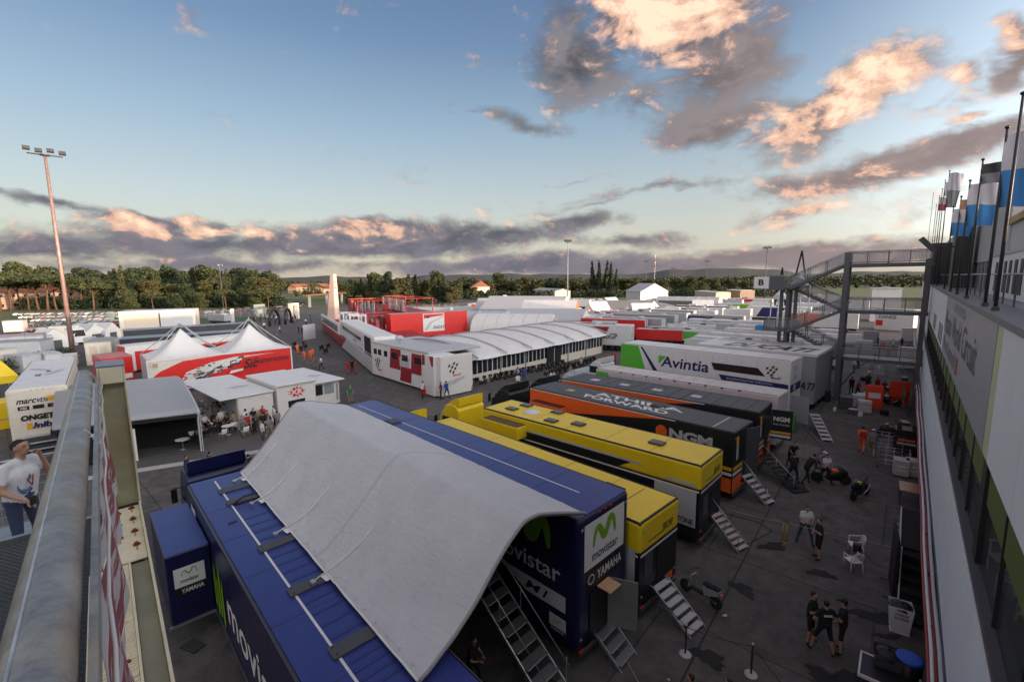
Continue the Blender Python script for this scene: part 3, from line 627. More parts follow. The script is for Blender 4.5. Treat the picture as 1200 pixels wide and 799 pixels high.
s.poly([(3.2, 3.0), (3.6, 2.8), (9.6, 2.8), (10.4, 3.25), (3.4, 3.25)], black, 'panel', lift=.04); s.rect(3.3, 3.25, 10.9, 3.36, lgrey, 'stripe', lift=.05)
MB().rbox(10.0, 13.0, 1.3, 2.15, 2.9, 3.62, yellow, .05).build('slide_out', t)
MB().rbox(10.05, 12.95, 1.32, 2.1, 3.6, 3.64, mat('brown_vent', (.12, .07, .04)), .01, 1).build('slide_out_roof', t)
s.rect(12.1, 2.95, 13.5, 3.08, lgrey, 'stripe', lift=.05)
cab('tractor_unit', 'yellow truck cab with black lower half at the front of the long yellow trailer', (-20.9, 21.5), 177, yellow, 3.45)
stairs('boarding_steps', 'open step ladder with pale treads behind the long yellow trailer', (-6.05, 21.3, 1.1), (-4.6, 20.8, .03), .7, 7, tread=mat('pale_pink_tread', (.50, .43, .42), .6), rail=True, group='steps behind the trailers')
# ---- orange/black pair
def ngm(rear, ang, L, w, h, label, rooftext):
    t, s, r, rf = trailer('race_trailer', label, rear, ang, L, w, h, black, dgrey, cham=.06)
    s.poly([(0, 2.55), (3.2, 2.62), (11.0, h-.1), (0, h-.1)], orange, 'panel')
    s.poly([(0, h-.1), (L*.78, h-.1), (L*.78, h-.04), (0, h-.04)], white, 'stripe')
    for a in (3.1, 4.4, 5.7, 7.0): s.rect(a, 2.28, a+.75, 2.42, amber, 'stripe')
    s.text('NGM', L-3.6, 2.75, 2.5, .62, lgrey, .05); s.k += 1
    MB().lathe(s.P(L-4.1, 3.05, .0), [(.36, -.002), (.36, .03)], orange, 24, 'y').build('logo', t)
    for q, wd in ((s, L), (r, w)):
        q.rect(wd*.0+.03 if q is r else L-2.3, .56, wd-.03, 1.35, orange, 'panel'); q.rect(.03 if q is r else L-2.3, 1.5, wd-.03, 1.66, white, 'stripe'); q.rect(.03 if q is r else L-2.3, 1.78, wd-.03, 1.98, amber, 'stripe')
    r.text('1', .35, 2.3, .3, 1.0, lgrey, .02); r.rect(.3, 3.2, .62, 3.6, amber, 'logo')
    r.rect(1.35, .7, 2.3, 3.0, matt, 'door_opening')
    MB().rbox(11.2, 14.2, w/2, w/2+.75, 2.3, 3.1, orange, .04).build('slide_out', t)
    MB().rbox(11.25, 14.15, w/2, w/2+.7, 3.08, 3.12, mat('maroon_lid', (.06, .012, .012), .5), .01, 1).build('slide_out_roof', t)
    return t, s, r, rf
t, s, r, rf = ngm((-6.2, 26.4), 5.0, 14.8, 2.85, 3.9, 'black and orange trailer with big white roof lettering, nearer of the two', 1)
rf.text('FORWARD', 4.6, .55, 6.2, .75, white, .03, -.5); rf.text('ATHINA', 4.9, 1.5, 6.4, .75, white, .03, -.5)
rf.rect(13.55, .2, 13.65, 2.6, lgrey, 'roof_seam')
hatch(t, 11.9, .2, 3.9, .6, .5, mat('yellowed_vent', (.42, .36, .14), .5)); hatch(t, 5.4, -.5, 3.9, .8, .6, black)
MB().obox((-.02, -.35, .6), (-.35, -1.0, 0), (0.05, -.02, 0), (0, 0, 3.1), dgrey).build('door', t)
stairs('boarding_steps', 'open step ladder behind the nearer black and orange trailer', (-6.1, 26.7, 1.15), (-4.6, 26.15, .03), .7, 6, tread=lgrey, rail=True, group='steps behind the trailers')
t, s, r, rf = ngm((-6.15, 31.15), 1.5, 14.6, 3.1, 3.95, 'black and orange trailer with plain ribbed grey roof, farther of the two', 2)
for a in (4.2, 7.0, 9.6, 12.2): hatch(t, a, .3, 3.95, .7, .55, lgrey)
for k in range(14): MB().box(.8+k, .84+k, -1.4, 1.4, 3.955, 3.985, dgrey).build('roof_rib', t)
MB().obox((-.02, -1.5, 1.6), (-1.15, -.2, 0), (0, .04, 0), (0, 0, 1.9), black).build('door', t)
q = Plane(t, (-.0, -1.46, 0), (-1, -.17, 0), (0, 0, 1)); q.text('NGM', .12, 2.75, .9, .32, white, .05); q.text('MOBILE FORWARD', .12, 2.5, .9, .11, white, .01); q.rect(.0, 1.95, 1.1, 2.1, amber, 'stripe'); q.rect(.0, 1.72, 1.1, 1.88, white, 'stripe')
stairs('boarding_ramp', 'steep black ramp from the farther black and orange trailer with men beside it', (-6.0, 30.6, 1.15), (-3.6, 28.7, .03), .9, 9, tread=black, rail=True, group='steps behind the trailers', rm=black)
# ---- white, pink-tinged low trailer and the tall white/green one behind
t, s, r, rf = trailer('race_trailer', 'dirty white trailer with pinkish sides between the black and the tall green-white trailers', (-6.0, 35.6), 3.5, 14.6, 2.6, 4.0, mat('pinkish_white', (.62, .54, .55), .5, var=.1), mat('stained_white_roof', (.60, .57, .55), .6, var=.08, stain=(.9, .7, (.42, .30, .15))), cham=.08)
s.poly([(0, 2.4), (1.9, 2.4), (1.2, 3.8), (0, 3.8)], green, 'panel')
for k in range(9): hatch(t, 2.5+k*1.2, 1.28, 3.9, .22, .06, black, 'clearance_lamp', .1)
t, s, r, rf = trailer('race_trailer', 'tall white trailer with green nose and big blue lettering', (-6.35, 42.2), 5.3, 15.4, 3.1, 5.45, white, white, cham=.06)
s.poly([(.04, .9), (3.6, .9), (2.0, 5.38), (.04, 5.38)], green, 'panel'); s.poly([(2.25, 5.3), (2.45, 5.3), (4.3, 2.9), (4.0, 2.6)], navy, 'stripe')
s.poly([(4.2, 4.65), (5.0, 4.65), (4.3, 3.9), (4.2, 3.9)], green, 'logo')
s.text('Avintia', 4.45, 3.62, 4.55, 1.02, navy, .02, .12)
s.poly([(9.2, 4.6), (13.0, 4.6), (13.6, 3.98), (9.5, 3.98)], mat('dark_brown_glass', (.02, .012, .012), .2), 'window')
s.poly([(9.9, 3.65), (15.3, 3.55), (15.3, 2.85), (10.3, 2.95)], navy, 'stripe'); s.text('BLUSENS RACING PADDOCK', 10.6, 3.34, 3.6, .13, white, .0); s.text('BY AVINTIA RACING TEAM', 10.9, 3.1, 3.4, .13, white, .0)
s.gp(13.6, 3.85, 1.3, black)
s.rect(.2, 2.72, 15.2, 2.78, lgrey, 'trim'); s.rect(14.6, .9, 15.2, 2.3, navy, 'panel')
r.rect(.15, 2.85, 2.9, 3.5, navy, 'stripe')
for b_ in (2.95, 3.75, 4.5): r.rect(.9, b_, 1.5, b_+.45, lgrey, 'panel')
MB().obox((-.05, 1.1, .6), (-1.3, .2, 0), (0, .05, 0), (0, 0, 2.1), grey).build('door', t)
MB().rbox(-.5, -.1, 1.35, 1.75, .0, 1.3, green, .08).build('green_panel', t)
stairs('boarding_steps', 'narrow step ladder behind the tall Avintia trailer', (-5.0, 42.6, 1.1), (-3.6, 39.2, .03), .6, 7, tread=lgrey, rail=False, group='steps behind the trailers')
for i, (x, y, rz, c, nm) in enumerate(((-22.2, 28.3, 175, black, 'black truck cab in front of the nearer black and orange trailer'), (-21.6, 32.2, 178, black, 'black truck cab in front of the farther black and orange trailer'),
                                       (-21.4, 36.8, 176, mat('pale_blue_white', (.55, .60, .63), .4), 'pale blue-white truck cab in front of the dirty white trailer'), (-22.6, 43.9, 175, white, 'white truck cab in front of the tall Avintia trailer'), (-21.6, 16.9, 175, yellow, 'low yellow truck cab beside the long blue roof'))):
    cab('tractor_unit', nm, (x, y), rz, c, 3.0 if i != 4 else 3.2)
# ---- Ducati-lettered roof and stuff behind
t = thing('race_trailer', (-10.6, 50.9, 0), 176, 'wide white hospitality truck with DUCATI across its roof beside the stair tower', 'trailer')
MB().rbox(-5.15, 5.55, -3.95, 3.15, .6, 4.9, grey, .1).build('body', t); MB().rbox(-5.25, 5.6, -4.0, 3.2, 4.89, 5.2, white, .05).build('roof', t)
p = Plane(t, (5.6, 3.2, 5.203), (-1, 0, 0), (0, -1, 0)); p.text('DUCATI', 2.4, .5, 7.4, 3.0, black, .03, .2); p.rect(.5, 4.3, 8.5, 6.8, lgrey, 'roof_panel')
p = Plane(t, (5.6, 3.205, 0), (-1, 0, 0), (0, 0, 1)); p.text('DUCATI', 8.0, 1.9, 2.6, .7, black, .02, .3)
for k in range(6): MB().rbox(-4.2+k*1.6, -3.6+k*1.6, -3.6, -3.0, 5.18, 5.35, lgrey if k % 2 else dgrey, .03, 1).build('roof_vent', t)
for i, (y0, L, h, lb) in enumerate(((58.5, 15, 4.2, 'white trailer with grey centre strip just behind the wide DUCATI roof'), (62.8, 15, 4.1, 'white trailer second behind the wide DUCATI roof'), (67.2, 14, 4.2, 'white trailer third behind the wide DUCATI roof, under the stair flights'),
                                    (71.6, 14, 4.2, 'white trailer fourth behind the wide DUCATI roof'), (76.5, 15, 4.0, 'white trailer fifth behind the wide DUCATI roof, blue box on top'), (81.0, 14, 4.2, 'farthest white trailer of the row behind the stair tower'))):
    t, s, r, rf = trailer('race_trailer', lb, (-6.2-(i % 3)*.5, y0), 3, L, 2.6, h, white, (lgrey, white2, white)[i % 3], cham=.06, wheels=(i < 2), group='white trailers behind the stair tower')
    s.rect(2, 2.2, 9, 3.2, (navy, red, orange, lgrey, green, dgrey)[i], 'stripe')
    for k in range(3): hatch(t, 3+k*3.7, (-.5, .4, 0)[k], h, .9, .5, (dgrey, white, lgrey)[k])
    if i == 4: MB().rbox(8, 10.6, -.8, .8, 4.0, 4.7, mat('sky_blue_cover', (.03, .25, .55), .5), .1).build('roof_box', t)
# ------------------------------------------------------------------ stair tower B
def tower():
    t = thing('stair_tower', (-4.5, 54.5, 0), 0, 'grey steel stair tower with bridges to the pit building and a B sign', 'stair tower')
    T = lambda x, y, z: (x+4.5, y-54.5, z)
    def beam(x0, x1, y0, y1, z0, z1, nm, m=dsteel): return MB().box(x0+4.5, x1+4.5, y0-54.5, y1-54.5, z0, z1, m).build(nm, t)
    def hcol(x, y, z1, w=.32):
        M = MB(); M.box(x-w/2+4.5, x+w/2+4.5, y-w/2-54.5, y-w/2+.04-54.5, 0, z1, dsteel); M.box(x-w/2+4.5, x+w/2+4.5, y+w/2-.04-54.5, y+w/2-54.5, 0, z1, dsteel); M.box(x-.02+4.5, x+.02+4.5, y-w/2+.04-54.5, y+w/2-.04-54.5, 0, z1, dsteel); return M.build('column', t)
    for x, y in ((-4.6, 53.2), (-4.6, 55.2)): hcol(x, y, 14.15, .42)
    for x, y in ((1.1, 53.3), (1.1, 55.6)): hcol(x, y, 13.4)
    for x, y in ((-9.4, 54.2), (-10.1, 54.9), (-9.4, 55.6), (-8.8, 54.9)): hcol(x, y, 10.9, .3)
    def railpanel(a, b, nm='railing'):
        """posts, top rail and mesh between a and b (deck points)"""
        a = Vector(a); b = Vector(b); d = b-a; n = max(2, int(d.length/1.3)); M = MB()
        for i in range(n+1):
            p = a+d*(i/n); M.box(p.x+4.47, p.x+4.53, p.y-54.53, p.y-54.47, p.z, p.z+1.1, dsteel)
        M.tube([Vector(T(*a))+Vector((0, 0, 1.12)), Vector(T(*b))+Vector((0, 0, 1.12))], .035, steel, 6)
        for h in (.12, .98): M.tube([Vector(T(*a))+Vector((0, 0, h)), Vector(T(*b))+Vector((0, 0, h))], .02, dsteel, 5)
        k = int(d.length/.09)
        for i in range(k):
            p = a+d*((i+.5)/k); M.box(p.x+4.485, p.x+4.51, p.y-54.51, p.y-54.485, p.z+.12, p.z+.98, steel)
        for h in (.3, .5, .7, .85): M.tube([Vector(T(*a))+Vector((0, 0, h)), Vector(T(*b))+Vector((0, 0, h))], .008, steel, 4, cap=False)
        return M.build(nm, t)
    for z in (13.1, 8.8, 4.35):
        beam(-4.8, 1.4, 53.2, 53.38, z-.32, z, 'beam'); beam(-4.8, 1.4, 55.4, 55.58, z-.32, z, 'beam')
        beam(-4.8, 1.4, 53.39, 55.39, z-.09, z-.03, 'deck', steel)
        railpanel((-4.6, 53.28, z), (1.3, 53.28, z)); railpanel((-4.6, 55.5, z), (1.3, 55.5, z))
    for z in (10.95, 6.6, 2.2):
        beam(-11.4, -9.0, 53.4, 56.4, z-.2, z, 'landing')
        railpanel((-11.3, 53.5, z), (-9.1, 53.5, z)); railpanel((-11.3, 53.5, z), (-11.3, 56.3, z))
    # flights between the deck edge and the landings
    lev = [(13.1, 10.95, 53.9), (10.95, 8.8, 55.1), (8.8, 6.6, 53.9), (6.6, 4.35, 55.1), (4.35, 2.2, 53.9), (2.2, 0, 55.1)]
    for i, (za, zb_, y) in enumerate(lev):
        xa, xb = (-4.8, -9.1) if i % 2 == 0 else (-9.1, -4.8)
        fl = MB()
        for s in (-.62, .62):
            fl.prism([T(xa, y+s, za), T(xb, y+s, zb_), T(xb, y+s, zb_-.3), T(xa, y+s, za-.3)], (0, .05, 0), dsteel)
        st = fl.build('stair_flight', t)
        for k in range(13):
            f = (k+.5)/13; x = xa+(xb-xa)*f; z = za+(zb_-za)*f
            MB().box(x+4.5-.14, x+4.5+.14, y-.6-54.5, y+.6-54.5, z-.04, z, steel).build('tread', st)
        for s in (-.62, .62): railpanel((xa, y+s, za), (xb, y+s, zb_))
    # B sign on the upper landing
    sg = MB().rbox(-12.45+4.5, -11.0+4.5, 53.2-54.5, 53.3-54.5, 10.75, 12.0, lgrey, .01, 1).build('sign', t)
    MB().rbox(-12.4+4.5, -11.05+4.5, 53.185-54.5, 53.2-54.5, 10.8, 11.95, mat('sign_white', (.75, .74, .72), .5, var=.02), .004, 1).build('sign_face', t)
    p = Plane(t, (-12.4+4.5, 53.18-54.5, 10.8), (1, 0, 0), (0, 0, 1)); p.text('B', .42, .3, .5, .62, black, .04)
    beam(-11.0, -9.6, 53.2, 53.3, 10.6, 12.05, 'panel')
    # curved brace and the pointed frames
    MB().tube([T(-1.9, 53.3, 4.4), T(-3.2, 53.3, 3.4), T(-4.2, 53.3, 1.6)], .06, dsteel, 6).build('brace', t)
tower()
def aframe(x, y, h, w, label):
    t = thing('peaked_frame', (x, y, 0), 0, label, 'tent frame', 'pointed tent masts behind the B sign')
    for s in (-1, 1): MB().tube([(s*w, 0, h-6.0), (0, 0, h)], .13, black, 6).build('strut', t)
    M = MB(); c = (0, 0, h-3.3); k = 8
    ring = [(1.3*math.cos(2*math.pi*i/k), 1.3*math.sin(2*math.pi*i/k), h-5.0) for i in range(k)]; mid = [(.8*math.cos(2*math.pi*i/k), 1.5*math.sin(2*math.pi*i/k), h-4.3) for i in range(k)]
    for i in range(k): M.poly([ring[i], ring[(i+1) % k], mid[(i+1) % k], mid[i]], white2); M.poly([mid[i], mid[(i+1) % k], c], white2)
    M.build('canopy', t)
    for i in range(0, k, 2): MB().tube([ring[i], (ring[i][0], ring[i][1], 0)], .08, alu, 6).build('leg', t)
aframe(-12.3, 79, 15.7, 1.0, 'taller dark pointed mast frame over a white peak behind the B sign'); aframe(-15.6, 84, 13.4, .75, 'shorter dark pointed mast frame over a white peak behind the B sign')
# ------------------------------------------------------------------ pit building on the right
def building():
    t = thing('pit_building', (1.5, 20, 0), 0, 'long white pit building with green blinds and flags along its upper terrace', 'building')
    O = Vector((1.5, 20, 0))
    def bx(x0, x1, y0, y1, z0, z1, m, nm): return MB().box(x0-1.5, x1-1.5, y0-20, y1-20, z0, z1, m).build(nm, t)
    bw = mat('building_white', (.82, .82, .83), .5, var=.04, scale=.6, stain=(.8, .25, (.55, .55, .54)))
    garage = mat('garage_dark', (.03, .035, .035), .6)
    # core
    bx(2.6, 14, -40, 110, 0, 5.88, dgrey, 'core'); bx(5.2, 14, -40, 110, 5.9, 8.2, mat('room_wall', (.16, .16, .15), .7), 'room_wall'); bx(1.87, 14, -40, 110, 8.2, 11.0, dgrey, 'core'); bx(1.87, 5.19, -40, 110, 5.885, 5.90, mat('room_floor', (.12, .115, .11), .5), 'room_floor')
    # garages at ground level: piers and open doors
    y = -8; k = 0
    while y < 104:
        bx(1.46, 2.6, y, y+.7, 0, 2.5, grey, 'pier'); bx(2.2, 2.3, y+.72, y+5.2, 0, 2.5, garage if k % 3 else lgrey, 'garage_door'); y += 5.25; k += 1
    # white spandrel band in panels
    ys = [-16]+[-6+2.44*i for i in range(44)]
    for a, b_ in zip(ys, ys[1:]): bx(1.40, 1.6, a+.006, b_-.006, 2.52, 5.78, bw, 'cladding_panel')
    bx(1.36, 1.6, -10, 100, 2.42, 2.515, dgrey, 'drip_edge')
    bx(1.43, 1.60, -40, 100, 5.785, 5.95, mat('grey_ledge', (.10, .10, .105), .6), 'ledge')
    # windows with green blinds
    fr = mat('window_frame', (.03, .032, .034), .4)
    blind = mat('green_blind', (.10, .135, .028), .6, var=.08)
    y = -8.0; k = 0
    while y < 58:
        wdt = 2.35
        if abs(y-12.2) < 1.2:
            bx(1.50, 1.95, y, y+.55, 5.95, 8.1, mat('column_dark', (.02, .02, .021), .5), 'column'); y += .56; continue
        f = bx(1.535, 1.60, y, y+.07, 5.95, 8.1, fr, 'mullion')
        g = MB(); g.box(1.585-1.5, 1.597-1.5, y+.07-20, y+wdt-20, 5.95, 8.1, glassw); g.build('window', t)
        bx(1.56, 1.58, y+.075, y+wdt-.01, 7.28, 8.08, blind, 'blind')
        y += wdt; k += 1
    while y < 99:
        bx(1.62, 1.80, y, y+1.55, 5.95, 8.1, lgrey if k % 2 else white, 'cladding_panel'); y += 1.6; k += 1
    # upper fascia
    for a, b_ in [(-10, -3), (-3, 4.2)]+[(4.2+3.05*i, 4.2+3.05*(i+1)) for i in range(3)]: bx(1.5, 1.7, a+.006, b_-.006, 8.12, 10.98, bw, 'cladding_panel')
    bx(1.5, 1.7, 13.36, 14.1, 8.12, 10.98, mat('pale_yellow_trim', (.60, .60, .36), .5), 'trim')
    sgn = bx(1.49, 1.7, 14.11, 31.9, 8.12, 10.98, mat('grey_sign_face', (.36, .37, .39), .35, var=.05, stain=(.5, .25, (.50, .50, .50))), 'sign_panel')
    for a, b_ in ((31.95, 40), (40, 48), (48, 56), (56, 64), (64, 80), (80, 98)):
        bx(1.5, 1.7, a+.006, b_-.006, 8.12, 10.98, bw, 'cladding_panel')
    for q in (33.2, 34.6, 36.0, 41.2, 42.6, 44.0): bx(1.485, 1.5, q, q+.8, 8.3, 9.3, mat('grille_grey', (.2, .2, .2), .5), 'louvre')
    p = Plane(t, (-.012, 31.9-20, 8.12), (0, -1, 0), (0, 0, 1))
    ink = mat('sign_ink', (.09, .09, .10), .5, var=.05)
    p.text('Misano World Circuit', .6, 1.15, 14.2, 1.05, ink, .0); p.text('Marco Simoncelli', 1.0, .35, 7.6, .62, ink, .0); p.text('58', 8.9, .3, .8, .62, red, .03)
    p.text('SANTA MONICA', 5.2, 2.35, 5.5, .35, mat('faint_ink', (.22, .23, .24), .5), .0)
    bx(1.42, 2.2, -10, 99, 10.985, 11.12, mat('terrace_edge', (.16, .165, .17), .5), 'terrace_edge')
    bx(2.2, 14, -40, 110, 11.0, 11.1, grey, 'terrace')
    # terrace rail
    M = MB()
    for q in range(0, 42): M.box(2.12-1.5, 2.16-1.5, -8+q*2.0-20, -7.96+q*2.0-20, 11.12, 12.0, dsteel)
    M.build('balustrade', t); MB().tube([(.64, -28, 12.0), (.64, 56, 12.0)], .03, steel, 6).build('handrail', t)
    # set-back upper storey
    bx(3.42, 3.6, 31, 110, 11.1, 12.75, garage, 'window_band')
    y = 31.5
    while y < 100: bx(3.3, 3.42, y, y+.22, 11.1, 12.75, lgrey, 'mullion'); bx(3.36, 3.40, y+.23, y+1.9, 11.1, 12.4, glass, 'window'); y += 2.0
    y = 31
    while y < 108: bx(3.25, 3.6, y+.01, y+5.99, 12.76, 16.3, mat('warm_grey_panel', (.52, .51, .49), .6, var=.05), 'cladding_panel'); y += 6
    bx(3.6, 14, 31, 110, 12.8, 16.2, grey, 'core')
    bx(3.30, 3.6, 18, 30.9, 11.1, 14.2, MC['warm_grey_panel'], 'cladding_panel'); bx(3.15, 4.2, 17, 30.95, 14.21, 14.5, mat('timber_fascia', (.42, .30, .12), .6), 'fascia')
    bx(4.3, 14, -40, 15, 11.1, 16.5, grey, 'core')  # added out-of-view block that keeps the low sun off the gallery
    # near low white block with tall slots
    bx(2.75, 3.28, 6, 31, 11.11, 12.75, bw, 'low_block'); bx(2.70, 3.28, 5.9, 31.1, 12.76, 12.86, lgrey, 'coping')
    for q in (22.2, 23.4, 24.6, 25.8, 27.0, 28.2): bx(2.73, 2.75, q, q+.55, 11.3, 12.5, garage, 'window')
    # big dark frame at the far end and hanging lamps
    bx(2.1, 2.9, 43.5, 46.5, 11.1, 15.4, mat('dark_frame', (.045, .045, .045), .5), 'frame_pier'); bx(1.3, 3.0, 60, 60.6, 8.2, 15.0, MC['dark_frame'], 'frame_pier')
    q = MB(); q.tube([(.9, 24.5, 13.9), (-.6, 24.5, 14.0)], .05, dgrey, 6); q.build('lamp_arm', t)
    q = MB(); q.prism([(-.5, 24.1, 13.6), (-.5, 24.9, 13.6), (-1.3, 24.9, 14.5), (-1.3, 24.1, 14.5)], (.25, 0, .2), dgrey); q.build('lamp_housing', t)
    # pipe bundle under the spandrel
    for (x, z, r_, m, nm) in ((1.22, 2.30, .10, pipe_red, 'red_pipe'), (1.16, 2.08, .075, pipe_red, 'red_pipe'), (1.24, 1.86, .07, pipe_red, 'red_pipe'), (1.10, 2.26, .05, pipe_red, 'red_pipe'), (1.30, 2.46, .05, lgrey, 'conduit'), (1.36, 1.78, .05, grey, 'conduit'), (1.14, 2.44, .04, white, 'conduit')):
        MB().tube([(x-1.5+.02*math.sin(i*1.7+z), -26+i*3, z+.03*math.sin(i*2.3+x*9)) for i in range(0, 38)], r_, m, 7).build(nm, t)
    for i in range(36):
        q = MB(); q.box(-.32, 0, -25+i*3, -24.95+i*3, 1.7, 1.74, black); q.box(-.32, -.29, -25+i*3, -24.95+i*3, 1.74, 2.5, black); q.build('pipe_bracket', t)
    return t
glassw = bpy.data.materials.new('window_glass'); glassw.use_nodes = True
_b = glassw.node_tree.nodes['Principled BSDF']; _b.inputs['Base Color'].default_value = (.10, .11, .11, 1); _b.inputs['Roughness'].default_value = .03; _b.inputs['Alpha'].default_value = .45
PB = building()
# flag poles
FP = bpy.data.materials
def flag_pole(y, x, h, label, flag=None, fl_h=2.4, w=1.5, drop=.1):
    t = thing('flag_pole', (x, y, 11.1), 0, label, 'flag pole', 'flag poles along the terrace')
    MB().tube([(0, 0, -.3), (0, 0, h*.6), (0, 0, h)], [.042, .036, .026], mat('pole_black', (.04, .04, .042), .4), 10).build('pole', t)
    MB().lathe((0, 0, h), [(.02, 0), (.055, .03), (.055, .07), (.02, .09)], black, 10).build('finial', t)
    MB().rbox(-.07, .07, -.07, .07, .0, .12, dgrey, .02, 1).build('clamp', t)
    if flag:
        cs, lbl = flag; n = len(cs)
        for k, c in enumerate(cs):
            P = []
            for i in range(13):
                s = i/12; row = []
                for j in range(8):
                    v = (k+j/7)/n; z = h-drop-fl_h*v-.22*s*s*(1-.3*v)-.03*math.sin(s*9+v*4)*s; yy = w*s*(1-.25*v*s)
                    q_ = .12*math.sin(s*7+v*2)*s+.06*math.sin(s*15-v*5); row.append((.80*yy+.6*q_, -.6*yy+.8*q_, z))
                P.append(row)
            MB().grid(P, c).build('flag', t)
fb = mat('flag_blue', (.09, .33, .72), .7, var=.06); fw = mat('flag_white', (.78, .75, .77), .7, var=.05); fk = mat('flag_dark', (.07, .08, .07), .7)
fr_ = mat('flag_red', (.5, .02, .04), .7)
fg_ = mat('flag_grey', (.33, .33, .35), .7)
for i, (tu, tv, fl, lb) in enumerate(((1199, 112, None, 'tallest bare flag pole at the right edge'), (1180.5, 151.6, (fw, fb), 'flag pole with the largest white over blue flag, next to the right edge'),
        (1152, 188.6, (fk, fg_), 'flag pole with a small flag banded dark grey'), (1137, 213, (fw, fb), 'flag pole with a medium white over blue flag below the dark-banded one'),
        (1126.6, 231.5, (wood, fw), 'short flag pole with a brown and white flag'), (1117.5, 243, (fw, fb), 'shortest flag pole with a small white over blue flag'), (1113, 201, (fw, fg_), 'flag pole with a long pale lettered banner'),
        (1108, 212, (fw,), 'flag pole with a white pennant left of the lettered banner'), (1104.5, 222, None, 'bare flag pole, first left of the pennant'), (1101, 230, (fw, fr_), 'flag pole with white and red pennant near the far end'), (1097.5, 240, None, 'bare flag pole above the top bridge end'), (1094, 226, None, 'farthest thin bare flag pole past the top bridge'))):
    q = atx(tu, tv, 1.62); yy = q.y; hh = q.z-11.1
    k_ = {1: 1.9, 2: .7, 3: 1.75, 4: 1.0, 5: 1.6, 6: 2.6, 7: 1.2, 9: 1.4}.get(i, 1); flag_pole(yy, 1.62, hh, lb, (fl, '') if fl else None, k_, 1.25 if i < 6 else .9, .12)
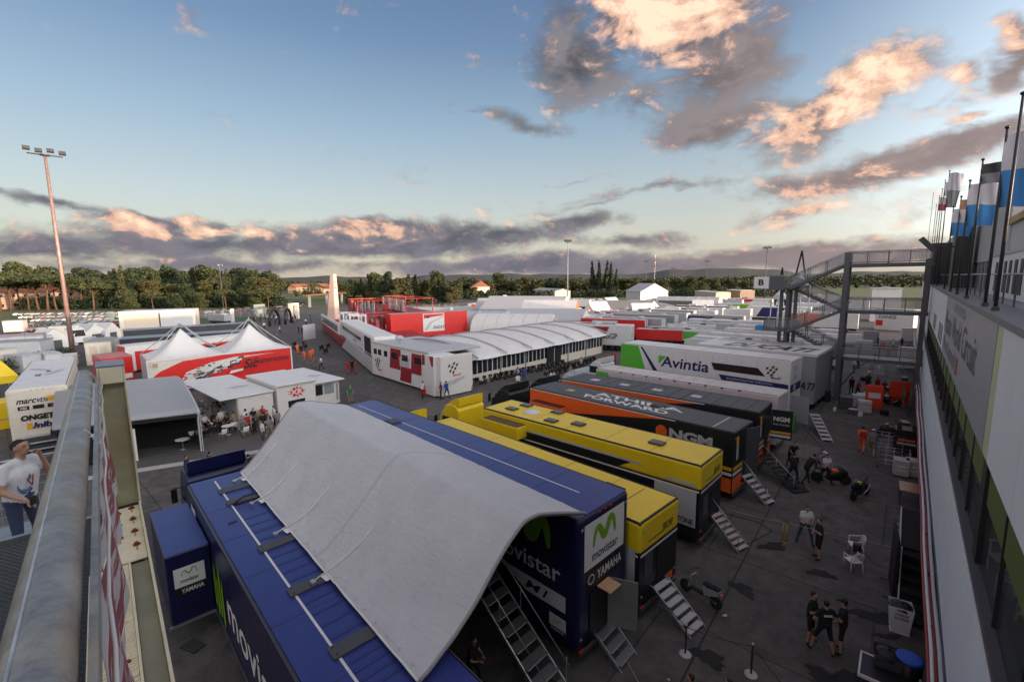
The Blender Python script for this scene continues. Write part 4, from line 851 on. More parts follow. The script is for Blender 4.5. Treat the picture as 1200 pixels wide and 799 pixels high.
# ------------------------------------------------------------------ people
def body_geo(J, r=1.0, voxel=.028, fingers=True, girth=1.0):
    """one continuous body: tapered capsules of a posed skeleton fused by a voxel remesh. J = joints in metres, facing +x, left = +y"""
    caps = []          # (a, b, ra, rb, zone)
    V = lambda k: Vector(J[k])
    g = girth
    pel, che, nek, hd = V('pelvis'), V('chest'), V('neck'), V('head')
    sh = {s: V('sh_'+s) for s in 'lr'}; el_ = {s: V('el_'+s) for s in 'lr'}; wr = {s: V('wr_'+s) for s in 'lr'}
    hp = {s: V('hip_'+s) for s in 'lr'}; kn = {s: V('kn_'+s) for s in 'lr'}; an = {s: V('an_'+s) for s in 'lr'}; toe = {s: V('toe_'+s) for s in 'lr'}
    fw = (sh['l']-sh['r']).cross(Vector((0, 0, 1))); fw = -fw if fw.x < 0 and False else fw; fw.normalize()
    lat = (sh['l']-sh['r']).normalized()
    for s, k in (('l', 1), ('r', -1)):
        caps.append((pel+lat*.06*k, che+lat*.075*k, .105*g, .115*g, 'shirt')); caps.append((che+lat*.075*k, nek+lat*.06*k-Vector((0, 0, .06)), .11, .065, 'shirt'))
        caps.append((nek-Vector((0, 0, .05)), sh[s], .06, .058, 'shirt'))
        caps.append((sh[s], sh[s].lerp(el_[s], .62), .060, .052, 'shirt')); caps.append((sh[s].lerp(el_[s], .55), el_[s], .046, .040, 'arm'))
        caps.append((el_[s], wr[s], .042, .027, 'arm'))
        caps.append((pel+lat*.05*k, hp[s], .11*g, .10, 'trouser')); caps.append((hp[s], kn[s], .092, .062, 'trouser'))
        caps.append((kn[s], kn[s].lerp(an[s], .3), .060, .062, 'shin')); caps.append((kn[s].lerp(an[s], .3), an[s], .062, .040, 'shin'))
        d = toe[s]-an[s]; caps.append((an[s]-Vector((0, 0, .02)), an[s]+d*.5-Vector((0, 0, .03)), .046, .046, 'shoe')); caps.append((an[s]+d*.4-Vector((0, 0, .035)), toe[s]-Vector((0, 0, .0)), .044, .036, 'shoe'))
        hd_ = (wr[s]-el_[s]).normalized(); caps.append((wr[s], wr[s]+hd_*.075, .026, .034, 'hand'))
    caps.append((nek-Vector((0, 0, .05)), hd-Vector((0, 0, .03)), .056, .052, 'neck'))
    f = Vector(J.get('face', (1, 0, 0))).normalized()
    caps.append((hd-f*.018+Vector((0, 0, .035)), hd+f*.012+Vector((0, 0, .03)), .088, .082, 'head')); caps.append((hd+f*.03-Vector((0, 0, .045)), hd+f*.038-Vector((0, 0, .055)), .055, .048, 'head'))
    caps.append((hd+f*.085+Vector((0, 0, .0)), hd+f*.098-Vector((0, 0, .018)), .012, .015, 'head'))   # nose
    fl = f.cross(Vector((0, 0, 1)))
    for k in (-1, 1): caps.append((hd+fl*.084*k+Vector((0, 0, .012)), hd+fl*.088*k-Vector((0, 0, .02)), .014, .012, 'head'))
    bm = bmesh.new()
    for a, b, ra, rb, z in caps:
        for q in range(5):
            c = a.lerp(b, q/4); rr_ = ra+(rb-ra)*q/4
            bmesh.ops.create_icosphere(bm, subdivisions=2, radius=rr_, matrix=Matrix.Translation(c))
        d = b-a
        if d.length > .04:
            rot = d.to_track_quat('Z', 'Y').to_matrix().to_4x4()
            bmesh.ops.create_cone(bm, cap_ends=True, segments=10, radius1=ra*.99, radius2=rb*.99, depth=d.length, matrix=Matrix.Translation((a+b)/2) @ rot)
    me = bpy.data.meshes.new('person'); bm.to_mesh(me); bm.free(); o = bpy.data.objects.new('person', me); COL.objects.link(o)
    m = o.modifiers.new('r', 'REMESH'); m.mode = 'VOXEL'; m.voxel_size = voxel; sm_ = o.modifiers.new('s', 'SMOOTH'); sm_.iterations = 3 if voxel > .02 else 6; sm_.factor = .5
    dg = bpy.context.evaluated_depsgraph_get(); dg.update(); m2 = bpy.data.meshes.new_from_object(o.evaluated_get(dg)); bpy.data.objects.remove(o); bpy.data.meshes.remove(me)
    co = np.array([v.co[:] for v in m2.vertices]); fs = [tuple(p.vertices) for p in m2.polygons]; bpy.data.meshes.remove(m2)
    # zone of every face = nearest bone
    cen = np.array([co[list(f_)].mean(0) for f_ in fs]); best = np.full(len(fs), 1e9); zone = np.zeros(len(fs), int); zs = ['shirt', 'arm', 'trouser', 'shin', 'shoe', 'hand', 'neck', 'head', 'hair']
    for a, b, ra, rb, z in caps:
        a_ = np.array(a[:]); d = np.array((b-a)[:]); L2 = max(1e-9, d@d); t_ = np.clip((cen-a_)@d/L2, 0, 1); dist = np.linalg.norm(cen-(a_+t_[:, None]*d), axis=1)-(ra+(rb-ra)*t_)
        w = dist < best; best[w] = dist[w]; zone[w] = zs.index(z)
    fv = np.array(f[:]); rel = cen-np.array(hd[:]); isn = (zone == 7) & ((rel[:, 2] > .088) | ((rel[:, 2]-.088+((rel@fv)-.06)*.9*-1 > 0) & (rel[:, 2] > .03) & ((rel@fv) < .06)) | (((rel@fv) < -.012) & (rel[:, 2] > -.05)))
    zone[isn] = 8
    ex_v = []; ex_f = []
    M = MB()
    if fingers:
        for s in 'lr':
            hdv = (wr[s]-el_[s]).normalized(); side_ = hdv.cross(Vector((0, 0, 1)))
            side_ = side_.normalized() if side_.length > .2 else Vector((0, 1, 0)); nrm = side_.cross(hdv); palm = wr[s]+hdv*.085
            for q, ln in enumerate((.068, .076, .070, .055)):
                p0 = palm+side_*(.021-.014*q)-hdv*.012; p1 = p0+hdv*ln*.5-nrm*.008; p2 = p1+hdv*ln*.35-nrm*.022; M.tube([p0, p1, p2], [.0095, .0085, .006], skin, 5)
            p0 = wr[s]+hdv*.04+side_*.028; M.tube([p0, p0+side_*.028+hdv*.028-nrm*.01, p0+side_*.03+hdv*.055-nrm*.018], [.012, .010, .007], skin, 5)
    return co, fs, zone, M
def stand(lean=0, arms='down', legs='stand', look=(1, 0, 0)):
    J = dict(pelvis=(0, 0, .98), chest=(.02+lean*.3, 0, 1.28), neck=(.01+lean*.55, 0, 1.50), head=(.03+lean*.7, 0, 1.63), face=look,
             sh_l=(lean*.5, .19, 1.43), sh_r=(lean*.5, -.19, 1.43), hip_l=(0, .1, .92), hip_r=(0, -.1, .92))
    if legs == 'stand': J.update(kn_l=(.03, .13, .50), an_l=(0, .15, .09), toe_l=(.15, .19, .04), kn_r=(.02, -.12, .50), an_r=(-.02, -.14, .09), toe_r=(.13, -.18, .04))
    if legs == 'walk': J.update(kn_l=(.20, .10, .53), an_l=(.22, .10, .10), toe_l=(.37, .11, .05), kn_r=(-.04, -.10, .50), an_r=(-.30, -.10, .16), toe_r=(-.17, -.11, .05))
    if legs == 'wide': J.update(kn_l=(.12, .20, .51), an_l=(.16, .27, .09), toe_l=(.30, .32, .04), kn_r=(-.04, -.18, .50), an_r=(-.12, -.24, .09), toe_r=(.02, -.30, .04))
    if legs == 'sit': J.update(hip_l=(.02, .1, .90), hip_r=(.02, -.1, .90), kn_l=(.46, .13, .94), an_l=(.48, .13, .52), toe_l=(.62, .14, .46), kn_r=(.45, -.12, .93), an_r=(.40, -.12, .52), toe_r=(.54, -.13, .46))
    A = dict(down=((.02, .25, 1.14), (.08, .26, .88), (.0, -.25, 1.14), (.06, -.27, .88)),
             crossed=((.06, .27, 1.17), (.24, -.02, 1.22), (.06, -.27, 1.17), (.25, .03, 1.16)),
             phone=((.10, .27, 1.20), (.22, .12, 1.50), (.02, -.26, 1.14), (.14, -.24, .92)),
             swing=((-.12, .25, 1.15), (-.05, .27, .90), (.14, -.25, 1.15), (.28, -.22, .98)),
             hips=((-.04, .36, 1.18), (.06, .22, 1.00), (-.04, -.36, 1.18), (.06, -.22, 1.00)),
             push=((.22, .24, 1.22), (.46, .20, 1.10), (.22, -.24, 1.22), (.46, -.20, 1.10)),
             hold=((.08, .26, 1.16), (.28, .12, 1.12), (.08, -.26, 1.16), (.28, -.12, 1.12)))[arms]
    J['el_l'], J['wr_l'], J['el_r'], J['wr_r'] = [(p[0]+lean*.4, p[1], p[2]) for p in A]
    return J
POSES = dict(stand=stand(), crossed=stand(arms='crossed'), walk=stand(.06, 'swing', 'walk'), phone=stand(.05, 'phone'), hips=stand(0, 'hips', 'wide'), push=stand(.55, 'push', 'walk'), hold=stand(.10, 'hold', 'wide', (1, 0, -.25)), sit=stand(.08, 'hold', 'sit'))
GEO = {}
def person_mesh(pose, cols, voxel=.028):
    key = (pose, voxel)
    if key not in GEO: GEO[key] = body_geo(POSES[pose], voxel=voxel, girth=1.14)
    co, fs, zone, M = GEO[key]
    k2 = (key, tuple(m.name for m in cols))
    if k2 in GEO: return GEO[k2]
    # cols: shirt, sleeve, trouser, shin, shoe, hair
    sh, arm, tr, shin, shoe, hr = cols; zm = [sh, arm, tr, shin, shoe, skin, skin, skin, hr]
    B = MB(); n0 = len(B.v); B.v = [tuple(c) for c in co]; B.f = list(fs); B.m = [B.mi(zm[z]) for z in zone]; B.sm = [True]*len(fs)
    B.add(M.v, M.f, skin, True); me = B.data('person'); GEO[k2] = me; return me
ck, cw, cgy = cloth('black', (.012, .012, .014)), cloth('white', (.62, .62, .63)), cloth('grey', (.18, .18, .19))
cnv, ckh, crd = cloth('denim', (.035, .05, .10)), cloth('khaki', (.20, .17, .11)), cloth('red', (.42, .02, .03))
cgn, cbl, cpp, clb = cloth('green', (.03, .16, .06)), cloth('blue', (.02, .05, .30)), cloth('lilac', (.25, .22, .36)), cloth('light_blue', (.30, .40, .55))
brn = mat('brown_hair', (.05, .028, .015), .7)
OUT = dict(black=(ck, skin, ck, skin, ck, hair), blackl=(ck, skin, ck, ck, ck, hair), white=(cw, skin, ck, ck, ck, hair), whitej=(cw, skin, cnv, cnv, ck, brn), orange=(hiviz, hiviz, hiviz, hiviz, ck, hair),
           grey=(cgy, skin, ckh, skin, cw, brn), khaki=(ckh, skin, ckh, skin, ck, brn), red=(crd, crd, ck, ck, ck, hair), redr=(crd, crd, crd, crd, ck, hair), green=(cgn, skin, ckh, skin, ck, brn), blue=(cbl, skin, cnv, cnv, ck, hair), lilac=(cpp, skin, cgy, cgy, ck, cw), lblue=(clb, skin, cnv, cnv, ck, brn))
def person(xy, rz, pose, outfit, label, group=None, h=1.0, z=0, extra=None):
    t = obj('person', person_mesh(pose, OUT[outfit])); t.location = (xy[0], xy[1], z); t.rotation_euler = (0, 0, R(rz)); t.scale = (h, h, h); tag(t, label, 'person', group)
    J = POSES[pose]; hd = Vector(J['head']); f = Vector(J['face']).normalized()
    if extra == 'cap' or extra == 'whitecap':
        m = ck if extra == 'cap' else cw
        M = MB(); M.lathe(hd+Vector((-.008, 0, .055)), [(.099, 0), (.096, .03), (.07, .062), (.02, .075)], m, 14); M.rbox(hd.x+.05, hd.x+.19, -.065, .065, hd.z+.05, hd.z+.062, m, .005, 1); M.build('cap', t)
    if extra == 'pack': MB().rbox(-.30, -.13, -.15, .15, 1.08, 1.48, crd, .05).build('backpack', t)
    if extra == 'badge':
        MB().tube([(.08, .07, 1.45), (.155, .0, 1.2), (.08, -.07, 1.45)], .006, crd, 4).build('lanyard', t); MB().box(.155, .16, -.04, .04, 1.1, 1.2, cw).build('badge', t)
    if extra == 'print': MB().box(-.118, -.114, -.12, .12, 1.3, 1.37, cw).build('shirt_print', t)
    return t
# ------------------------------------------------------------------ gallery and stair rail on the left, where the photograph is taken from
D = Vector(((ray(116, 334)).x, (ray(116, 334)).y, 0)).normalized(); RT = D.cross(Vector((0, 0, 1))).normalized()
def fr(v, o):      # world -> (s along D, r right, z) of the gallery
    v = Vector(v)-Vector(o); return Vector((v.dot(D), v.dot(RT), v.z))
def gallery():
    ang = math.degrees(math.atan2(D.y, D.x))
    t = thing('gallery_railing', (0, 0, 10.3), ang, 'galvanised handrail and cream steel column with a red banner at the left edge', 'railing')
    P = lambda u, v, z: fr(at(u, v, z), (0, 0, 0))-Vector((0, 0, 10.3))
    O = lambda v: Vector((v[0], -v[1], v[2]))           # local y points left
    loc = lambda u, v, z: O(P(u, v, z))
    # handrail tube: far end and near end on their sight lines
    a = loc(99, 441, 11.36); b = loc(40, 799, 11.44); d = (b-a).normalized(); nr = b+d*.5
    galv = mat('weathered_galvanised', (.36, .36, .35), .42, .5, var=.5, scale=9, bump=.2, stain=(2.4, .7, (.46, .35, .18)))
    R0 = .046
    MB().tube([a+(nr-a)*(i/14) for i in range(15)], R0, galv, 28).build('handrail', t)
    MB().lathe(a, [(.0, -.0), (R0, 0), (R0, .004)], galv, 20, 'x').build('end_cap', t)
    r0 = a.y-R0-.012
    # flat bar beside the tube
    MB().obox(a+Vector((.0, -R0-.022, -.05)), (nr-a), (0, .012, 0), (0, 0, .05), galv).build('flat_bar', t)
    # banner: soft hanging cloth, white hem, red field, tied to the rail
    ban = bpy.data.materials.new('banner_print'); ban.use_nodes = True; nn_ = ban.node_tree.nodes; ll = ban.node_tree.links; bs = nn_['Principled BSDF']
    tcn = nn_.new('ShaderNodeTexCoord'); mp = nn_.new('ShaderNodeMapping'); ll.new(tcn.outputs['Object'], mp.inputs[0]); mp.inputs['Scale'].default_value = (1.3, 1, 9)
    w = nn_.new('ShaderNodeTexNoise'); ll.new(mp.outputs[0], w.inputs['Vector']); w.inputs['Scale'].default_value = 1.6; w.inputs['Detail'].default_value = 3; w.inputs['Distortion'].default_value = 1.2
    cr = nn_.new('ShaderNodeValToRGB'); ll.new(w.outputs['Fac'], cr.inputs[0]); cr.color_ramp.interpolation = 'EASE'
    e = cr.color_ramp.elements; e[0].position = .50; e[0].color = (.27, .012, .03, 1); e[1].position = .585; e[1].color = (.62, .52, .52, 1)
    ll.new(cr.outputs[0], bs.inputs['Base Color']); bs.inputs['Roughness'].default_value = .5
    def sheet(h0, h1, m, nm, w0=0):
        G = []
        for i in range(91):
            s = i/90; base = a+(nr-a)*s; row = []
            for j in range(13):
                v = h0+(h1-h0)*j/12; sag = .012*math.sin(s*23)*v*4
                out = -R0-.018-.022*v-.009*math.sin(s*31+v*9)*(.4+v*1.5)-.005*math.sin(s*67+v*4)
                row.append((base.x+.02*math.sin(v*14+s*5), base.y+out, base.z-.045-v-.018*abs(math.sin(s*math.pi*6.5))*(1 if j < 4 else .3)))
            G.append(row)
        MB().grid(G, m).build(nm, t)
    sheet(0, .11, mat('banner_white', (.62, .60, .60), .6, var=.06), 'banner_hem'); sheet(.11, .62, ban, 'banner'); sheet(.62, .74, MC['banner_white'], 'banner_hem')
    L_ = nr-a
    MB().tube([a+L_*(i/20)+Vector((0, -R0-.036-.004*math.sin(i*1.9), -.045-.012*abs(math.sin(i*.9)))) for i in range(21)], .0035, mat('white_rope', (.75, .74, .70), .8), 6).build('cord', t)
    MB().tube([a+L_*(i/14)+Vector((0, R0*.42, R0*.905)) for i in range(15)], .0028, mat('pale_zinc', (.55, .56, .58), .35, .5, var=.3, scale=12), 6).build('pale_strip', t)  # thin paler strip running along the tube
    for f_ in (.05, .16, .30, .50):
        c = a+L_*f_; M = MB(); M.tube([c+Vector((0, (R0+.008)*math.cos(q), (R0+.005)*math.sin(q))) for q in [R(125+k*7) for k in range(9)]], .0022, plastic, 6)
        M.tube([c+Vector((0, -R0-.008, .0)), c+Vector((.0, -R0-.03, -.03)), c+Vector((-.004, -R0-.034, -.07)), c+Vector((-.01, -R0-.03, -.10))], .0024, plastic, 6); M.build('cable_tie', t)
    # H column standing at the far end: two flanges and a sunken web, a cap plate, gusset with rusty bolts at its foot
    zc = 11.62
    c0, c1 = loc(98, 450, zc-.1), loc(151, 450, zc-.1)
    yl, yr = loc(126, 590, 10.4).y, loc(166, 590, 10.4).y
    bp_ = at(166, 590, 10.4); bl_ = loc(166, 590, 10.4); xs = bl_.x; hh_ = math.hypot(bp_.x, bp_.y)
    xg = loc(172, 652, 10.4).x
    def bx(x0, x1, y0, y1, z0, z1, m, nm, ch=.003): return MB().rbox(min(x0, x1), max(x0, x1), min(y0, y1), max(y0, y1), z0, z1, m, ch, 2).build(nm, t)
    rt_ = ray(150, 428); zt = (CAM_H+rt_.z*hh_/math.hypot(rt_.x, rt_.y))-10.3; zb = .10
    wleft = yr+.0; wdt = abs(yl-yr)
    bx(xs, xs+.26, yr, yr+.012, zb, zt, creamsteel, 'flange'); bx(xs, xs+.26, yl-.05, yl-.038, zb, zt, creamsteel, 'flange')
    bx(xs+.05, xs+.065, yr+.012, yl-.05, zb, zt-.12, khaki, 'web'); bx(xs-.004, xs+.27, yr-.004, yl-.034, zt, zt+.014, mat('blued_cap', (.24, .27, .33), .45, var=.15), 'cap_plate')
    bx(xs-.006, xs+.05, yr+.013, yl-.051, zt-.115, zt-.002, creamsteel, 'stiffener'); bx(xs-.002, xs+.26, yr+.0, yl-.05, zb-.014, zb, black, 'gap_seal')
    # bottom beam running towards the camera: cream top flange with pressed treads beside an olive channel
    ze = .10
    er = loc(176, 647, 10.3+ze); e2 = loc(199, 799, 10.3+ze); gl = loc(130, 620, 10.3+ze); wl = loc(149.5, 651, 10.3+ze)
    xn = 3.0*0-.4
    yR = er.y; yW = wl.y; yG = gl.y
    bx(-.3, xs-.005, yR, yR+.012, ze-.22, ze+.03, creamsteel, 'beam_flange'); bx(-.3, xg-.005, yR+.013, yW-.012, ze-.03, ze-.015, mat('olive_channel', (.26, .26, .17), .45, var=.2, scale=5, bump=.1, stain=(6, .5, (.28, .27, .2))), 'channel_web')
    bx(-.3, xg-.005, yW-.011, yW, ze-.03, ze+.004, creamsteel, 'beam_flange')
    bx(xg, xs-.005, yR+.013, yG+.04, ze-.006, ze+.004, creamsteel, 'gusset_plate')
    dg_ = (xs-xg)/4.2
    for i in range(4):
        for j in range(2):
            if i == 3 and j == 1: continue
            q = Vector((xs-.05-(i+.25*j)*dg_, yR+.055+j*.075, ze+.004)); M = MB(); M.lathe(q, [(.019, 0), (.019, .006)], rust, 14); M.lathe(q+Vector((0, 0, .006)), [(.012, 0), (.012, .012), (.004, .013)], rust, 6); M.build('bolt', t)
            MB().box(q.x-.075, q.x-.012, q.y-.004, q.y+.004, ze+.0045, ze+.0062, mat('rust_streak', (.50, .27, .06), .8)).build('rust_streak', t)
    for i in range(1):
        q = Vector((xs-.05-i*dg_, yR+.21, ze+.004)); M = MB(); M.lathe(q, [(.019, 0), (.019, .006)], rust, 14); M.lathe(q+Vector((0, 0, .006)), [(.012, 0), (.012, .012), (.004, .013)], rust, 6); M.build('bolt', t)
    # pressed chevron tread
    bx(-.3, xg-.005, yW+.001, yG+.10, ze-.012, ze-.004, creamsteel, 'tread_plate', .001)
    M = MB(); n = 0; x = -.28
    while x < xg-.03:
        for k in range(6):
            y0 = yW+.006+k*(yG-yW+.07)/6; wd = (yG-yW+.07)/6*.42
            M.obox((x+(.011 if k % 2 else 0), y0, ze-.004), (.009, .0, 0), (.013 if k % 2 else -.013, wd*2, 0), (0, 0, .004), creamsteel); n += 1
        x += .026
    o = M.build('tread_bars', t); o['kind'] = 'stuff'
    for i in range(4):
        q = Vector((xs-.5-i*.42, (yW+yG)/2, ze-.004)); MB().lathe(q, [(.011, 0), (.011, .006), (.004, .009)], rust, 8).build('screw', t)
        bx(q.x-.12, q.x-.10, yW+.004, yG+.09, ze-.003, ze+.006, creamsteel, 'cross_bar', .001)
    # scalloped sheet floor on the inner side and its edge bar
    fz = -.02; sh = mat('scalloped_sheet', (.10, .115, .12), .45, .5, var=.2, scale=5)
    e0 = loc(0, 640, 10.3+fz); e1 = loc(39, 628, 10.3+fz)
    xe = (e0.x+e1.x)/2; yin = a.y-.14
    bx(-.4, xe, yin, yin+1.6, fz-.02, fz-.012, sh, 'floor_sheet', .001); bx(xe+.0, xe+.035, yin, yin+1.7, fz-.05, fz+.03, steel, 'floor_edge')
    M = MB(); ix = 0; x = -.3
    while x < xe-.02:
        y = yin+.01+(.014 if ix % 2 else 0)
        while y < yin+1.2 and y < yin+1.3:
            M.add([(x, y, fz-.011), (x+.022, y+.011, fz-.011), (x, y+.022, fz-.011), (x+.006, y+.011, fz+.0)], [(0, 1, 3), (1, 2, 3), (0, 3, 2)], sh); y += .028
        x += .024; ix += 1
    o = M.build('floor_scallops', t); o['kind'] = 'stuff'
    bx(-.4, xe, yin-.008, yin, -.35, fz+.06, dsteel, 'side_plate')
    bx(-.3, xs+.3, yR+.02, yin, ze-.24, ze-.23, dsteel, 'soffit')
    return ang
GA = gallery()
# man leaning on the lower landing, left edge
def landing_man():
    J = stand(.10, 'down', 'stand', (1, .05, .05)); J['el_l'] = (.16, .27, 1.20); J['wr_l'] = (.24, .10, 1.50)
    J['el_r'] = (.06, -.28, 1.14); J['wr_r'] = (.27, -.20, .98)
    POSES['hero'] = J; co, fs, zone, M = body_geo(J, voxel=.015, girth=1.22)
    GEO[('hero', .015)] = (co, fs, zone, M)
    me = person_mesh('hero', (cw, skin, cnv, cnv, ck, hair), .015)
    t = obj('person', me); hx = at(21, 524, 9.86); rz = math.degrees(math.atan2(cR.y, cR.x))+2
    off = Matrix.Rotation(R(rz), 3, 'Z') @ Vector((.07, 0, 0)); t.location = (hx.x-off.x, hx.y-off.y, 8.22); t.rotation_euler = (0, 0, R(rz))
    tag(t, 'man in white T-shirt and jeans holding his hand to his face at the left edge', 'person')
    MB().tube([(.07, .08, 1.47), (.17, .04, 1.25), (.20, -.02, 1.12), (.13, -.08, 1.35), (.06, -.07, 1.48)], .009, crd, 6).build('lanyard', t)
    q = MB()
    for r_ in (.07, .09, .11):
        pts = []
        for i in range(22):
            th = 5.0*i/21+.6; z = 1.16+r_*1.2*math.sin(th); x = .0
            pts.append((.155+.02*math.cos(th), -.06+r_*.75*math.cos(th), z))
        q.tube(pts, .006, cbl, 5)
    q.build('shirt_print', t)
    M = MB(); M.rbox(.34, .37, -.225, -.155, .93, 1.05, black, .01, 2); M.build('phone', t)
    f = Vector((1, .05, .05)).normalized(); hd = Vector(J['head'])
    for k in (-1, 1):
        M = MB(); M.lathe(hd+f*.080+Vector((0, .032*k, .022)), [(.0, 0), (.009, .003), (.0, .008)], black, 8, 'x'); M.build('eye', t); MB().rbox(hd.x+.078, hd.x+.09, .032*k-.018, .032*k+.018, hd.z+.042, hd.z+.048, hair, .002, 1).build('eyebrow', t)
    MB().rbox(hd.x+.078, hd.x+.092, -.022, .022, hd.z-.048, hd.z-.042, mat('lip', (.30, .10, .08), .5), .002, 1).build('mouth', t)
    # his landing: mesh floor, mesh railing behind him
    g = thing('stair_landing', (t.location.x, t.location.y, 8.22), GA, 'lower steel landing with a wire mesh guard behind the man in the white shirt', 'landing')
    MB().box(-2.2, 1.6, -.3, 1.7, -.08, -.0, steel).build('floor', g)
    M = MB()
    for i in range(15): M.box(1.5, 1.508, -.3+i*.14, -.292+i*.14, .05, 1.05, steel)
    for i in range(8): M.box(1.494, 1.502, -.3, 1.7, .05+i*.14, .058+i*.14, steel)
    o = M.build('wire_mesh', g); o['kind'] = 'stuff'
    for a, b in (((1.5, -.3), (1.5, 1.7)),):
        MB().tube([(*a, 1.07), (*b, 1.07)], .025, steel, 8).build('handrail', g)
    for x, y in ((1.5, -.3), (1.5, .7), (1.5, 1.7)): MB().box(x-.025, x+.025, y-.025, y+.025, 0, 1.06, steel).build('post', g)
    for x, y in ((1.5, -.25), (1.5, 1.65), (-2, 1.65)): MB().box(x-.08, x+.08, y-.08, y+.08, -8.5, -.08, dsteel).build('leg', g)
landing_man()
# ------------------------------------------------------------------ hospitality area, mid left
def bb(t, x0, x1, y0, y1, z0, z1, m, nm, c=0): return MB().box(x0, x1, y0, y1, z0, z1, m, c).build(nm, t)
# white lettered trailer at far left
t, s, r, rf = trailer('race_trailer', 'white trailer with ONGETTA and Unibat lettering at far left behind the handrail', (-47.0, 1.75), 7.3, 16.8, 3.15, 4.6, cream, white, cham=.12)
r.text('marc', .45, 3.55, .95, .3, black, .03, .3); r.text('VDS', 1.42, 3.55, .62, .3, navy, .03, .3); r.poly([(1.9, 3.9), (2.7, 3.95), (2.55, 3.65), (2.1, 3.6)], amber, 'logo')
for a in (.5, 1.25, 2.0): r.rect(a, 3.1, a+.58, 3.38, black, 'logo')
r.text('ABS', .6, 3.16, .36, .16, white, .02); r.rect(2.2, 3.17, 2.45, 3.3, red, 'logo')
r.text('ONGETTA', .55, 2.3, 2.35, .42, black, .06, .1); r.text('Unibat', .85, 1.68, 1.75, .44, navy, .05, .15); r.rect(.82, 1.68, 1.1, 2.12, amber, 'logo')
for k in range(6): MB().box(-.5-k*.22, -.1-k*.0, -1.3, 1.3, 1.15-k*.19, 1.2-k*.19, (lgrey, dgrey)[k % 2]).build('step', t)
MB().lathe((8.2, -.1, 4.6), [(.12, 0), (.12, .08)], black, 12).build('roof_vent', t)
rf.k = 2
for a, b_, q in ((7.0, 1.1, .5), (9.4, 2.1, -.3)):
    pts = [(a+1.5*math.cos(i/16*6.283)*math.cos(q)-.38*math.sin(i/16*6.283)*math.sin(q), b_+1.5*math.cos(i/16*6.283)*math.sin(q)+.38*math.sin(i/16*6.283)*math.cos(q)) for i in range(16)]
    rf.poly(pts, lgrey, 'logo')
rf.text('tsr', 9.8, 1.0, 1.3, .45, dgrey, .02)
# yellow tent, boxes and hedge at the very left
t = thing('yellow_tent', at(-16, 470), 8, 'bright yellow pointed tent at the far left edge', 'tent')
MB().add([(-2.2, -2.2, 2.6), (2.2, -2.2, 2.6), (2.2, 2.2, 2.6), (-2.2, 2.2, 2.6), (0, 0, 6.4)], [(0, 1, 4), (1, 2, 4), (2, 3, 4), (3, 0, 4)], yellow).build('roof', t)
for x in (-2.1, 2.1):
    for y in (-2.1, 2.1): bb(t, x-.05, x+.05, y-.05, y+.05, 0, 2.6, alu, 'leg')
p = Plane(t, (2.2, -2.0, 2.3), (0, 1, 0), (-.5, 0, .86)); p.text('R', 1.0, .9, 1.0, .9, black, .03)
bb(t, 2.2, 2.25, -2.2, 2.2, 1.9, 2.58, yellow, 'valance')
t = thing('equipment_case', at(4, 500), 8, 'yellow and brown equipment case below the yellow tent', 'case'); MB().rbox(-1.2, 1.2, -1.6, 1.6, 0, 2.3, yellow, .08).build('case', t); bb(t, -1.22, 1.22, -1.62, 1.62, .8, .95, wood, 'band')
M = MB(); hedge_v = []
def leaf_cloud(M, boxes, n, s, mats, seed=1):
    """many small leaf-clump faces in a set of ellipsoids (cx,cy,cz,rx,ry,rz)"""
    rs = np.random.RandomState(seed)
    w = np.array([b[3]*b[4]*b[5] for b in boxes])**.67; w = w/w.sum()
    for bi, b in enumerate(boxes):
        k = int(n*w[bi])
        d = rs.normal(size=(k, 3)); d /= np.linalg.norm(d, axis=1)[:, None]; rad = rs.rand(k)**.33*.25+.75*(.35+.65*rs.rand(k)**.5)
        c = np.array(b[:3])+d*rad[:, None]*np.array(b[3:6])
        for i in range(k):
            a = rs.normal(size=3); a /= np.linalg.norm(a); nrm = d[i]*.8+rs.normal(size=3)*.6; u = np.cross(nrm, a); u /= (np.linalg.norm(u)+1e-9); v = np.cross(nrm, u); v /= (np.linalg.norm(v)+1e-9)
            q = s*(.6+.8*rs.rand()); p = c[i]
            M.add([p-u*q*.5, p+v*q*.45+u*q*.1, p+u*q*.55, p-v*q*.4], [(0, 1, 2, 3)], mats[rs.randint(len(mats))])
    return M
lf = [mat('leaf_dark', (.018, .031, .010), .8, var=.35, scale=.6), mat('leaf_mid', (.034, .050, .013), .8, var=.35, scale=.6), mat('leaf_light', (.082, .086, .018), .8, var=.3, scale=.6)]
lfy = [mat('leaf_olive', (.055, .056, .015), .8, var=.3, scale=.6), mat('leaf_rusty', (.095, .066, .016), .8, var=.3, scale=.6), lf[1]]
lfc = [mat('leaf_cypress', (.016, .028, .012), .85, var=.3, scale=.6), lf[0]]
a, b_ = at(30, 437), at(70, 428); d = (b_-a)
M = leaf_cloud(MB(), [(a.x+d.x*f, a.y+d.y*f, 1.3, 1.6, 1.6, 1.4) for f in (-.6, -.3, 0, .3, .6, .9, 1.2)], 3000, .22, lf[:2], 3); M.build('hedge', label='dark clipped hedge behind the ONGETTA trailer', cat='hedge')
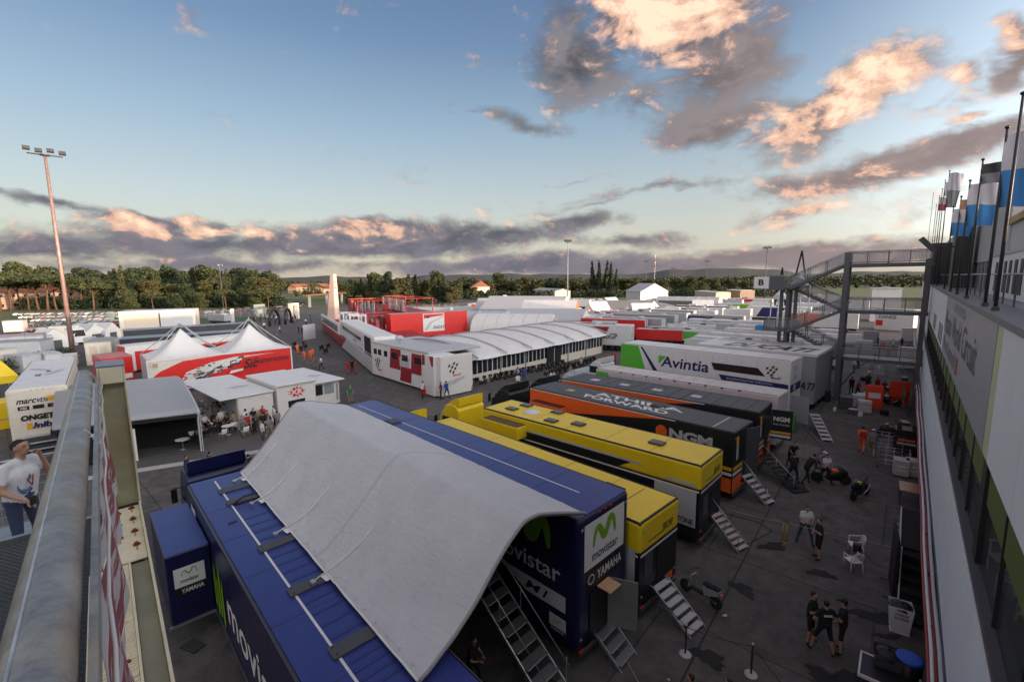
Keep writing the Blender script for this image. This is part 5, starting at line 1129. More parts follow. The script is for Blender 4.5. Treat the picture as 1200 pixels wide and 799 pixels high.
# dark grey barrel-roof hospitality tent with open black front and deck
def barrel():
    t = thing('hospitality_tent', (-44, 8, 0), 0, 'grey barrel-roofed tent with open black front beside the column', 'tent')
    A, B = Vector((-36.6, 8.9, 0)), Vector((-40.8, -1.5, 0)); dd = (B-A).normalized(); nn_ = Vector((-.993, .11, 0)); Ln = 7.6; Wd = 13.5; o = Vector((44, -8, 0))
    G = []
    for i in range(17):
        s = i/16; row = []
        for j in range(2):
            p = A+dd*Ln*j+nn_*Wd*s+o; row.append((p.x, p.y, 3.1+1.1*math.sin(s*math.pi*.86)))
        G.append(row)
    gr = mat('grey_membrane', (.34, .345, .36), .5, var=.06, scale=.5)
    ob = MB().grid(G, gr).build('roof', t); sm = ob.modifiers.new('t', 'SOLIDIFY'); sm.thickness = .12
    end = [tuple(r_[0]) for r_ in G]; MB().prism(end+[(end[-1][0], end[-1][1], 3.0), (end[0][0], end[0][1], 3.0)], -dd*.08, lgrey).build('gable', t)
    f = lambda a, b, z: A+dd*a+nn_*b+o+Vector((0, 0, z))
    MB().obox(f(0, .05, .3), dd*Ln, nn_*.06, (0, 0, .12), dgrey).build('sill', t)
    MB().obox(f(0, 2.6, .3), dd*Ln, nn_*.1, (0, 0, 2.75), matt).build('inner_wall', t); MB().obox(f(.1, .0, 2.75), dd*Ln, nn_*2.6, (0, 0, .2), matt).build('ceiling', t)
    MB().obox(f(-.05, .0, 0), dd*.18, nn_*.18, (0, 0, 3.15), lgrey).build('post', t)
    MB().obox(f(.0, .0, .0), dd*.05, nn_*Wd, (0, 0, 2.95), mat('smoked_pane', (.03, .032, .035), .25)).build('side_wall', t)
    for (a0, a1, z0, z1) in ((3.6, 3.8, .3, 2.3), (6.3, 6.5, .3, 2.3), (3.6, 6.5, 2.3, 2.48)): MB().obox(f(a0, -.04, z0), dd*(a1-a0), nn_*.12, (0, 0, z1-z0), white).build('door_frame', t)
    MB().obox(f(3.8, .25, .3), dd*2.3, nn_*.03, (0, 0, 2.0), glass).build('door', t)
    MB().obox(f(-7.2, -1.6, .0), dd*14.5, nn_*5.8, (0, 0, .28), mat('deck_boards', (.10, .095, .09), .6, var=.2)).build('deck', t)
    MB().obox(f(-7.2, -1.66, .02), dd*14.5, nn_*.05, (0, 0, .24), lgrey).build('deck_edge', t)
    return f, o, dd, nn_
bf, bo, bdd, bnn = barrel()
# white deck furniture
def chair_proto():
    t = thing('cafe_chair', (0, 0, 0), 0, 'white shell chair on the deck', 'chair')
    G = []
    for i in range(9):
        s = i/8; row = []
        for j in range(7):
            v = j/6-.5
            if s < .55: x = .24-.46*(s/.55); z = .46-.02*math.sin(s*5)+.06*(2*v)**2
            else: x = -.22-.10*(s-.55)/.45; z = .46+.40*(s-.55)/.45; x += .10*(2*v)**2
            row.append((x, v*.46, z))
        G.append(row)
    o = MB().grid(G, plastic).build('seat_shell', t); m = o.modifiers.new('t', 'SOLIDIFY'); m.thickness = .02
    for x, y in ((.18, .18), (.18, -.18), (-.18, .18), (-.18, -.18)): MB().tube([(x*.8, y*.8, .45), (x*1.15, y*1.15, 0)], .012, alu, 6).build('leg', t)
    return t
def table_proto(r=.45):
    t = thing('cafe_table', (0, 0, 0), 0, 'round white table on the deck', 'table')
    MB().lathe((0, 0, .70), [(r-.02, 0), (r, .01), (r, .03), (r-.02, .035)], plastic, 20).build('table_top', t); MB().lathe((0, 0, 0), [(.25, 0), (.24, .02), (.03, .05), (.025, .7)], alu, 12).build('leg', t)
    return t
cp, tp = chair_proto(), table_proto(); first = [True, True]
deckspots = [(202, 520, 0), (226, 517, 170), (215, 526, None), (233, 512, 30), (262, 515, 200), (268, 509, None), (250, 503, 80), (276, 506, 150), (243, 496, None), (252, 489, 20), (238, 488, 120), (262, 494, 300), (280, 497, None), (245, 480, 10), (256, 476, None), (236, 476, 100), (270, 485, 250), (288, 512, 190)]
lbl = ['white shell chair nearest the door frame of the grey tent', 'white shell chair right of the deck\'s first round table', 'round white table nearest the black tent front', 'white shell chair behind the first deck table', 'white shell chair at the deck edge among seated people', 'round white table amid the seated group', 'white shell chair at mid deck facing right', 'white shell chair behind the seated group', 'round white table at the middle of the deck', 'white shell chair beyond the middle table', 'white shell chair left of the middle table', 'white shell chair right of the middle table', 'round white table nearest the white cabin', 'white shell chair at the back of the deck', 'round white table farthest back on the deck', 'leftmost white shell chair at the back of the deck', 'white shell chair near the cabin wall', 'white shell chair at the right end of the deck']
for (u, v, rz), lb in zip(deckspots, lbl):
    src = tp if rz is None else cp; k = 0 if rz is None else 1; p = at(u, v, .28)
    if first[k]: src.location = p; src.rotation_euler = (0, 0, R(rz or 0)); src['label'] = lb; src['group'] = 'white chairs on the deck' if k else 'round tables on the deck'; first[k] = False
    else: copy_thing(src, p, rz or 0, lb)
# arched metal frame beside the door
t = thing('display_stand', at(212, 516, .28), 60, 'white curved tubular display stand on the deck by the black tent front', 'frame')
for k in range(3): MB().tube([(-1.2+.3*k, 0, 0), (-1.0+.2*k, .1*k, .9), (0, .15*k, 1.35-.2*k), (1.1, .1*k, .8), (1.3, 0, 0)], .035, white, 8).build('hoop', t)
# red racing billboard with two peaked roofs
def redtent():
    A, B = at(178, 465), at(342, 441); d = (B-A); Ln = d.length; ang = math.degrees(math.atan2(d.y, d.x))
    t = thing('marquee', A, ang, 'white twin-peaked marquee behind a long red billboard', 'tent')
    # local x along the front, -y? : local y points away (to -X)
    H = 3.85
    for x in (0, Ln/2, Ln): 
        for y in (0, 6.6): bb(t, x-.06, x+.06, y-.06, y+.06, 0, H, white, 'post')
    bb(t, -.1, Ln+.1, -.16, -.08, .35, H, red, 'billboard'); bb(t, -.15, Ln+.15, -.19, -.165, H-.12, H+.06, white, 'frame_rail'); bb(t, Ln+.02, Ln+.15, -.19, -.165, .3, H-.13, white, 'frame_rail'); bb(t, -.15, 0, -.19, -.165, .3, H-.13, white, 'frame_rail')
    p = Plane(t, (0, -.166, 0), (1, 0, 0), (0, 0, 1))
    p.poly([(.02, H-.15), (.02, 1.9), (.9, 2.6), (3.0, 3.5), (6.5, H-.15)], mat('cream_white', (.66, .62, .56), .5), 'stripe')
    p.poly([(2.2, .5), (4.0, .8), (6.6, 2.3), (8.3, 3.15), (12.4, 3.35), (8.0, 3.35), (5.6, 3.0), (3.2, 2.2)], MC['cream_white'], 'stripe')
    p.poly([(0.02, .38), (Ln-.1, .38), (Ln-.1, .52), (.02, .5)], white, 'stripe')
    rs = np.random.RandomState(5)
    for i in range(90):                                   # dark racing collage in the pale swoosh
        f = rs.rand(); x = 3.4+4.9*f; y = 1.05+1.75*f+(rs.rand()-.5)*(1.1-.5*f); w_ = .2+.42*rs.rand()
        p.poly([(x, y), (x+w_, y+.08), (x+w_*1.1, y+.08+w_*.5), (x+.02, y+w_*.4)], (black, dgrey, grey, white)[rs.randint(4)], 'logo', lift=.02+.0007*i)
    for i in range(16):
        f = rs.rand(); x = 2.7+3*f; y = 1.3+1.3*f+(rs.rand())*.5; p.rect(x, y, x+.28, y+.1, (black, red, navy)[rs.randint(3)], 'logo', lift=.054+.001*i)
    p.text('Sic', 8.7, 1.9, 1.4, 1.1, black, .02, .3); p.text('Supersonic', 9.7, 2.2, 4.1, .85, black, .01, .3)
    p.poly([(7.2, 1.5), (8.6, 1.7), (8.7, 1.95), (7.4, 1.85)], white, 'logo'); p.rect(.3, 3.2, .75, 3.6, wood, 'logo')
    for k in range(2):
        cx = Ln*(.25+.5*k); hw = Ln/4; cy = 3.3; G = []
        for i in range(13):
            s = i/12; row = []
            for j in range(32):
                th = 2*math.pi*j/32; c, q = math.cos(th), math.sin(th); m_ = max(abs(c), abs(q)); sq = (c/m_, q/m_)
                rr_ = 1-s; row.append((cx+sq[0]*hw*rr_, cy+sq[1]*3.3*rr_, H+3.1*(s**1.7)*.95+.02))
            row.append(row[0]); G.append(row)
        MB().grid(G, white2, True).build('peaked_roof', t)
        top = (cx, cy, H+3.6)
        for sx in (-1, 1):
            for sy in (-1, 1): MB().tube([top, (cx+sx*hw*.5, cy+sy*1.65, H+1.7), (cx+sx*hw, cy+sy*3.3, H+.06)], .05, lgrey, 6).build('rafter', t)
        MB().lathe(top, [(.12, -.3), (.08, 0), (.03, .25)], lgrey, 8).build('finial', t)
    bb(t, -.08, -.04, 0, 6.6, .3, H, lgrey, 'side_wall')
redtent()
# white sunburst-lettered cabins
t = thing('display_cabin', (-40.3, 12.2, 0), 0, 'white three-part display cabin with red starburst marks', 'cabin')
def O_(x0, x1, y0, y1, z0, z1, m, nm, c=.02): return MB().rbox(x0+40.3, x1+40.3, y0-12.2, y1-12.2, z0, z1, m, c, 1).build(nm, t)
wq = mat('warm_white', (.70, .66, .62), .5, var=.04)
O_(-49.5, -40.55, 12.5, 15.3, 0, 2.7, wq, 'annex_body'); O_(-51.0, -40.3, 11.2, 15.35, 2.72, 2.82, white, 'annex_roof')
O_(-47, -40.5, 15.6, 19.0, 0, 3.0, wq, 'centre_body'); O_(-47.2, -39.6 if False else -40.3, 15.5, 19.1, 3.02, 3.2, white, 'centre_roof')
O_(-50, -42.2, 19.15, 22.2, 0, 2.35, wq, 'right_body'); O_(-50.5, -41.6, 19.12, 22.5, 2.37, 2.48, white, 'right_roof')
def burst(p, cx, cy, r_, m, n=13):
    pts = []
    for i in range(2*n):
        rr_ = r_*(1 if i % 2 == 0 else .62)*(1+.18*math.sin(i*2.3)); th = math.pi*i/n; pts.append((cx+rr_*1.5*math.cos(th), cy+rr_*math.sin(th)))
    p.poly(pts, m, 'logo')
p = Plane(t, (40.3-40.5+.0, 15.6-12.2, 0), (0, 1, 0), (0, 0, 1)); burst(p, 1.7, 2.3, .52, red); p.text('XR', 1.15, 2.05, 1.1, .5, white, .04); p.rect(.9, 1.0, 2.4, 1.6, glass, 'window')
pr = Plane(t, (40.3-47.5, 12.0-12.2, 2.822), (0, 1, 0), (-1, 0, 0)); burst(pr, 1.9, -3.2, .7, lgrey)
pr = Plane(t, (40.3-47.5, 19.2-12.2, 2.482), (0, 1, 0), (-1, 0, 0)); burst(pr, 1.7, -2.4, .7, lgrey)
p = Plane(t, (40.3-42.2, 19.15-12.2, 0), (0, 1, 0), (0, 0, 1)); p.rect(.25, 1.1, 1.35, 2.1, black, 'window'); p.rect(1.5, 1.1, 2.5, 2.1, mat('pale_pane', (.30, .32, .32), .2), 'window'); p.rect(2.7, .3, 2.9, 2.0, MC['pale_pane'], 'window')
O_(-40.54, -40.47, 12.55, 15.25, .15, 2.6, wq, 'shutter')
# ------------------------------------------------------------------ long bowed marquee with glazed side
def longtent():
    A = at(553, 451); B = at(705, 413.5); d = (B-A).normalized(); Ln = (B-A).length; ang = math.degrees(math.atan2(d.y, d.x))
    t = thing('marquee', A, ang, 'long white marquee of bowed bays with a glazed side and scooters in front', 'tent')
    W_ = 16; H = 2.7; nb = 6; bw_ = Ln/nb
    for k in range(nb):
        G = []
        for i in range(21):
            s = i/20; row = []
            for j in range(9):
                v = j/8; x = bw_*(k+v); z = H+.25+1.7*math.sin(math.pi*min(1, s*.97+.03))**.8-.32*math.sin(math.pi*v)*(.5+math.sin(math.pi*s)); y = -1.1+(W_+1.6)*s
                row.append((x, y-(-.35*math.sin(math.pi*v) if s < .1 else 0), z-(.0 if s > .05 else .18)))
            G.append(row)
        o = MB().grid(G, white2).build('roof_bay', t); m = o.modifiers.new('t', 'SOLIDIFY'); m.thickness = .04
    for k in range(nb+1):
        pts = [(bw_*k, -1.1+(W_+1.6)*i/20, H+.30+1.7*math.sin(math.pi*min(1, i/20*.97+.03))**.8) for i in range(21)]; MB().tube(pts, .09, lgrey if k else grey, 6).build('arch_rib', t)
        bb(t, bw_*k-.08, bw_*k+.08, -.1, .1, 0, H+.3, grey, 'post')
    bb(t, 0, Ln, .0, .12, 0, 1.15, cream, 'low_wall')
    n = 34; w_ = Ln/n
    for i in range(n):
        bb(t, i*w_+.12, (i+1)*w_-.04, .02, .06, 1.16, H, glass, 'window'); bb(t, i*w_-.03, i*w_+.11, -.03, .12, 1.16, H, lgrey if i % 4 else wq, 'mullion')
    bb(t, 14.2, 17.5, -.12, -.02, 0, 2.5, matt, 'doorway'); bb(t, 15.8, 15.9, -.16, -.125, 0, 2.5, lgrey, 'door_frame')
    end = [(0, -1.1+(W_+1.6)*i/20, H+.25+1.7*math.sin(math.pi*min(1, i/20*.97+.03))**.8) for i in range(21)]
    MB().prism([(-.02, 0, 0)]+[(-.02, y, z-.05) for _, y, z in end if 0 <= y <= W_]+[(-.02, W_, 0)], (-.05, 0, 0), wq).build('gable', t)
    MB().prism([(Ln+.02, 0, 0)]+[(Ln+.02, y, z-.05) for _, y, z in end if 0 <= y <= W_]+[(Ln+.02, W_, 0)], (.05, 0, 0), wq).build('gable', t)
    G = []
    for i in range(21):
        q = i/20; y = -1.0+(W_+1.6)*q; z = H+.12+1.7*math.sin(math.pi*min(1, q*.97+.03))**.8; G.append([(-.1-4.6*v*(1-.3*abs(2*q-1)), y+(W_/2-y)*.12*v, z-(z-H)*.75*v**1.6) for v in (0, .2, .4, .6, .8, 1)])
    o = MB().grid(G, lgrey).build('end_canopy', t); m = o.modifiers.new('t', 'SOLIDIFY'); m.thickness = .05
    bb(t, 0, Ln, W_-.1, W_, 0, H, wq, 'back_wall')
    return A, d
LT = longtent()
# white chequered hospitality box
def gpbox():
    A, B = at(437, 440), at(503, 461); d = (B-A).normalized(); Ln = (B-A).length; ang = math.degrees(math.atan2(d.y, d.x))
    t = thing('hospitality_unit', A, ang, 'white unit with dark red chequers and small square windows left of the long marquee', 'trailer')
    wn_ = 3.9; H = 4.3
    MB().rbox(0, Ln, 0, 2.9, .35, H-.1, white, .08).build('body', t); MB().rbox(-.1, Ln+.2, -.05, 7.0, H-.1, H+.15, lgrey, .06, 2).build('roof', t)
    MB().rbox(Ln+.25, Ln+2.0, -.6, 2.0, .1, H, white, .08).build('end_pod', t); MB().rbox(Ln+2.02, Ln+2.6, -.2, 3.9, .1, H-.05, wq, .06).build('end_pod', t)
    p = Plane(t, (0, -.002, 0), (1, 0, 0), (0, 0, 1))
    for a in (.6, 1.75, 3.3): p.rect(a, 2.9, a+.85, 3.6, glass, 'window')
    for a, b_, w_, h_ in ((4.6, 1.7, 2.6, 2.4), (9.5, 1.7, 2.2, 2.3), (7.0, .45, 2.5, 1.75), (11.9, 3.0, .8, 1.1)): p.poly([(a, b_), (a+w_, b_), (a+w_*1.08, b_+h_), (a+w_*.15, b_+h_)], dred, 'chequer')
    p.rect(7.1, 2.2, 9.2, 3.3, lgrey, 'chequer')
    for a in (5.2, 7.6, 10.4): p.rect(a, 2.9, a+1.35, 3.6, glass, 'window')
    p.gp(.9, .9, 2.0, black, red); p.rect(0, .3, Ln, .5, wq, 'skirt')
    q = Plane(t, (Ln+2.604, -.2, 0), (0, 1, 0), (0, 0, 1)); q.gp(.9, 2.0, 1.9, black, red); q.poly([(.3, 1.5), (3.0, 1.95), (3.0, 1.7), (1.6, 1.2), (.3, 1.2)], lgrey, 'logo')
    q2 = Plane(t, (Ln+.25, -.604, 0), (1, 0, 0), (0, 0, 1)); q2.poly([(.9, 4.25), (1.7, 4.25), (1.6, 3.2), (1.3, 3.2)], dred, 'stripe')
    MB().lathe((4.5, 1.5, H+.15), [(.02, 0), (.04, .3), (.45, .4), (.5, .8), (.2, .95)], lgrey, 14).build('satellite_dome', t)
    MB().rbox(Ln-.1, Ln+.25, -1.0, -.62, 0, 1.1, red, .08).build('extinguisher', t)
gpbox()
# red and white two-storey hospitality building
def duchosp():
    A, B = at(385, 395), at(437, 440); d = (B-A).normalized(); Ln = (B-A).length; ang = math.degrees(math.atan2(d.y, d.x))
    t = thing('hospitality_unit', A, ang, 'red and white two-storey hospitality unit with open roof terrace', 'hospitality building')
    x0 = 0
    MB().prism([(Ln*.42, 0, .3), (Ln, 0, .3), (Ln, 0, 2.0), (Ln*.55, 0, 2.4)], (0, .3, 0), lgrey).build('side_panel', t)
    MB().rbox(-14, Ln*.6, .2, 3.2, .3, 2.0, dred, .1).build('lower_wall', t); MB().rbox(Ln*.35, Ln-.3, .35, 3.6, 2.05, 4.9, white, .3).build('upper_cabin', t); MB().box(Ln*.35, Ln-.2, .4, 3.6, .3, 2.04, dred).build('lower_wall', t)
    p = Plane(t, (0, .348, 0), (1, 0, 0), (0, 0, 1)); p.poly([(Ln*.42, 3.5), (Ln*.80, 3.35), (Ln*.80, 3.85), (Ln*.40, 4.2)], glass, 'window'); p.text('DUCATI', Ln*.66, 2.75, 2.6, .4, dgrey, .02)
    bb(t, Ln*.86, Ln*.96, .3, .34, 2.4, 4.5, matt, 'doorway'); bb(t, Ln*.84, Ln*.855, .25, .34, 2.2, 4.7, white, 'door_frame'); bb(t, Ln*.965, Ln*.98, .25, .34, 2.2, 4.7, white, 'door_frame')
    MB().rbox(-14, Ln*.34, .1, .5, 2.1, 4.2, white, .12).build('balcony_front', t)
    for x in range(-13, int(Ln*.34), 2): bb(t, x, x+1.3, .06, .1, 2.5, 3.7, glass if x % 4 else dgrey, 'window')
    bb(t, -14, Ln*.9, .4, 14, 2.0, 2.05, dred, 'terrace')
    # red frames
    def frame(x0, x1, y0, y1, z0, z1, m, nm='frame', w=.18):
        for a in (x0, x1):
            for b in (y0, y1): bb(t, a-w/2, a+w/2, b-w/2, b+w/2, z0, z1, m, nm)
        for b in (y0, y1): bb(t, x0-w/2-.01, x1+w/2+.01, b-w/2-.01, b+w/2+.01, z1, z1+w, m, nm)
        for a in (x0, x1): bb(t, a-w/2, a+w/2, y0+w, y1-w, z1+.01, z1+w-.01, m, nm)
    frame(-10, 3, 6, 13, 2.1, 7.6, red); frame(4, 13, 6, 13, 2.1, 5.0, red); frame(0, 6, 2.5, 5.5, 2.1, 5.0, white, w=.3); frame(9, 13.5, 2.6, 5.5, 2.1, 5.2, white, w=.3)
    bb(t, -10, 3, 6, 13, 4.9, 5.1, dred, 'floor'); 
    for i, (x, y) in enumerate(((-8, 7), (-5, 9), (-2, 7.5), (1, 10), (6, 8), (8, 10), (11, 8))):
        bb(t, x, x+1.6, y, y+.06, 5.1 if x < 3 else 2.1, (5.1 if x < 3 else 2.1)+2.0, (white, glass, lgrey, red)[i % 4], 'screen')
    for k in range(9): bb(t, -13+k*2.6, -12.9+k*2.6, 13.2, 13.3, 2.1, 4, dred, 'post')
    for x, y in ((-12, 3), (-9, 2.5), (-5.5, 3.2), (2, 7), (5, 9), (7.5, 7), (10, 10), (12, 7)): MB().rbox(x, x+.9, y, y+.9, 2.06, 2.9, (red, white, dred)[int(abs(x)) % 3], .05, 1).build('furniture', t)
    for i in range(26):
        x = -13+rnd.random()*26; y = 5.5+rnd.random()*8; z0 = 2.06 if x > 3 or i % 2 else 5.12; m_ = (red, dred, white, red, lgrey, glass)[i % 6]; w_ = .8+rnd.random()*1.8
        bb(t, x, x+w_, y, y+.08+.5*(i % 3 == 0), z0, z0+1.2+rnd.random()*1.3, m_, 'screen')
    bb(t, -10.1, -6, 5.9, 6.0, 5.1, 7.5, dred, 'panel'); bb(t, -1, 3.1, 5.9, 6.0, 2.1, 4.9, red, 'panel'); bb(t, 4.5, 8, 13.0, 13.1, 2.1, 5.1, red, 'panel')
    # glazed upper lounge with striped umbrellas
    frame(-14, -4, 15, 21, 5.2, 8.0, dred); frame(-4, 8, 15, 21, 5.2, 8.0, red)
    for k in range(10): bb(t, -13.5+k*2.1, -11.9+k*2.1, 14.9, 14.95, 5.3, 7.9, mat('clear_pane', (.22, .23, .22), .12) if k % 3 else white, 'pane')
    bb(t, -14, 8, 15.2, 21, 0, 5.18, dred, 'lower_block')
    return t
duchosp()
A, B = at(455, 401), at(545, 393.5); d = (B-A)
t, s, r, rf = trailer('race_trailer', 'bright red trailer with a white framed DUCATI emblem board', (B.x-1.4, B.y+1.2), 180-math.degrees(math.atan2(A.y-B.y, A.x-B.x))-0, d.length, 2.8, 5.4, red, lgrey, cham=.05, wheels=False)
L_ = d.length
s.rect(L_*.40, 1.5, L_*.68, 5.2, white, 'sign_board'); s.poly([(L_*.41, 4.2), (L_*.41, 5.05), (L_*.67, 5.05), (L_*.67, 4.7), (L_*.55, 4.5)], red, 'logo'); s.poly([(L_*.41, 1.8), (L_*.48, 3.4), (L_*.67, 4.6), (L_*.67, 4.3), (L_*.52, 3.3), (L_*.45, 1.8)], lgrey, 'logo'); s.text('DUCATI', L_*.53, 2.0, 2.6, .6, black, .03, .2)
s.poly([(L_*.44, 4.4), (L_*.47, 4.2), (L_*.49, 4.5), (L_*.485, 4.7), (L_*.44, 4.7)], black, 'logo')
# tall pink inflatable obelisk
t = thing('obelisk', at(391, 378), 20, 'tall narrow pale pink obelisk leaning slightly above the red hospitality unit', 'obelisk')
hO = 13.6
MB().add([(-1.5, -1.1, 0), (1.5, -1.1, 0), (1.5, 1.1, 0), (-1.5, 1.1, 0), (.3, -.55, hO), (1.5, -.55, hO+.4), (1.5, .55, hO+.4), (.3, .55, hO)], [(0, 1, 5, 4), (1, 2, 6, 5), (2, 3, 7, 6), (3, 0, 4, 7), (4, 5, 6, 7)], mat('pink_render', (.75, .50, .40), .6)).build('shaft', t)
p = Plane(t, (1.502, -.8, 3), (0, 1, 0), (0, 0, 1)); p.text('SIC', .3, 6.8, .9, 2.2, dred, .01)
# ------------------------------------------------------------------ trees: tapered trunk with limbs, crown of many small leaf faces
def limb(M, a, b, r0, r1, m=barkm, bend=.3, seed=0):
    rs = np.random.RandomState(seed); a = np.array(a, float); b = np.array(b, float); L = np.linalg.norm(b-a); pts = []
    for i in range(5):
        f = i/4; pts.append(tuple(a+(b-a)*f+rs.normal(size=3)*L*.05*bend*math.sin(f*math.pi)))
    M.tube(pts, [r0+(r1-r0)*i/4 for i in range(5)], m, 6)
def crown_round(seed, h, w, n, mats, s=.42):
    rs = np.random.RandomState(seed); bx_ = []; k = 15
    for i in range(k):
        th = rs.rand()*6.28; f = rs.rand(); z = h*(.16+.76*f); rr = w*.5*(1-.75*abs(f-.32))*(.3+.6*rs.rand()); q = w*(.13+.13*rs.rand())
        bx_.append((rr*math.cos(th), rr*math.sin(th), z, q*1.15, q*1.15, q*.9))
    bx_.append((0, 0, h*.5, w*.33, w*.33, h*.34)); bx_.append((0, 0, h*.9, w*.14, w*.14, h*.1))
    return leaf_cloud(MB(), bx_, n, s, mats, seed)
def crown_pine(seed, h, w, n, mats, s=.42):
    rs = np.random.RandomState(seed); bx_ = []
    for i in range(13):
        th = i*2.4; rr = w*.5*math.sqrt((i+.5)/13)*.85; q = w*(.14+.06*rs.rand())
        bx_.append((rr*math.cos(th), rr*math.sin(th), h*(.90-.10*(rr/(w*.5))**2)-rs.rand()*.5, q, q, h*.085))
    return leaf_cloud(MB(), bx_, n, s, mats, seed)
def crown_cone(seed, h, w, n, mats, s=.36):
    rs = np.random.RandomState(seed); bx_ = []
    for i in range(11):
        f = i/10; q = w*.5*(1-f*.82)*(.75+.3*rs.rand()); bx_.append(((rs.rand()-.5)*w*.16, (rs.rand()-.5)*w*.16, h*(.12+.82*f), q, q, h*.085))
    return leaf_cloud(MB(), bx_, n, s, mats, seed)
TREE = {}
def tree_kind(kind, var):
    if (kind, var) in TREE: return TREE[(kind, var)]
    sd_ = hash(kind) % 1 + var*7+{'oak': 1, 'pine': 2, 'cypress': 3, 'fir': 4}[kind]; T_ = MB(); H = 10.0
    if kind == 'oak':
        mats = [lf, lfy, [lf[0], lf[1]]][var % 3]; C_ = crown_round(sd_, H, 7.8, 5600, mats)
        T_.tube([(0, 0, -.2), (.05, .05, 1.5), (.1, -.05, 3.2), (0, .1, 5.5)], [.32, .24, .2, .1], barkm, 8)
        for i in range(6): th = i*1.05+var; limb(T_, (0.05, 0, 2.6+.4*i), (1.9*math.cos(th), 1.9*math.sin(th), 4.6+.5*i), .12, .04, seed=i+sd_)
    elif kind == 'pine':
        mats = [lf[1], lf[2], lf[0]] if var % 2 else [lf[1], lf[0], lfy[0]]; C_ = crown_pine(sd_, H, 8.6, 4800, mats)
        T_.tube([(0, 0, -.2), (.15, .1, 2.5), (.0, .2, 5.2), (.1, .1, 7.6)], [.26, .2, .17, .1], mat('pine_bark', (.12, .06, .035), .9, var=.3, scale=3), 8)
        for i in range(7): th = i*.9+var; limb(T_, (0.05, .1, 5.2+.3*i), (2.4*math.cos(th), 2.4*math.sin(th), 8.1+.1*i), .10, .03, MC['pine_bark'], seed=i+sd_)
    elif kind == 'cypress':
        C_ = crown_cone(sd_, H, 1.9, 1700, lfc if var % 2 else [lf[0], lfc[0], lfy[0]], .33); T_.tube([(0, 0, -.2), (0, 0, 9)], [.16, .03], barkm, 7)
        for i in range(3): limb(T_, (0, 0, 1+i), (.4*math.cos(i*2), .4*math.sin(i*2), 3+i), .05, .02, seed=i)
    else:
        C_ = crown_cone(sd_, H, 4.6, 3800, [lf[0], lf[1], lfy[1]] if var % 2 else [lf[0], lfc[0], lf[1]], .5); T_.tube([(0, 0, -.2), (0, 0, 9)], [.22, .03], barkm, 7)
        for i in range(5): th = i*1.3; limb(T_, (0, 0, 1.5+i), (1.2*math.cos(th), 1.2*math.sin(th), 2.2+i*1.3), .06, .02, seed=i)
    TREE[(kind, var)] = (T_.data('trunk'), C_.data('crown')); return TREE[(kind, var)]
def tree(kind, var, loc, h, label, group, wx=1.0, rz=None):
    tm, cm = tree_kind(kind, var); nm = {'oak': 'broadleaf_tree', 'pine': 'umbrella_pine', 'cypress': 'cypress_tree', 'fir': 'conifer_tree'}[kind]
    t = thing(nm, loc, rnd.random()*360 if rz is None else rz, label, 'tree', group); t.scale = (h/10*wx, h/10*wx, h/10); obj('trunk', tm, t); obj('crown', cm, t); return t
def dist_at(u, d): # ground point at photo column u, distance d along the view axis
    r_ = ray(u, 333.6-(u-0)*0.0094+.0); q = Vector((r_.x, r_.y, 0)); return q*(d)
def zat(u, v, d): return CAM_H+ray(u, v).z*d      # height seen at photo row v
TL = {'oak': 'broad tree', 'pine': 'flat-topped umbrella pine', 'cypress': 'narrow dark cypress', 'fir': 'pointed conifer'}
ORD = 'first second third fourth fifth sixth seventh eighth ninth tenth eleventh twelfth thirteenth fourteenth fifteenth sixteenth seventeenth eighteenth nineteenth twentieth twenty-first twenty-second twenty-third twenty-fourth twenty-fifth twenty-sixth twenty-seventh twenty-eighth twenty-ninth thirtieth thirty-first thirty-second thirty-third thirty-fourth thirty-fifth thirty-sixth thirty-seventh thirty-eighth thirty-ninth fortieth forty-first forty-second forty-third forty-fourth'.split()
def belt(spec, group, where0):
    for i_, (u, vt, d, kind, var, wx) in enumerate(sorted(spec)):
        where = (ORD[i_] if i_ < len(ORD) else ORD[len(spec)-1-i_].replace('first', 'last').replace('second', 'second-last')+('' if len(spec)-1-i_ < 2 else '-last'))+(' from left ' if i_ < len(ORD) else ' at right end, ')+where0
        p = dist_at(u, d); h = max(4, zat(u, vt, d)); tree(kind, var, (p.x, p.y, 0), h, TL[kind]+', '+where, group, wx)
rs = np.random.RandomState(11)
spec = []
for i, (u, vt) in enumerate([(-20, 318), (-4, 322), (8, 317), (20, 325), (30, 321), (41, 324), (52, 320), (62, 326), (72, 322), (84, 325), (94, 323), (106, 330)]): spec.append((u, vt, 200+rs.rand()*24, 'pine', i % 2, 1.25))
belt(spec, 'umbrella pines before the pink-lit building', 'before the sunlit building')
spec = []
for i, (u, vt) in enumerate([(25, 308), (48, 312), (112, 316), (128, 318), (143, 312), (158, 318), (172, 316), (186, 318), (200, 312), (214, 320), (226, 316), (238, 310), (250, 314), (266, 316), (278, 322), (290, 308 if False else 314), (301, 316), (310, 318), (320, 322), (170, 326), (196, 332), (212, 334), (120, 330)]):
    spec.append((u, vt, 235+rs.rand()*45, ('oak', 'fir', 'oak', 'cypress', 'fir', 'oak')[i % 6], i % 3, (1.0, .9, 1.1, 1.6, .8, .95)[i % 6]))
for i in range(17): spec.append((-10+i*20.5, 311+rs.rand()*8, 275+rs.rand()*20, ('oak', 'fir', 'oak')[i % 3], i % 3, 1.35))
for i in range(21): spec.append((100+i*10.8, 325+rs.rand()*9, 222+rs.rand()*15, 'oak' if i % 4 else 'fir', i % 3, 1.3))
belt(spec, 'trees of the dark belt at left', 'in the dark belt behind the cars')
spec = [(u, 336+rs.rand()*8, 190+rs.rand()*22, ('oak', 'pine', 'oak')[i % 3], i % 3, 1.2) for i, u in enumerate((150, 176, 205, 232, 262, 281, 298, 312, 270, 290))]
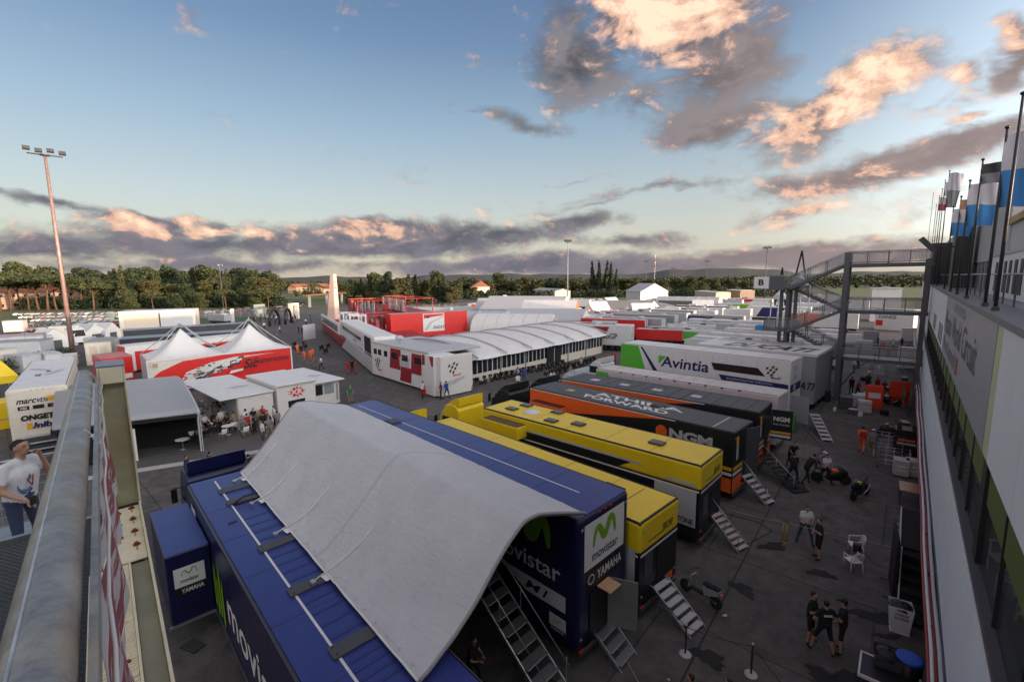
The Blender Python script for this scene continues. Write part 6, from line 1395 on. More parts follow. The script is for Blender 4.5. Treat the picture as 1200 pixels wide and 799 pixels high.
belt(spec, 'lower trees before the dark belt', 'before the dark belt near the glowing mast')
spec = [(u, vt, d, k, v, w) for u, vt, d, k, v, w in ((345, 342, 420, 'oak', 1, 1.4), (357, 340, 400, 'oak', 0, 1.3), (372, 344, 380, 'oak', 2, 1.4), (400, 332, 300, 'oak', 1, 1.0), (410, 328, 280, 'oak', 0, 1.0), (423, 326, 270, 'fir', 0, .8), (432, 322, 250, 'fir', 1, .9), (441, 320, 250, 'oak', 0, .9), (454, 318, 260, 'oak', 2, .8),
        (468, 326, 240, 'oak', 1, .9), (478, 322, 240, 'fir', 1, 1.3), (486, 322, 250, 'fir', 1, 1.2), (499, 329, 250, 'oak', 1, .9), (513, 318, 240, 'oak', 0, .95), (520, 324, 235, 'fir', 0, 1.1), (528, 336, 230, 'oak', 1, 1.2), (460, 340, 215, 'oak', 1, 1.3), (440, 342, 220, 'oak', 0, 1.4), (420, 346, 220, 'oak', 1, 1.3), (500, 342, 220, 'oak', 2, 1.4), (408, 346, 225, 'oak', 0, 1.2), (480, 346, 215, 'oak', 1, 1.4))]
spec += [(404+i*8.6+rs.rand()*4, 327+rs.rand()*9, 245+rs.rand()*25, ('oak', 'fir', 'oak')[i % 3], i % 3, 1.25) for i in range(16)]
belt(spec, 'trees behind the red hospitality unit', 'behind the red unit')
spec = []
for i in range(26): spec.append((540+i*7.4+rs.rand()*4, 324+rs.rand()*8-(4 if i in (6, 7) else 0), 330+rs.rand()*60, ('oak', 'pine', 'oak', 'fir')[i % 4], i % 3, 1.3))
belt(spec, 'far trees left of the poplars', 'far left of the tall clump')
belt([(694, 306, 325, 'cypress', 0, 1.5), (702, 306, 322, 'cypress', 1, 1.5), (711, 306, 325, 'cypress', 0, 1.6), (716, 307, 318, 'cypress', 1, 1.5), (722, 315, 330, 'cypress', 2, 1.5)], 'tall poplar-like clump on the skyline', 'in the tall skyline clump')
spec = []
for i in range(27): spec.append((726+i*8+rs.rand()*4, 325+rs.rand()*5+(0 if i < 17 else 4), 330+rs.rand()*50, 'pine' if i % 2 else 'oak', i % 2, 1.35))
for i in range(16): spec.append((930+i*9+rs.rand()*4, 334+rs.rand()*4, 420+rs.rand()*90, 'oak' if i % 3 else 'pine', i % 3, 1.8))
belt(spec, 'row of pines on the right skyline', 'right of the tall clump')
spec = [(540+i*12, 342+rs.rand()*4, 290+rs.rand()*30, 'oak', i % 3, 1.3) for i in range(15)]
belt(spec, 'low garden trees round the pale sheds', 'beside the long pale shed in mid distance')
M = MB(); rs = np.random.RandomState(14); bx_ = []
for i in range(90): u = -20+i*3.9; p = dist_at(u, 215+rs.rand()*22); bx_.append((p.x, p.y, 1.9, 3.6, 3.6, 2.8+rs.rand()*2.2))
for i in range(70): u = 405+i*7.4; p = dist_at(u, 275+rs.rand()*30); bx_.append((p.x, p.y, 1.8, 5, 5, 2.4+rs.rand()*1.6))
leaf_cloud(M, bx_, 30000, 1.0, [lf[0], lf[1], lfc[0]], 19); M.build('undergrowth', label='shrubby undergrowth filling the gaps below the trees', cat='shrubs', kind='stuff')
# far wood, uncountable
M = MB(); rs = np.random.RandomState(4); bx_ = []
for i in range(640):
    u = -60+(i*.6180339 % 1)*1260; d = 430+rs.rand()*430; p = dist_at(u, d); h = (7+d*.0075)*(.7+.45*rs.rand()); bx_.append((p.x, p.y, h*.5, 7+5*rs.rand(), 7+5*rs.rand(), h*.55))
leaf_cloud(M, bx_, 60000, 2.3, [lf[0], lf[1], lfy[0]], 9); M.build('distant_wood', label='continuous far woodland along the horizon', cat='woodland', kind='stuff')
# ------------------------------------------------------------------ floodlight masts
def mast(u, vb, vt, label, n=6, lit=(), col=grey, r=.28, dist=None, spread=1.6):
    if dist: p = dist_at(u, dist); h = zat(u, vt, dist)
    else:
        p = at(u, vb, 0); d = ray(u, vt); h = CAM_H+d.z*(Vector((p.x, p.y)).length/Vector((d.x, d.y)).length)
    t = thing('floodlight_mast', (p.x, p.y, 0), math.degrees(math.atan2(p.y, p.x))+90, label, 'floodlight mast', 'floodlight masts')
    MB().tube([(0, 0, 0), (0, 0, h*.5), (0, 0, h)], [r, r*.75, r*.5], col, 12).build('pole', t)
    MB().tube([(-spread, 0, h), (spread, 0, h)], r*.3, dgrey, 6).build('crossarm', t); MB().lathe((0, 0, h-.2), [(r*.6, 0), (r*1.8, .1), (r*1.8, .25), (r*.5, .35)], dgrey, 12).build('head_ring', t)
    for i in range(n):
        x = -spread+2*spread*i/(n-1); y = (-.5 if i % 2 else .4); z = h+(.5 if i % 2 else .15)
        f = MB().prism([(x-.42, y, z), (x+.42, y, z), (x+.42, y-.5, z+.55), (x-.42, y-.5, z+.55)], (0, .28, .2), dgrey).build('floodlight', t)
        MB().prism([(x-.36, y-.02, z+.04), (x+.36, y-.02, z+.04), (x+.36, y-.48, z+.5), (x-.36, y-.48, z+.5)], (0, -.015, -.012), lampm if i in lit else mat('lamp_lens', (.75, .76, .78), .15)).build('lens', f)
    MB().lathe((0, 0, 0), [(r*2.4, 0), (r*2.4, .25), (r, .3)], grey, 8).build('base', t)
    return t
mcol = mat('mast_steel', (.30, .19, .16), .5, .3, var=.15, stain=(.5, .35, (.35, .35, .36)))
mast(86, 418, 186, 'tallest floodlight mast, leaning at the left with white and dark lamp heads', 4, (), mcol, .36, spread=2.0)
mast(262, 362, 311, 'floodlight mast with four glowing lamps before the left trees', 4, (0, 1, 2, 3), dgrey, .22, spread=1.5)
mast(665, 358, 284, 'slim grey floodlight mast at the centre of the view', 6, (), grey, .30, spread=1.3)
mast(828, 345, 307, 'floodlight mast with a wide head left of the thin aerial mast', 5, (), dgrey, .3, dist=420, spread=2.2)
mast(866, 345, 311, 'small floodlight mast on the right skyline', 4, (), dgrey, .3, dist=480, spread=2.2) if False else mast(789, 345, 315, 'small dim floodlight mast over the pines right of the aerial', 4, (), dgrey, .3, dist=470, spread=2.2)
mast(757, 345, 307, 'floodlight mast over the pines left of the thin aerial', 5, (), dgrey, .3, dist=430, spread=2)
mast(897, 350, 292, 'double-headed lattice floodlight mast behind the B sign', 5, (), dgrey, .28, dist=230, spread=1.6)
p = dist_at(767, 430); t = thing('aerial_mast', (p.x, p.y, 0), 0, 'thin aerial mast with red and white bands over the pines', 'aerial mast'); MB().tube([(0, 0, 0), (0, 0, 34)], .25, lgrey, 6).build('pole', t)
for k in range(4): MB().tube([(0, 0, 22+k*3), (0, 0, 23.5+k*3)], .42, (red, white)[k % 2], 6).build('band', t)
# ------------------------------------------------------------------ buildings far off
def gabled(u, d, w, dep, h, rz, wall, roofm, label, cat='building', nwin=4, group=None, rh=.35, name='house'):
    p = dist_at(u, d); t = thing(name, (p.x, p.y, 0), rz, label, cat, group)
    bb(t, -w/2, w/2, -dep/2, dep/2, 0, h, wall, 'wall'); r_ = dep*rh
    MB().add([(-w/2-.3, -dep/2-.4, h), (w/2+.3, -dep/2-.4, h), (w/2+.3, 0, h+r_), (-w/2-.3, 0, h+r_), (-w/2-.3, dep/2+.4, h), (w/2+.3, dep/2+.4, h)], [(0, 1, 2, 3), (3, 2, 5, 4), (0, 3, 4), (1, 5, 2), (0, 4, 5, 1)], roofm).build('roof', t)
    for i in range(nwin):
        x = -w/2+w*(i+.5)/nwin
        for z in ([1.0] if h < 5 else [1.0, h-2.2]):
            MB().box(x-.5, x+.5, -dep/2-.06, -dep/2-.01, z, z+1.4, glass).build('window', t); MB().box(w/2+.01, w/2+.06, x/w*dep*.8-.4, x/w*dep*.8+.4, z, z+1.4, glass).build('window', t) if abs(x/w*dep*.8) < dep/2-.6 else None
    return t
tile = mat('terracotta_tiles', (.28, .10, .055), .8, var=.25, scale=1.5); render_ = mat('warm_render', (.36, .25, .18), .8, var=.1); pale = mat('pale_render', (.62, .55, .45), .8, var=.08)
gabled(45, 238, 34, 10, 8, 100, render_, tile, 'long sunlit apartment building behind the umbrella pines at far left', nwin=8, rh=.2, name='apartment_building')
gabled(562, 330, 20, 12, 7, 140, pale, tile, 'cream house with terracotta roof right of the tall trees', nwin=3)
gabled(390, 430, 16, 10, 5, 120, pale, tile, 'low terracotta-roofed house beyond the entrance road', nwin=3)
gabled(350, 470, 22, 10, 6, 120, render_, tile, 'red-roofed house left of the obelisk in the distance', nwin=3)
gabled(372, 500, 26, 10, 6, 110, render_, tile, 'wide red-roofed farmhouse farther along the entrance road', nwin=4)
gabled(645, 300, 46, 10, 4.5, 145, pale, mat('pale_roof', (.40, .38, .36), .7), 'long pale shed behind the light mast in the centre', nwin=8, rh=.15, name='shed')
gabled(758, 225, 17, 14, 5.5, 140, white2, lgrey, 'white gabled hall with a sunlit orange end right of the poplars', nwin=3, rh=.28, name='hall')
gabled(905, 350, 10, 8, 5, 120, render_, tile, 'small sunlit house half hidden by pines left of the B sign', nwin=2)
for i, (u, d, w, h, lb, m_) in enumerate(((835, 260, 30, 3.8, 'low pink-lit wall building with an arch left of the B sign', pale), (868, 262, 18, 4.4, 'low orange-lit building beside the arch building', render_))):
    gabled(u, d, w, 8, h, 130, m_, pale, lb, nwin=4, rh=.06, name='low_building')
gabled(1040, 120, 7, 6, 8.6, 95, white2, lgrey, 'white raised cabin seen over the middle bridge', nwin=0, rh=.05, name='cabin')
# ------------------------------------------------------------------ paddock filler: tents, trucks and cabins by their place in view
def gable_tent(u, v, w, L, h, rz, m, label, end=None, valance=None, group='small tents in the far paddock', rh=.3):
    p = at(u, v, 0); t = thing('tent', (p.x, p.y, 0), rz, label, 'tent', group); e = h+w*rh
    MB().add([(-L/2, -w/2, h), (L/2, -w/2, h), (L/2, 0, e), (-L/2, 0, e), (-L/2, w/2, h), (L/2, w/2, h)], [(0, 1, 2, 3), (3, 2, 5, 4)], m).build('roof', t)
    MB().prism([(L/2-.05, -w/2, .0), (L/2-.05, w/2, 0), (L/2-.05, w/2, h-.02), (L/2-.05, 0, e-.05), (L/2-.05, -w/2, h-.02)], (.04, 0, 0), end or wq).build('gable', t)
    MB().prism([(-L/2+.05, -w/2, .0), (-L/2+.05, w/2, 0), (-L/2+.05, w/2, h-.02), (-L/2+.05, 0, e-.05), (-L/2+.05, -w/2, h-.02)], (-.04, 0, 0), end or wq).build('gable', t)
    bb(t, -L/2+.1, L/2-.1, -w/2+.03, -w/2+.08, 0, h, (valance or lgrey), 'side_wall'); bb(t, -L/2+.1, L/2-.1, w/2-.08, w/2-.03, 0, h, lgrey, 'side_wall')
    bb(t, L/2+.0, L/2+.03, -w*.22, w*.22, 0, h*.8, dgrey, 'doorway'); return t
def arch_tent(u, v, w, L, h, rz, m, label, door_=True, group='arched tents in the far paddock'):
    p = at(u, v, 0); t = thing('arched_tent', (p.x, p.y, 0), rz, label, 'tent', group); G = []
    for i in range(17):
        th = math.pi*i/16; G.append([(x, -w/2*math.cos(th), h*math.sin(th)**.8) for x in np.linspace(-L/2, L/2, 7)])
    MB().grid(G, m).build('roof', t)
    for x in (-L/2, L/2): MB().prism([(x, -w/2*math.cos(math.pi*i/16), h*math.sin(math.pi*i/16)**.8-.02) for i in range(17)], (.03*(1 if x < 0 else -1), 0, 0), wq).build('gable', t)
    for k in range(1, 6): MB().tube([(-L/2+L*k/6, -w/2*math.cos(math.pi*i/16), h*math.sin(math.pi*i/16)**.8+.02) for i in range(17)], .05, lgrey, 5).build('rib', t)
    if door_: bb(t, L/2+.0, L/2+.04, -w*.18, w*.18, 0, h*.55, dgrey, 'doorway')
    return t
def far_trailer(u, v, rz, L, body, label, roofm=None, stripe=None, h=4.0, cabm=None, group='trucks parked across the far paddock', word=None, w=2.55):
    p = at(u, v, 0); t = thing('race_trailer', (p.x, p.y, 0), rz, label, 'trailer', group)
    MB().rbox(0, L, -w/2, w/2, .9, h, body, .07, 1).build('body', t); bb(t, .05, L-.05, -w/2+.05, w/2-.05, h-.01, h+.02, roofm or lgrey, 'roof'); bb(t, .3, L-.3, -.9, .9, .45, .9, matt, 'chassis')
    for k in range(3):
        for s in (-1, 1): MB().lathe((2+k*1.2, s*(w/2-.15)-.14, .48), [(.1, 0), (.46, .02), (.48, .05), (.48, .25), (.1, .28)], tyre, 10, 'y').build('wheel', t)
    for s in (-1, 1):
        pl = Plane(t, (0 if s < 0 else L, s*(w/2+.003), 0), (-s, 0, 0), (0, 0, 1))
        if stripe: pl.poly([(L*.1, 1.2), (L*.45, 1.2), (L*.6, h-.3), (L*.2, h-.3)], stripe, 'stripe')
        if word: pl.text(word, L*.35, 2.0, L*.4, .9, black if body is not black else white, .02)
    rp = Plane(t, (-.003, w/2, 0), (0, -1, 0), (0, 0, 1)); rp.rect(.15, 1.0, w/2-.04, h-.15, lgrey if body is not lgrey else white, 'door'); rp.rect(w/2+.04, 1.0, w-.15, h-.15, lgrey if body is not lgrey else white, 'door')
    for k in range(rnd.randint(1, 3)):
        xx = L*(.15+.7*rnd.random()); yy = (rnd.random()-.5)*w*.5; MB().rbox(xx-.5, xx+.5, yy-.35, yy+.35, h+.02, h+.22+.2*rnd.random(), (lgrey, white, dgrey)[rnd.randint(0, 2)], .04, 1).build('roof_unit', t)
    if rnd.random() < .4: MB().tube([(L*.8, 0, h), (L*.8, 0, h+1.6)], .02, dgrey, 5).build('aerial', t)
    if cabm:
        q = MB(); q.prism([(L+.5, -1.2, .5), (L+.5, -1.2, 3.2), (L+1.4, -1.2, 3.5), (L+2.4, -1.2, 3.0), (L+2.9, -1.2, 1.6), (L+2.9, -1.2, .5)], (0, 2.4, 0), cabm); q.build('cab', t)
        MB().prism([(L+2.47, -1.05, 2.9), (L+2.47, 1.05, 2.9), (L+2.91, 1.05, 1.7), (L+2.91, -1.05, 1.7)], (.03, 0, .01), glass).build('windscreen', t)
        for s in (-1, 1): MB().lathe((L+1.8, s*1.05-.14, .48), [(.1, 0), (.46, .02), (.48, .05), (.48, .25), (.1, .28)], tyre, 10, 'y').build('wheel', t)
    return t
slv = mat('silver_paint', (.38, .38, .39), .35, .4, var=.08)
# right of the long marquee
far_trailer(741, 411, 195, 9, white, 'white chequered motorhome with dark red corners just right of the long marquee', white, dred, 4.3, word='MotoGP')
far_trailer(722, 409, 192, 8, white, 'white unit with red triangle directly at the end of the long marquee', white, dred, 4.3)
far_trailer(757, 399, 190, 13, red, 'bright red trailer with white stripe above the green-nosed one', lgrey, white, 4)
far_trailer(777, 398, 184, 14, slv, 'silver trailer nearest the red one, its rear doors showing', lgrey, None, 4.1, slv)
far_trailer(792, 392, 183, 14, slv, 'silver trailer second from the red one', lgrey, None, 4.1, slv)
far_trailer(806, 388, 183, 14, lgrey, 'grey trailer third from the red one', slv, None, 4.1)
far_trailer(814, 384, 182, 14, slv, 'silver trailer fourth from the red one', lgrey, None, 4.1)
far_trailer(839, 384, 182, 15, white, 'white trailer with dark wheels visible right of the silver row', white, None, 4.1, white)
far_trailer(848, 380, 180, 15, white, 'white trailer with black end frame right of the silver row', white2, black, 4.1)
far_trailer(856, 377, 180, 15, black, 'black ended trailer at the right end of the silver row', white, None, 4.1)
far_trailer(905, 372, 184, 15, white, 'white trailer with green and yellow posters left of the stair tower', lgrey, lime, 4.0)
far_trailer(880, 381, 184, 15, white, 'white trailer with pale roof left of the stair tower', white2, None, 4.0)
far_trailer(872, 391, 186, 15, slv, 'grey roofed trailer second left of the stair tower', lgrey, navy, 3.8)
far_trailer(893, 395, 186, 14, white, 'low white trailer with green mark left of the stair tower', white2, lime, 3.2)
far_trailer(905, 363, 182, 15, white, 'white trailer far behind the B sign', white, red, 4)
far_trailer(870, 366, 182, 16, lgrey, 'grey-sided long trailer before the arch building', grey, white, 4.2)
far_trailer(830, 369, 182, 16, mat('olive_grey', (.16, .16, .13), .6), 'olive-grey trailer with a white poster end', lgrey, None, 4.4)
far_trailer(950, 378, 184, 14, white, 'white trailer with blue marks behind the tower legs', white2, navy, 4)
far_trailer(985, 372, 184, 15, white, 'white trailer with a string of windows behind the tower flights', white, None, 4, word='RACING')
far_trailer(1005, 390, 184, 15, white, 'white trailer with orange line behind the tower column', white, orange, 4.1)
far_trailer(960, 362, 184, 15, grey, 'grey trailer far behind the tower flights', lgrey, None, 4)
far_trailer(990, 357, 184, 15, white, 'white trailer at the back of the field behind the tower', white2, None, 4)
arch_tent(806, 367, 11, 20, 5.6, 188, lgrey, 'large grey arched tent with open end in the far paddock')
gable_tent(733, 372, 14, 17, 3.0, 190, mat('taupe_canvas', (.33, .30, .27), .7), 'wide taupe tent with a green valance in the far paddock', valance=green, rh=.16)
for i, (u, v, m_) in enumerate(((823, 372, white2), (752, 378, white2), (700, 374, white2), (715, 366, white2))):
    gable_tent(u, v, 6, 6, 2.6, 200+i*20, m_, ('small white peaked tent beside the arched grey tent', 'small white tent in front of the taupe tent', 'low white tent left of the taupe tent', 'white tent farther left of the taupe tent')[i], rh=.45)
# between the red trailer and the long marquee
arch_tent(604, 392, 11, 17, 4.6, 205, white2, 'cream ended arched tent just behind the long marquee', True)
arch_tent(545, 388, 13, 22, 4.8, 205, lgrey, 'grey arched tent beyond the red emblem trailer', False)
gable_tent(618, 375, 16, 24, 3.6, 200, lgrey, 'large grey-blue peaked tent far behind the long marquee', rh=.22); gable_tent(645, 381, 12, 14, 3.2, 205, white2, 'white peaked tent with orange edge behind the long marquee', orange, rh=.28)
gable_tent(590, 372, 14, 16, 3.4, 215, lgrey, 'grey tent left of the large peaked one', rh=.2); gable_tent(640, 389, 14, 18, 3.4, 205, lgrey, 'flat grey tent right behind the marquee roof', rh=.14)
for i, (u, v, b_, r_, st) in enumerate(((670, 384, white, lgrey, red), (690, 388, white, white, red), (700, 381, lgrey, slv, None), (715, 386, white, lgrey, red), (728, 391, white, white, dred), (680, 376, white, lgrey, orange), (705, 393, white, lgrey, dred), (745, 386, white, lgrey, orange), (760, 382, slv, lgrey, red))):
    far_trailer(u, v, 190+i, 12, b_, ('white trailer with red flash behind the marquee end', 'white flat-roofed trailer second behind the marquee end', 'grey trailer with silver roof above the marquee end', 'white trailer with red edge toward the light mast foot', 'white trailer with dark red edge near the red trailer', 'white and orange trailer by the light mast foot', 'white trailer with dark red roof line at the marquee end', 'white and orange trailer before the taupe tent', 'silver trailer with red flash before the taupe tent')[i], r_, st, 3.7)
for i, (u, v, b_, r_, st, L_, rz) in enumerate(((64, 402, cream, lgrey, None, 6, 20), (90, 398, lgrey, grey, None, 6, 15),
        (560, 372, white, lgrey, None, 10, 200), (530, 374, lgrey, grey, None, 12, 205), (575, 365, white, lgrey, orange, 9, 200), (655, 369, white, lgrey, None, 11, 195), (675, 366, lgrey, grey, green, 11, 195), (692, 362, white, lgrey, None, 11, 195), (712, 359, grey, lgrey, None, 11, 192), (730, 362, white, lgrey, red, 11, 192), (775, 363, white, lgrey, None, 12, 190), (800, 361, lgrey, white, None, 12, 190), (850, 359, white, lgrey, navy, 12, 188), (925, 366, white, lgrey, None, 12, 186), (865, 373, white, lgrey, None, 13, 186), (1018, 366, white, lgrey, navy, 12, 184), (1035, 357, lgrey, grey, None, 12, 184), (760, 371, lgrey, grey, None, 12, 190), (790, 376, white, lgrey, None, 12, 190))):
    far_trailer(u, v, rz, L_, b_, '%s box trailer, %s from the left among those filling the far paddock' % ({white: 'white', cream: 'cream', lgrey: 'pale grey', grey: 'grey'}[b_], ORD[[64, 90, 560, 530, 575, 655, 675, 692, 712, 730, 775, 800, 850, 925, 865, 1018, 1035, 760, 790].index(u)]), r_, st, 3.0+.25*(i % 4), (white, None, slv)[i % 3], 'box trailers filling the far paddock', w=2.4)
for i, (u, v, L_, b_, st) in enumerate(((170, 378, 9, lgrey, None), (205, 376, 9, white, navy), (248, 379, 7, grey, None), (30, 409, 7, lgrey, None), (8, 420, 8, grey, None), (108, 413, 6, white, None), (560, 381, 9, lgrey, None), (500, 377, 10, lgrey, None), (478, 374, 8, white, red), (860, 395, 10, lgrey, navy), (838, 398, 9, white, None), (818, 402, 9, grey, None), (800, 405, 8, red, None), (845, 406, 9, white, green))):
    far_trailer(u, v, (20, 195)[u > 300], L_, b_, 'low service trailer, %s from the left among the small ones between the tents' % ORD[[8, 30, 108, 170, 205, 248, 478, 500, 560, 800, 818, 838, 845, 860].index(u)], lgrey, st, 2.8, None, 'small service trailers between the tents', w=2.2)
belt([(346+i*7+rs.rand()*3, 341+rs.rand()*4, 360+rs.rand()*20, 'oak', i % 3, 1.5) for i in range(9)]+[(548+i*8, 336+rs.rand()*4, 300, 'oak', i % 3, 1.2) for i in range(4)], 'trees before the far houses', 'before the far terracotta-roofed houses')
# flags and totem near the mast
for i, (u, v, m_, lb) in enumerate(((584, 362, red, 'red feather flag, left one of the pair'), (592, 360, red, 'red feather flag beside a white one'), (590, 356, fw, 'white feather flag rising behind the red pair'), (634, 366, navy, 'dark blue feather banner left of the central mast'))):
    p = at(u, v+8, 0); t = thing('feather_flag', (p.x, p.y, 0), 40, lb, 'flag', 'feather flags in mid paddock'); MB().tube([(0, 0, 0), (0, 0, 6.0)], .05, lgrey, 6).build('pole', t); MB().add([(0.05, 0, 1.4), (2.0, .1, 1.6), (2.0, .25, 4.6), (1.3, .1, 6.0), (.05, 0, 6.0)], [(0, 1, 2, 3, 4)], m_).build('flag', t)
# ------------------------------------------------------------------ left middle distance
t, s, r, rf = trailer('race_trailer', 'black bus-like trailer with a blue-grey roof behind the twin-peaked marquee', (-86, 29.0), 213-180+0 if False else -36, 20, 2.8, 3.8, matt, mat('blue_grey_roof', (.20, .23, .30), .4), cham=.2, wheels=False) if False else (None,)*4
def long_box(u0, v0, u1, v1, zt, dep, m, rm, label, name='race_trailer', cat='trailer', tri=None, h0=.3, group=None):
    """a long box whose near top edge runs between two sighted points at height zt, depth away from the viewer"""
    a, b = at(u0, v0, zt), at(u1, v1, zt); a.z = b.z = 0; d = b-a; L = d.length; t = thing(name, a, math.degrees(math.atan2(d.y, d.x)), label, cat, group)
    MB().rbox(0, L, 0, dep, h0, zt-.0, m, .12, 2).build('body', t); MB().rbox(-.05, L+.05, -.05, dep+.05, zt, zt+.12, rm, .04, 1).build('roof', t)
    return t, Plane(t, (0, -.002, 0), (1, 0, 0), (0, 0, 1)), L
wb = mat('blue_grey_roof', (.20, .23, .30), .4)
t, p, L = long_box(140, 398, 291, 388, 3.9, 3.4, black, wb, 'long black trailer with blue-grey roof, nearer of two behind the marquee', group='long trucks behind the marquee')
p.rect(.3, 2.6, L-.3, 2.9, wb, 'stripe')
t, p, L = long_box(144, 388, 288, 379, 4.2, 3.0, black, wb, 'long black trailer with blue-grey roof, farther of two behind the marquee', group='long trucks behind the marquee')
t, p, L = long_box(146, 407, 292, 392, 3.6, 3.0, red, white, 'red and white trailer with awning rail right behind the twin peaks', group='long trucks behind the marquee'); p.rect(0, 2.9, L, 3.6, white, 'stripe'); p.rect(0, .3, 1.0, 2.9, white, 'stripe'); p.poly([(6, 1.6), (9, 1.8), (12, 2.6), (6, 2.6)], black, 'stripe'); p.text('RACING', 3.5, 1.6, 3.2, .7, white, .03)
t, p, L = long_box(138, 366, 228, 363, 5.6, 7, cream, white, 'long beige prefabricated building with two big shutters', 'prefab_building', 'building', h0=0)
p.rect(.8, .6, L*.5, 4.9, mat('beige_shutter', (.60, .50, .40), .6), 'shutter'); p.rect(L*.54, .6, L*.96, 4.9, lgrey, 'shutter'); p.rect(L*.505, .3, L*.53, 5.2, dgrey, 'gap')
t, p, L = long_box(118, 421, 155, 417, 3.0, 5, red, mat('faded_red_roof', (.50, .20, .18), .6), 'red container with a faded pinkish roof left of the twin-peaked marquee', 'container', 'container', h0=0); p.rect(.2, .3, L-.2, .9, white, 'stripe')
t, p, L = long_box(98, 402, 130, 400, 3.4, 6, cream, grey, 'cream cabin with two shuttered openings behind the light mast', 'cabin', 'cabin', h0=0); p.rect(.5, .5, L*.45, 2.9, mat('beige_shutter', (.60, .50, .40)), 'shutter'); p.rect(L*.55, .5, L-.5, 2.9, mat('beige_shutter', (.60, .50, .40)), 'shutter')
for i, (a, b_, z, dep, m_, rm, lb) in enumerate(((( -30, 398), (50, 393), 3.6, 6, lgrey, mat('pinkish_roof', (.45, .33, .35), .6), 'long grey trailer with a pinkish roof at far left'), ((-20, 403), (46, 400), 3.2, 4, lgrey, grey, 'pleated grey side awning trailer at far left'), ((-8, 412), (20, 408), 3.2, 5, cream, lgrey, 'pale cabin with scuffed side at far left'), ((26, 418), (50, 415), 2.6, 4, lgrey, lgrey, 'grey canvas enclosure beside the mast, left half'), ((52, 416), (72, 414), 2.6, 4, lgrey, lgrey, 'grey canvas enclosure beside the mast, right half'), ((58, 420), (84, 418), 1.9, 4, white, white, 'white van roof just behind the ONGETTA trailer'), ((2, 377), (26, 376), 3.0, 4, cream, lgrey, 'cream motorhome before the far left building'))):
    long_box(*a, *b_, z, dep, m_, rm, lb, group='cabins and vans at far left', name='cabin', cat='cabin')
for i, (u, v, lb) in enumerate(((58, 408, 'small white peaked tent left of the mast'), (103, 400, 'small grey-white peaked tent right of the mast'), (120, 398, 'larger grey-white peaked tent right of the mast'), (78, 404, 'cream flapping tent behind the mast'))):
    gable_tent(u, v, 4.4, 4.6, 2.0, 20+i*14, (white2, lgrey, lgrey, cream)[i], lb, rh=.4, group='small tents near the mast')
# parked cars
def car_mesh(col, seed):
    M = MB(); L, W_ = 4.2, 1.72
    low = [(-2.1, .35), (-2.12, .75), (-1.95, .95), (-1.2, 1.0), (1.0, .98), (1.75, .88), (2.08, .70), (2.1, .35)]
    M.prism([(x, -W_/2, z) for x, z in low], (0, W_, 0), col); top = [(-1.75, .97), (-1.45, 1.38), (-.2, 1.48), (.35, 1.40), (1.05, .97)]
    n = len(top); a = [(x, -W_/2+.05+(z-.97)*.25, z) for x, z in top]; b = [(x, W_/2-.05-(z-.97)*.25, z) for x, z in top]
    M.add(a+b, [tuple(range(n)), tuple(range(2*n-1, n-1, -1))], glass); M.add(a+b, [(0, 1, n+1, n), (3, 4, n+4, n+3)], glass); M.add([(x, y, z+.012) for x, y, z in a+b], [(1, 2, n+2, n+1), (2, 3, n+3, n+2)], col)
    for x in (-1.3, 1.3):
        for s in (-1, 1): M.lathe((x, s*(W_/2-.1)-.1, .32), [(.05, 0), (.3, .01), (.32, .04), (.32, .18), (.05, .2)], tyre, 10, 'y'); M.lathe((x, s*(W_/2-.1)-.11, .32), [(.02, 0), (.18, .0), (.18, .22), (.02, .22)], alu, 8, 'y')
    for s in (-.6, .6): M.box(2.06, 2.11, s-.18, s+.18, .58, .72, lgrey); M.box(-2.13, -2.1, s-.15, s+.15, .62, .8, red)
    return M.data('parked_car')
ccol = [('silver', mat('car_silver', (.22, .22, .23), .3, .5)), ('dark grey', mat('car_dark_grey', (.05, .05, .055), .3, .3)), ('black', black), ('dark blue', mat('car_navy', (.015, .02, .06), .25)), ('grey', mat('car_grey', (.10, .105, .11), .3, .4)), ('dark green', mat('car_green', (.02, .05, .035), .3)), ('maroon', mat('car_maroon', (.12, .01, .015), .3))]
cars = [(n_, car_mesh(m_, i)) for i, (n_, m_) in enumerate(ccol)]
rs = np.random.RandomState(21); k = 0
def car_at(u, v, rz, lb):
    global k
    p = at(u, v, 0); n_, me = cars[rs.randint(len(cars))]; o = obj('parked_car', me); o.location = p; o.rotation_euler = (0, 0, R(rz)); tag(o, n_+' car '+lb, 'car', 'cars parked at left'); k += 1
for row, (v0, v1, n, u0, u1) in enumerate(((370, 369, 18, 24, 130), (373.5, 372.5, 17, 30, 130), (377.5, 376, 15, 44, 130), (382, 380, 12, 44, 130), (388, 385, 9, 44, 126))):
    for i in range(n):
        f = i/(n-1); car_at(u0+(u1-u0)*f+rs.rand()*2, v0+(v1-v0)*f, 95+rs.randint(2)*180+rs.rand()*4, '%s from left in the %s row behind the left mast' % (ORD[i], ('farthest', 'fourth', 'middle', 'second', 'nearest')[row]))
for i in range(9): car_at(236+i*9, 368-i*.6, 100+rs.rand()*8, '%s from left along the fence by the glowing mast' % ORD[i])
for i, (u, v) in enumerate(((318, 367), (330, 364), (342, 362), (350, 360), (336, 360), (355, 357), (326, 361), (348, 356))): car_at(u, v, 120, '%s of those on the road beyond the gate' % ORD[i])
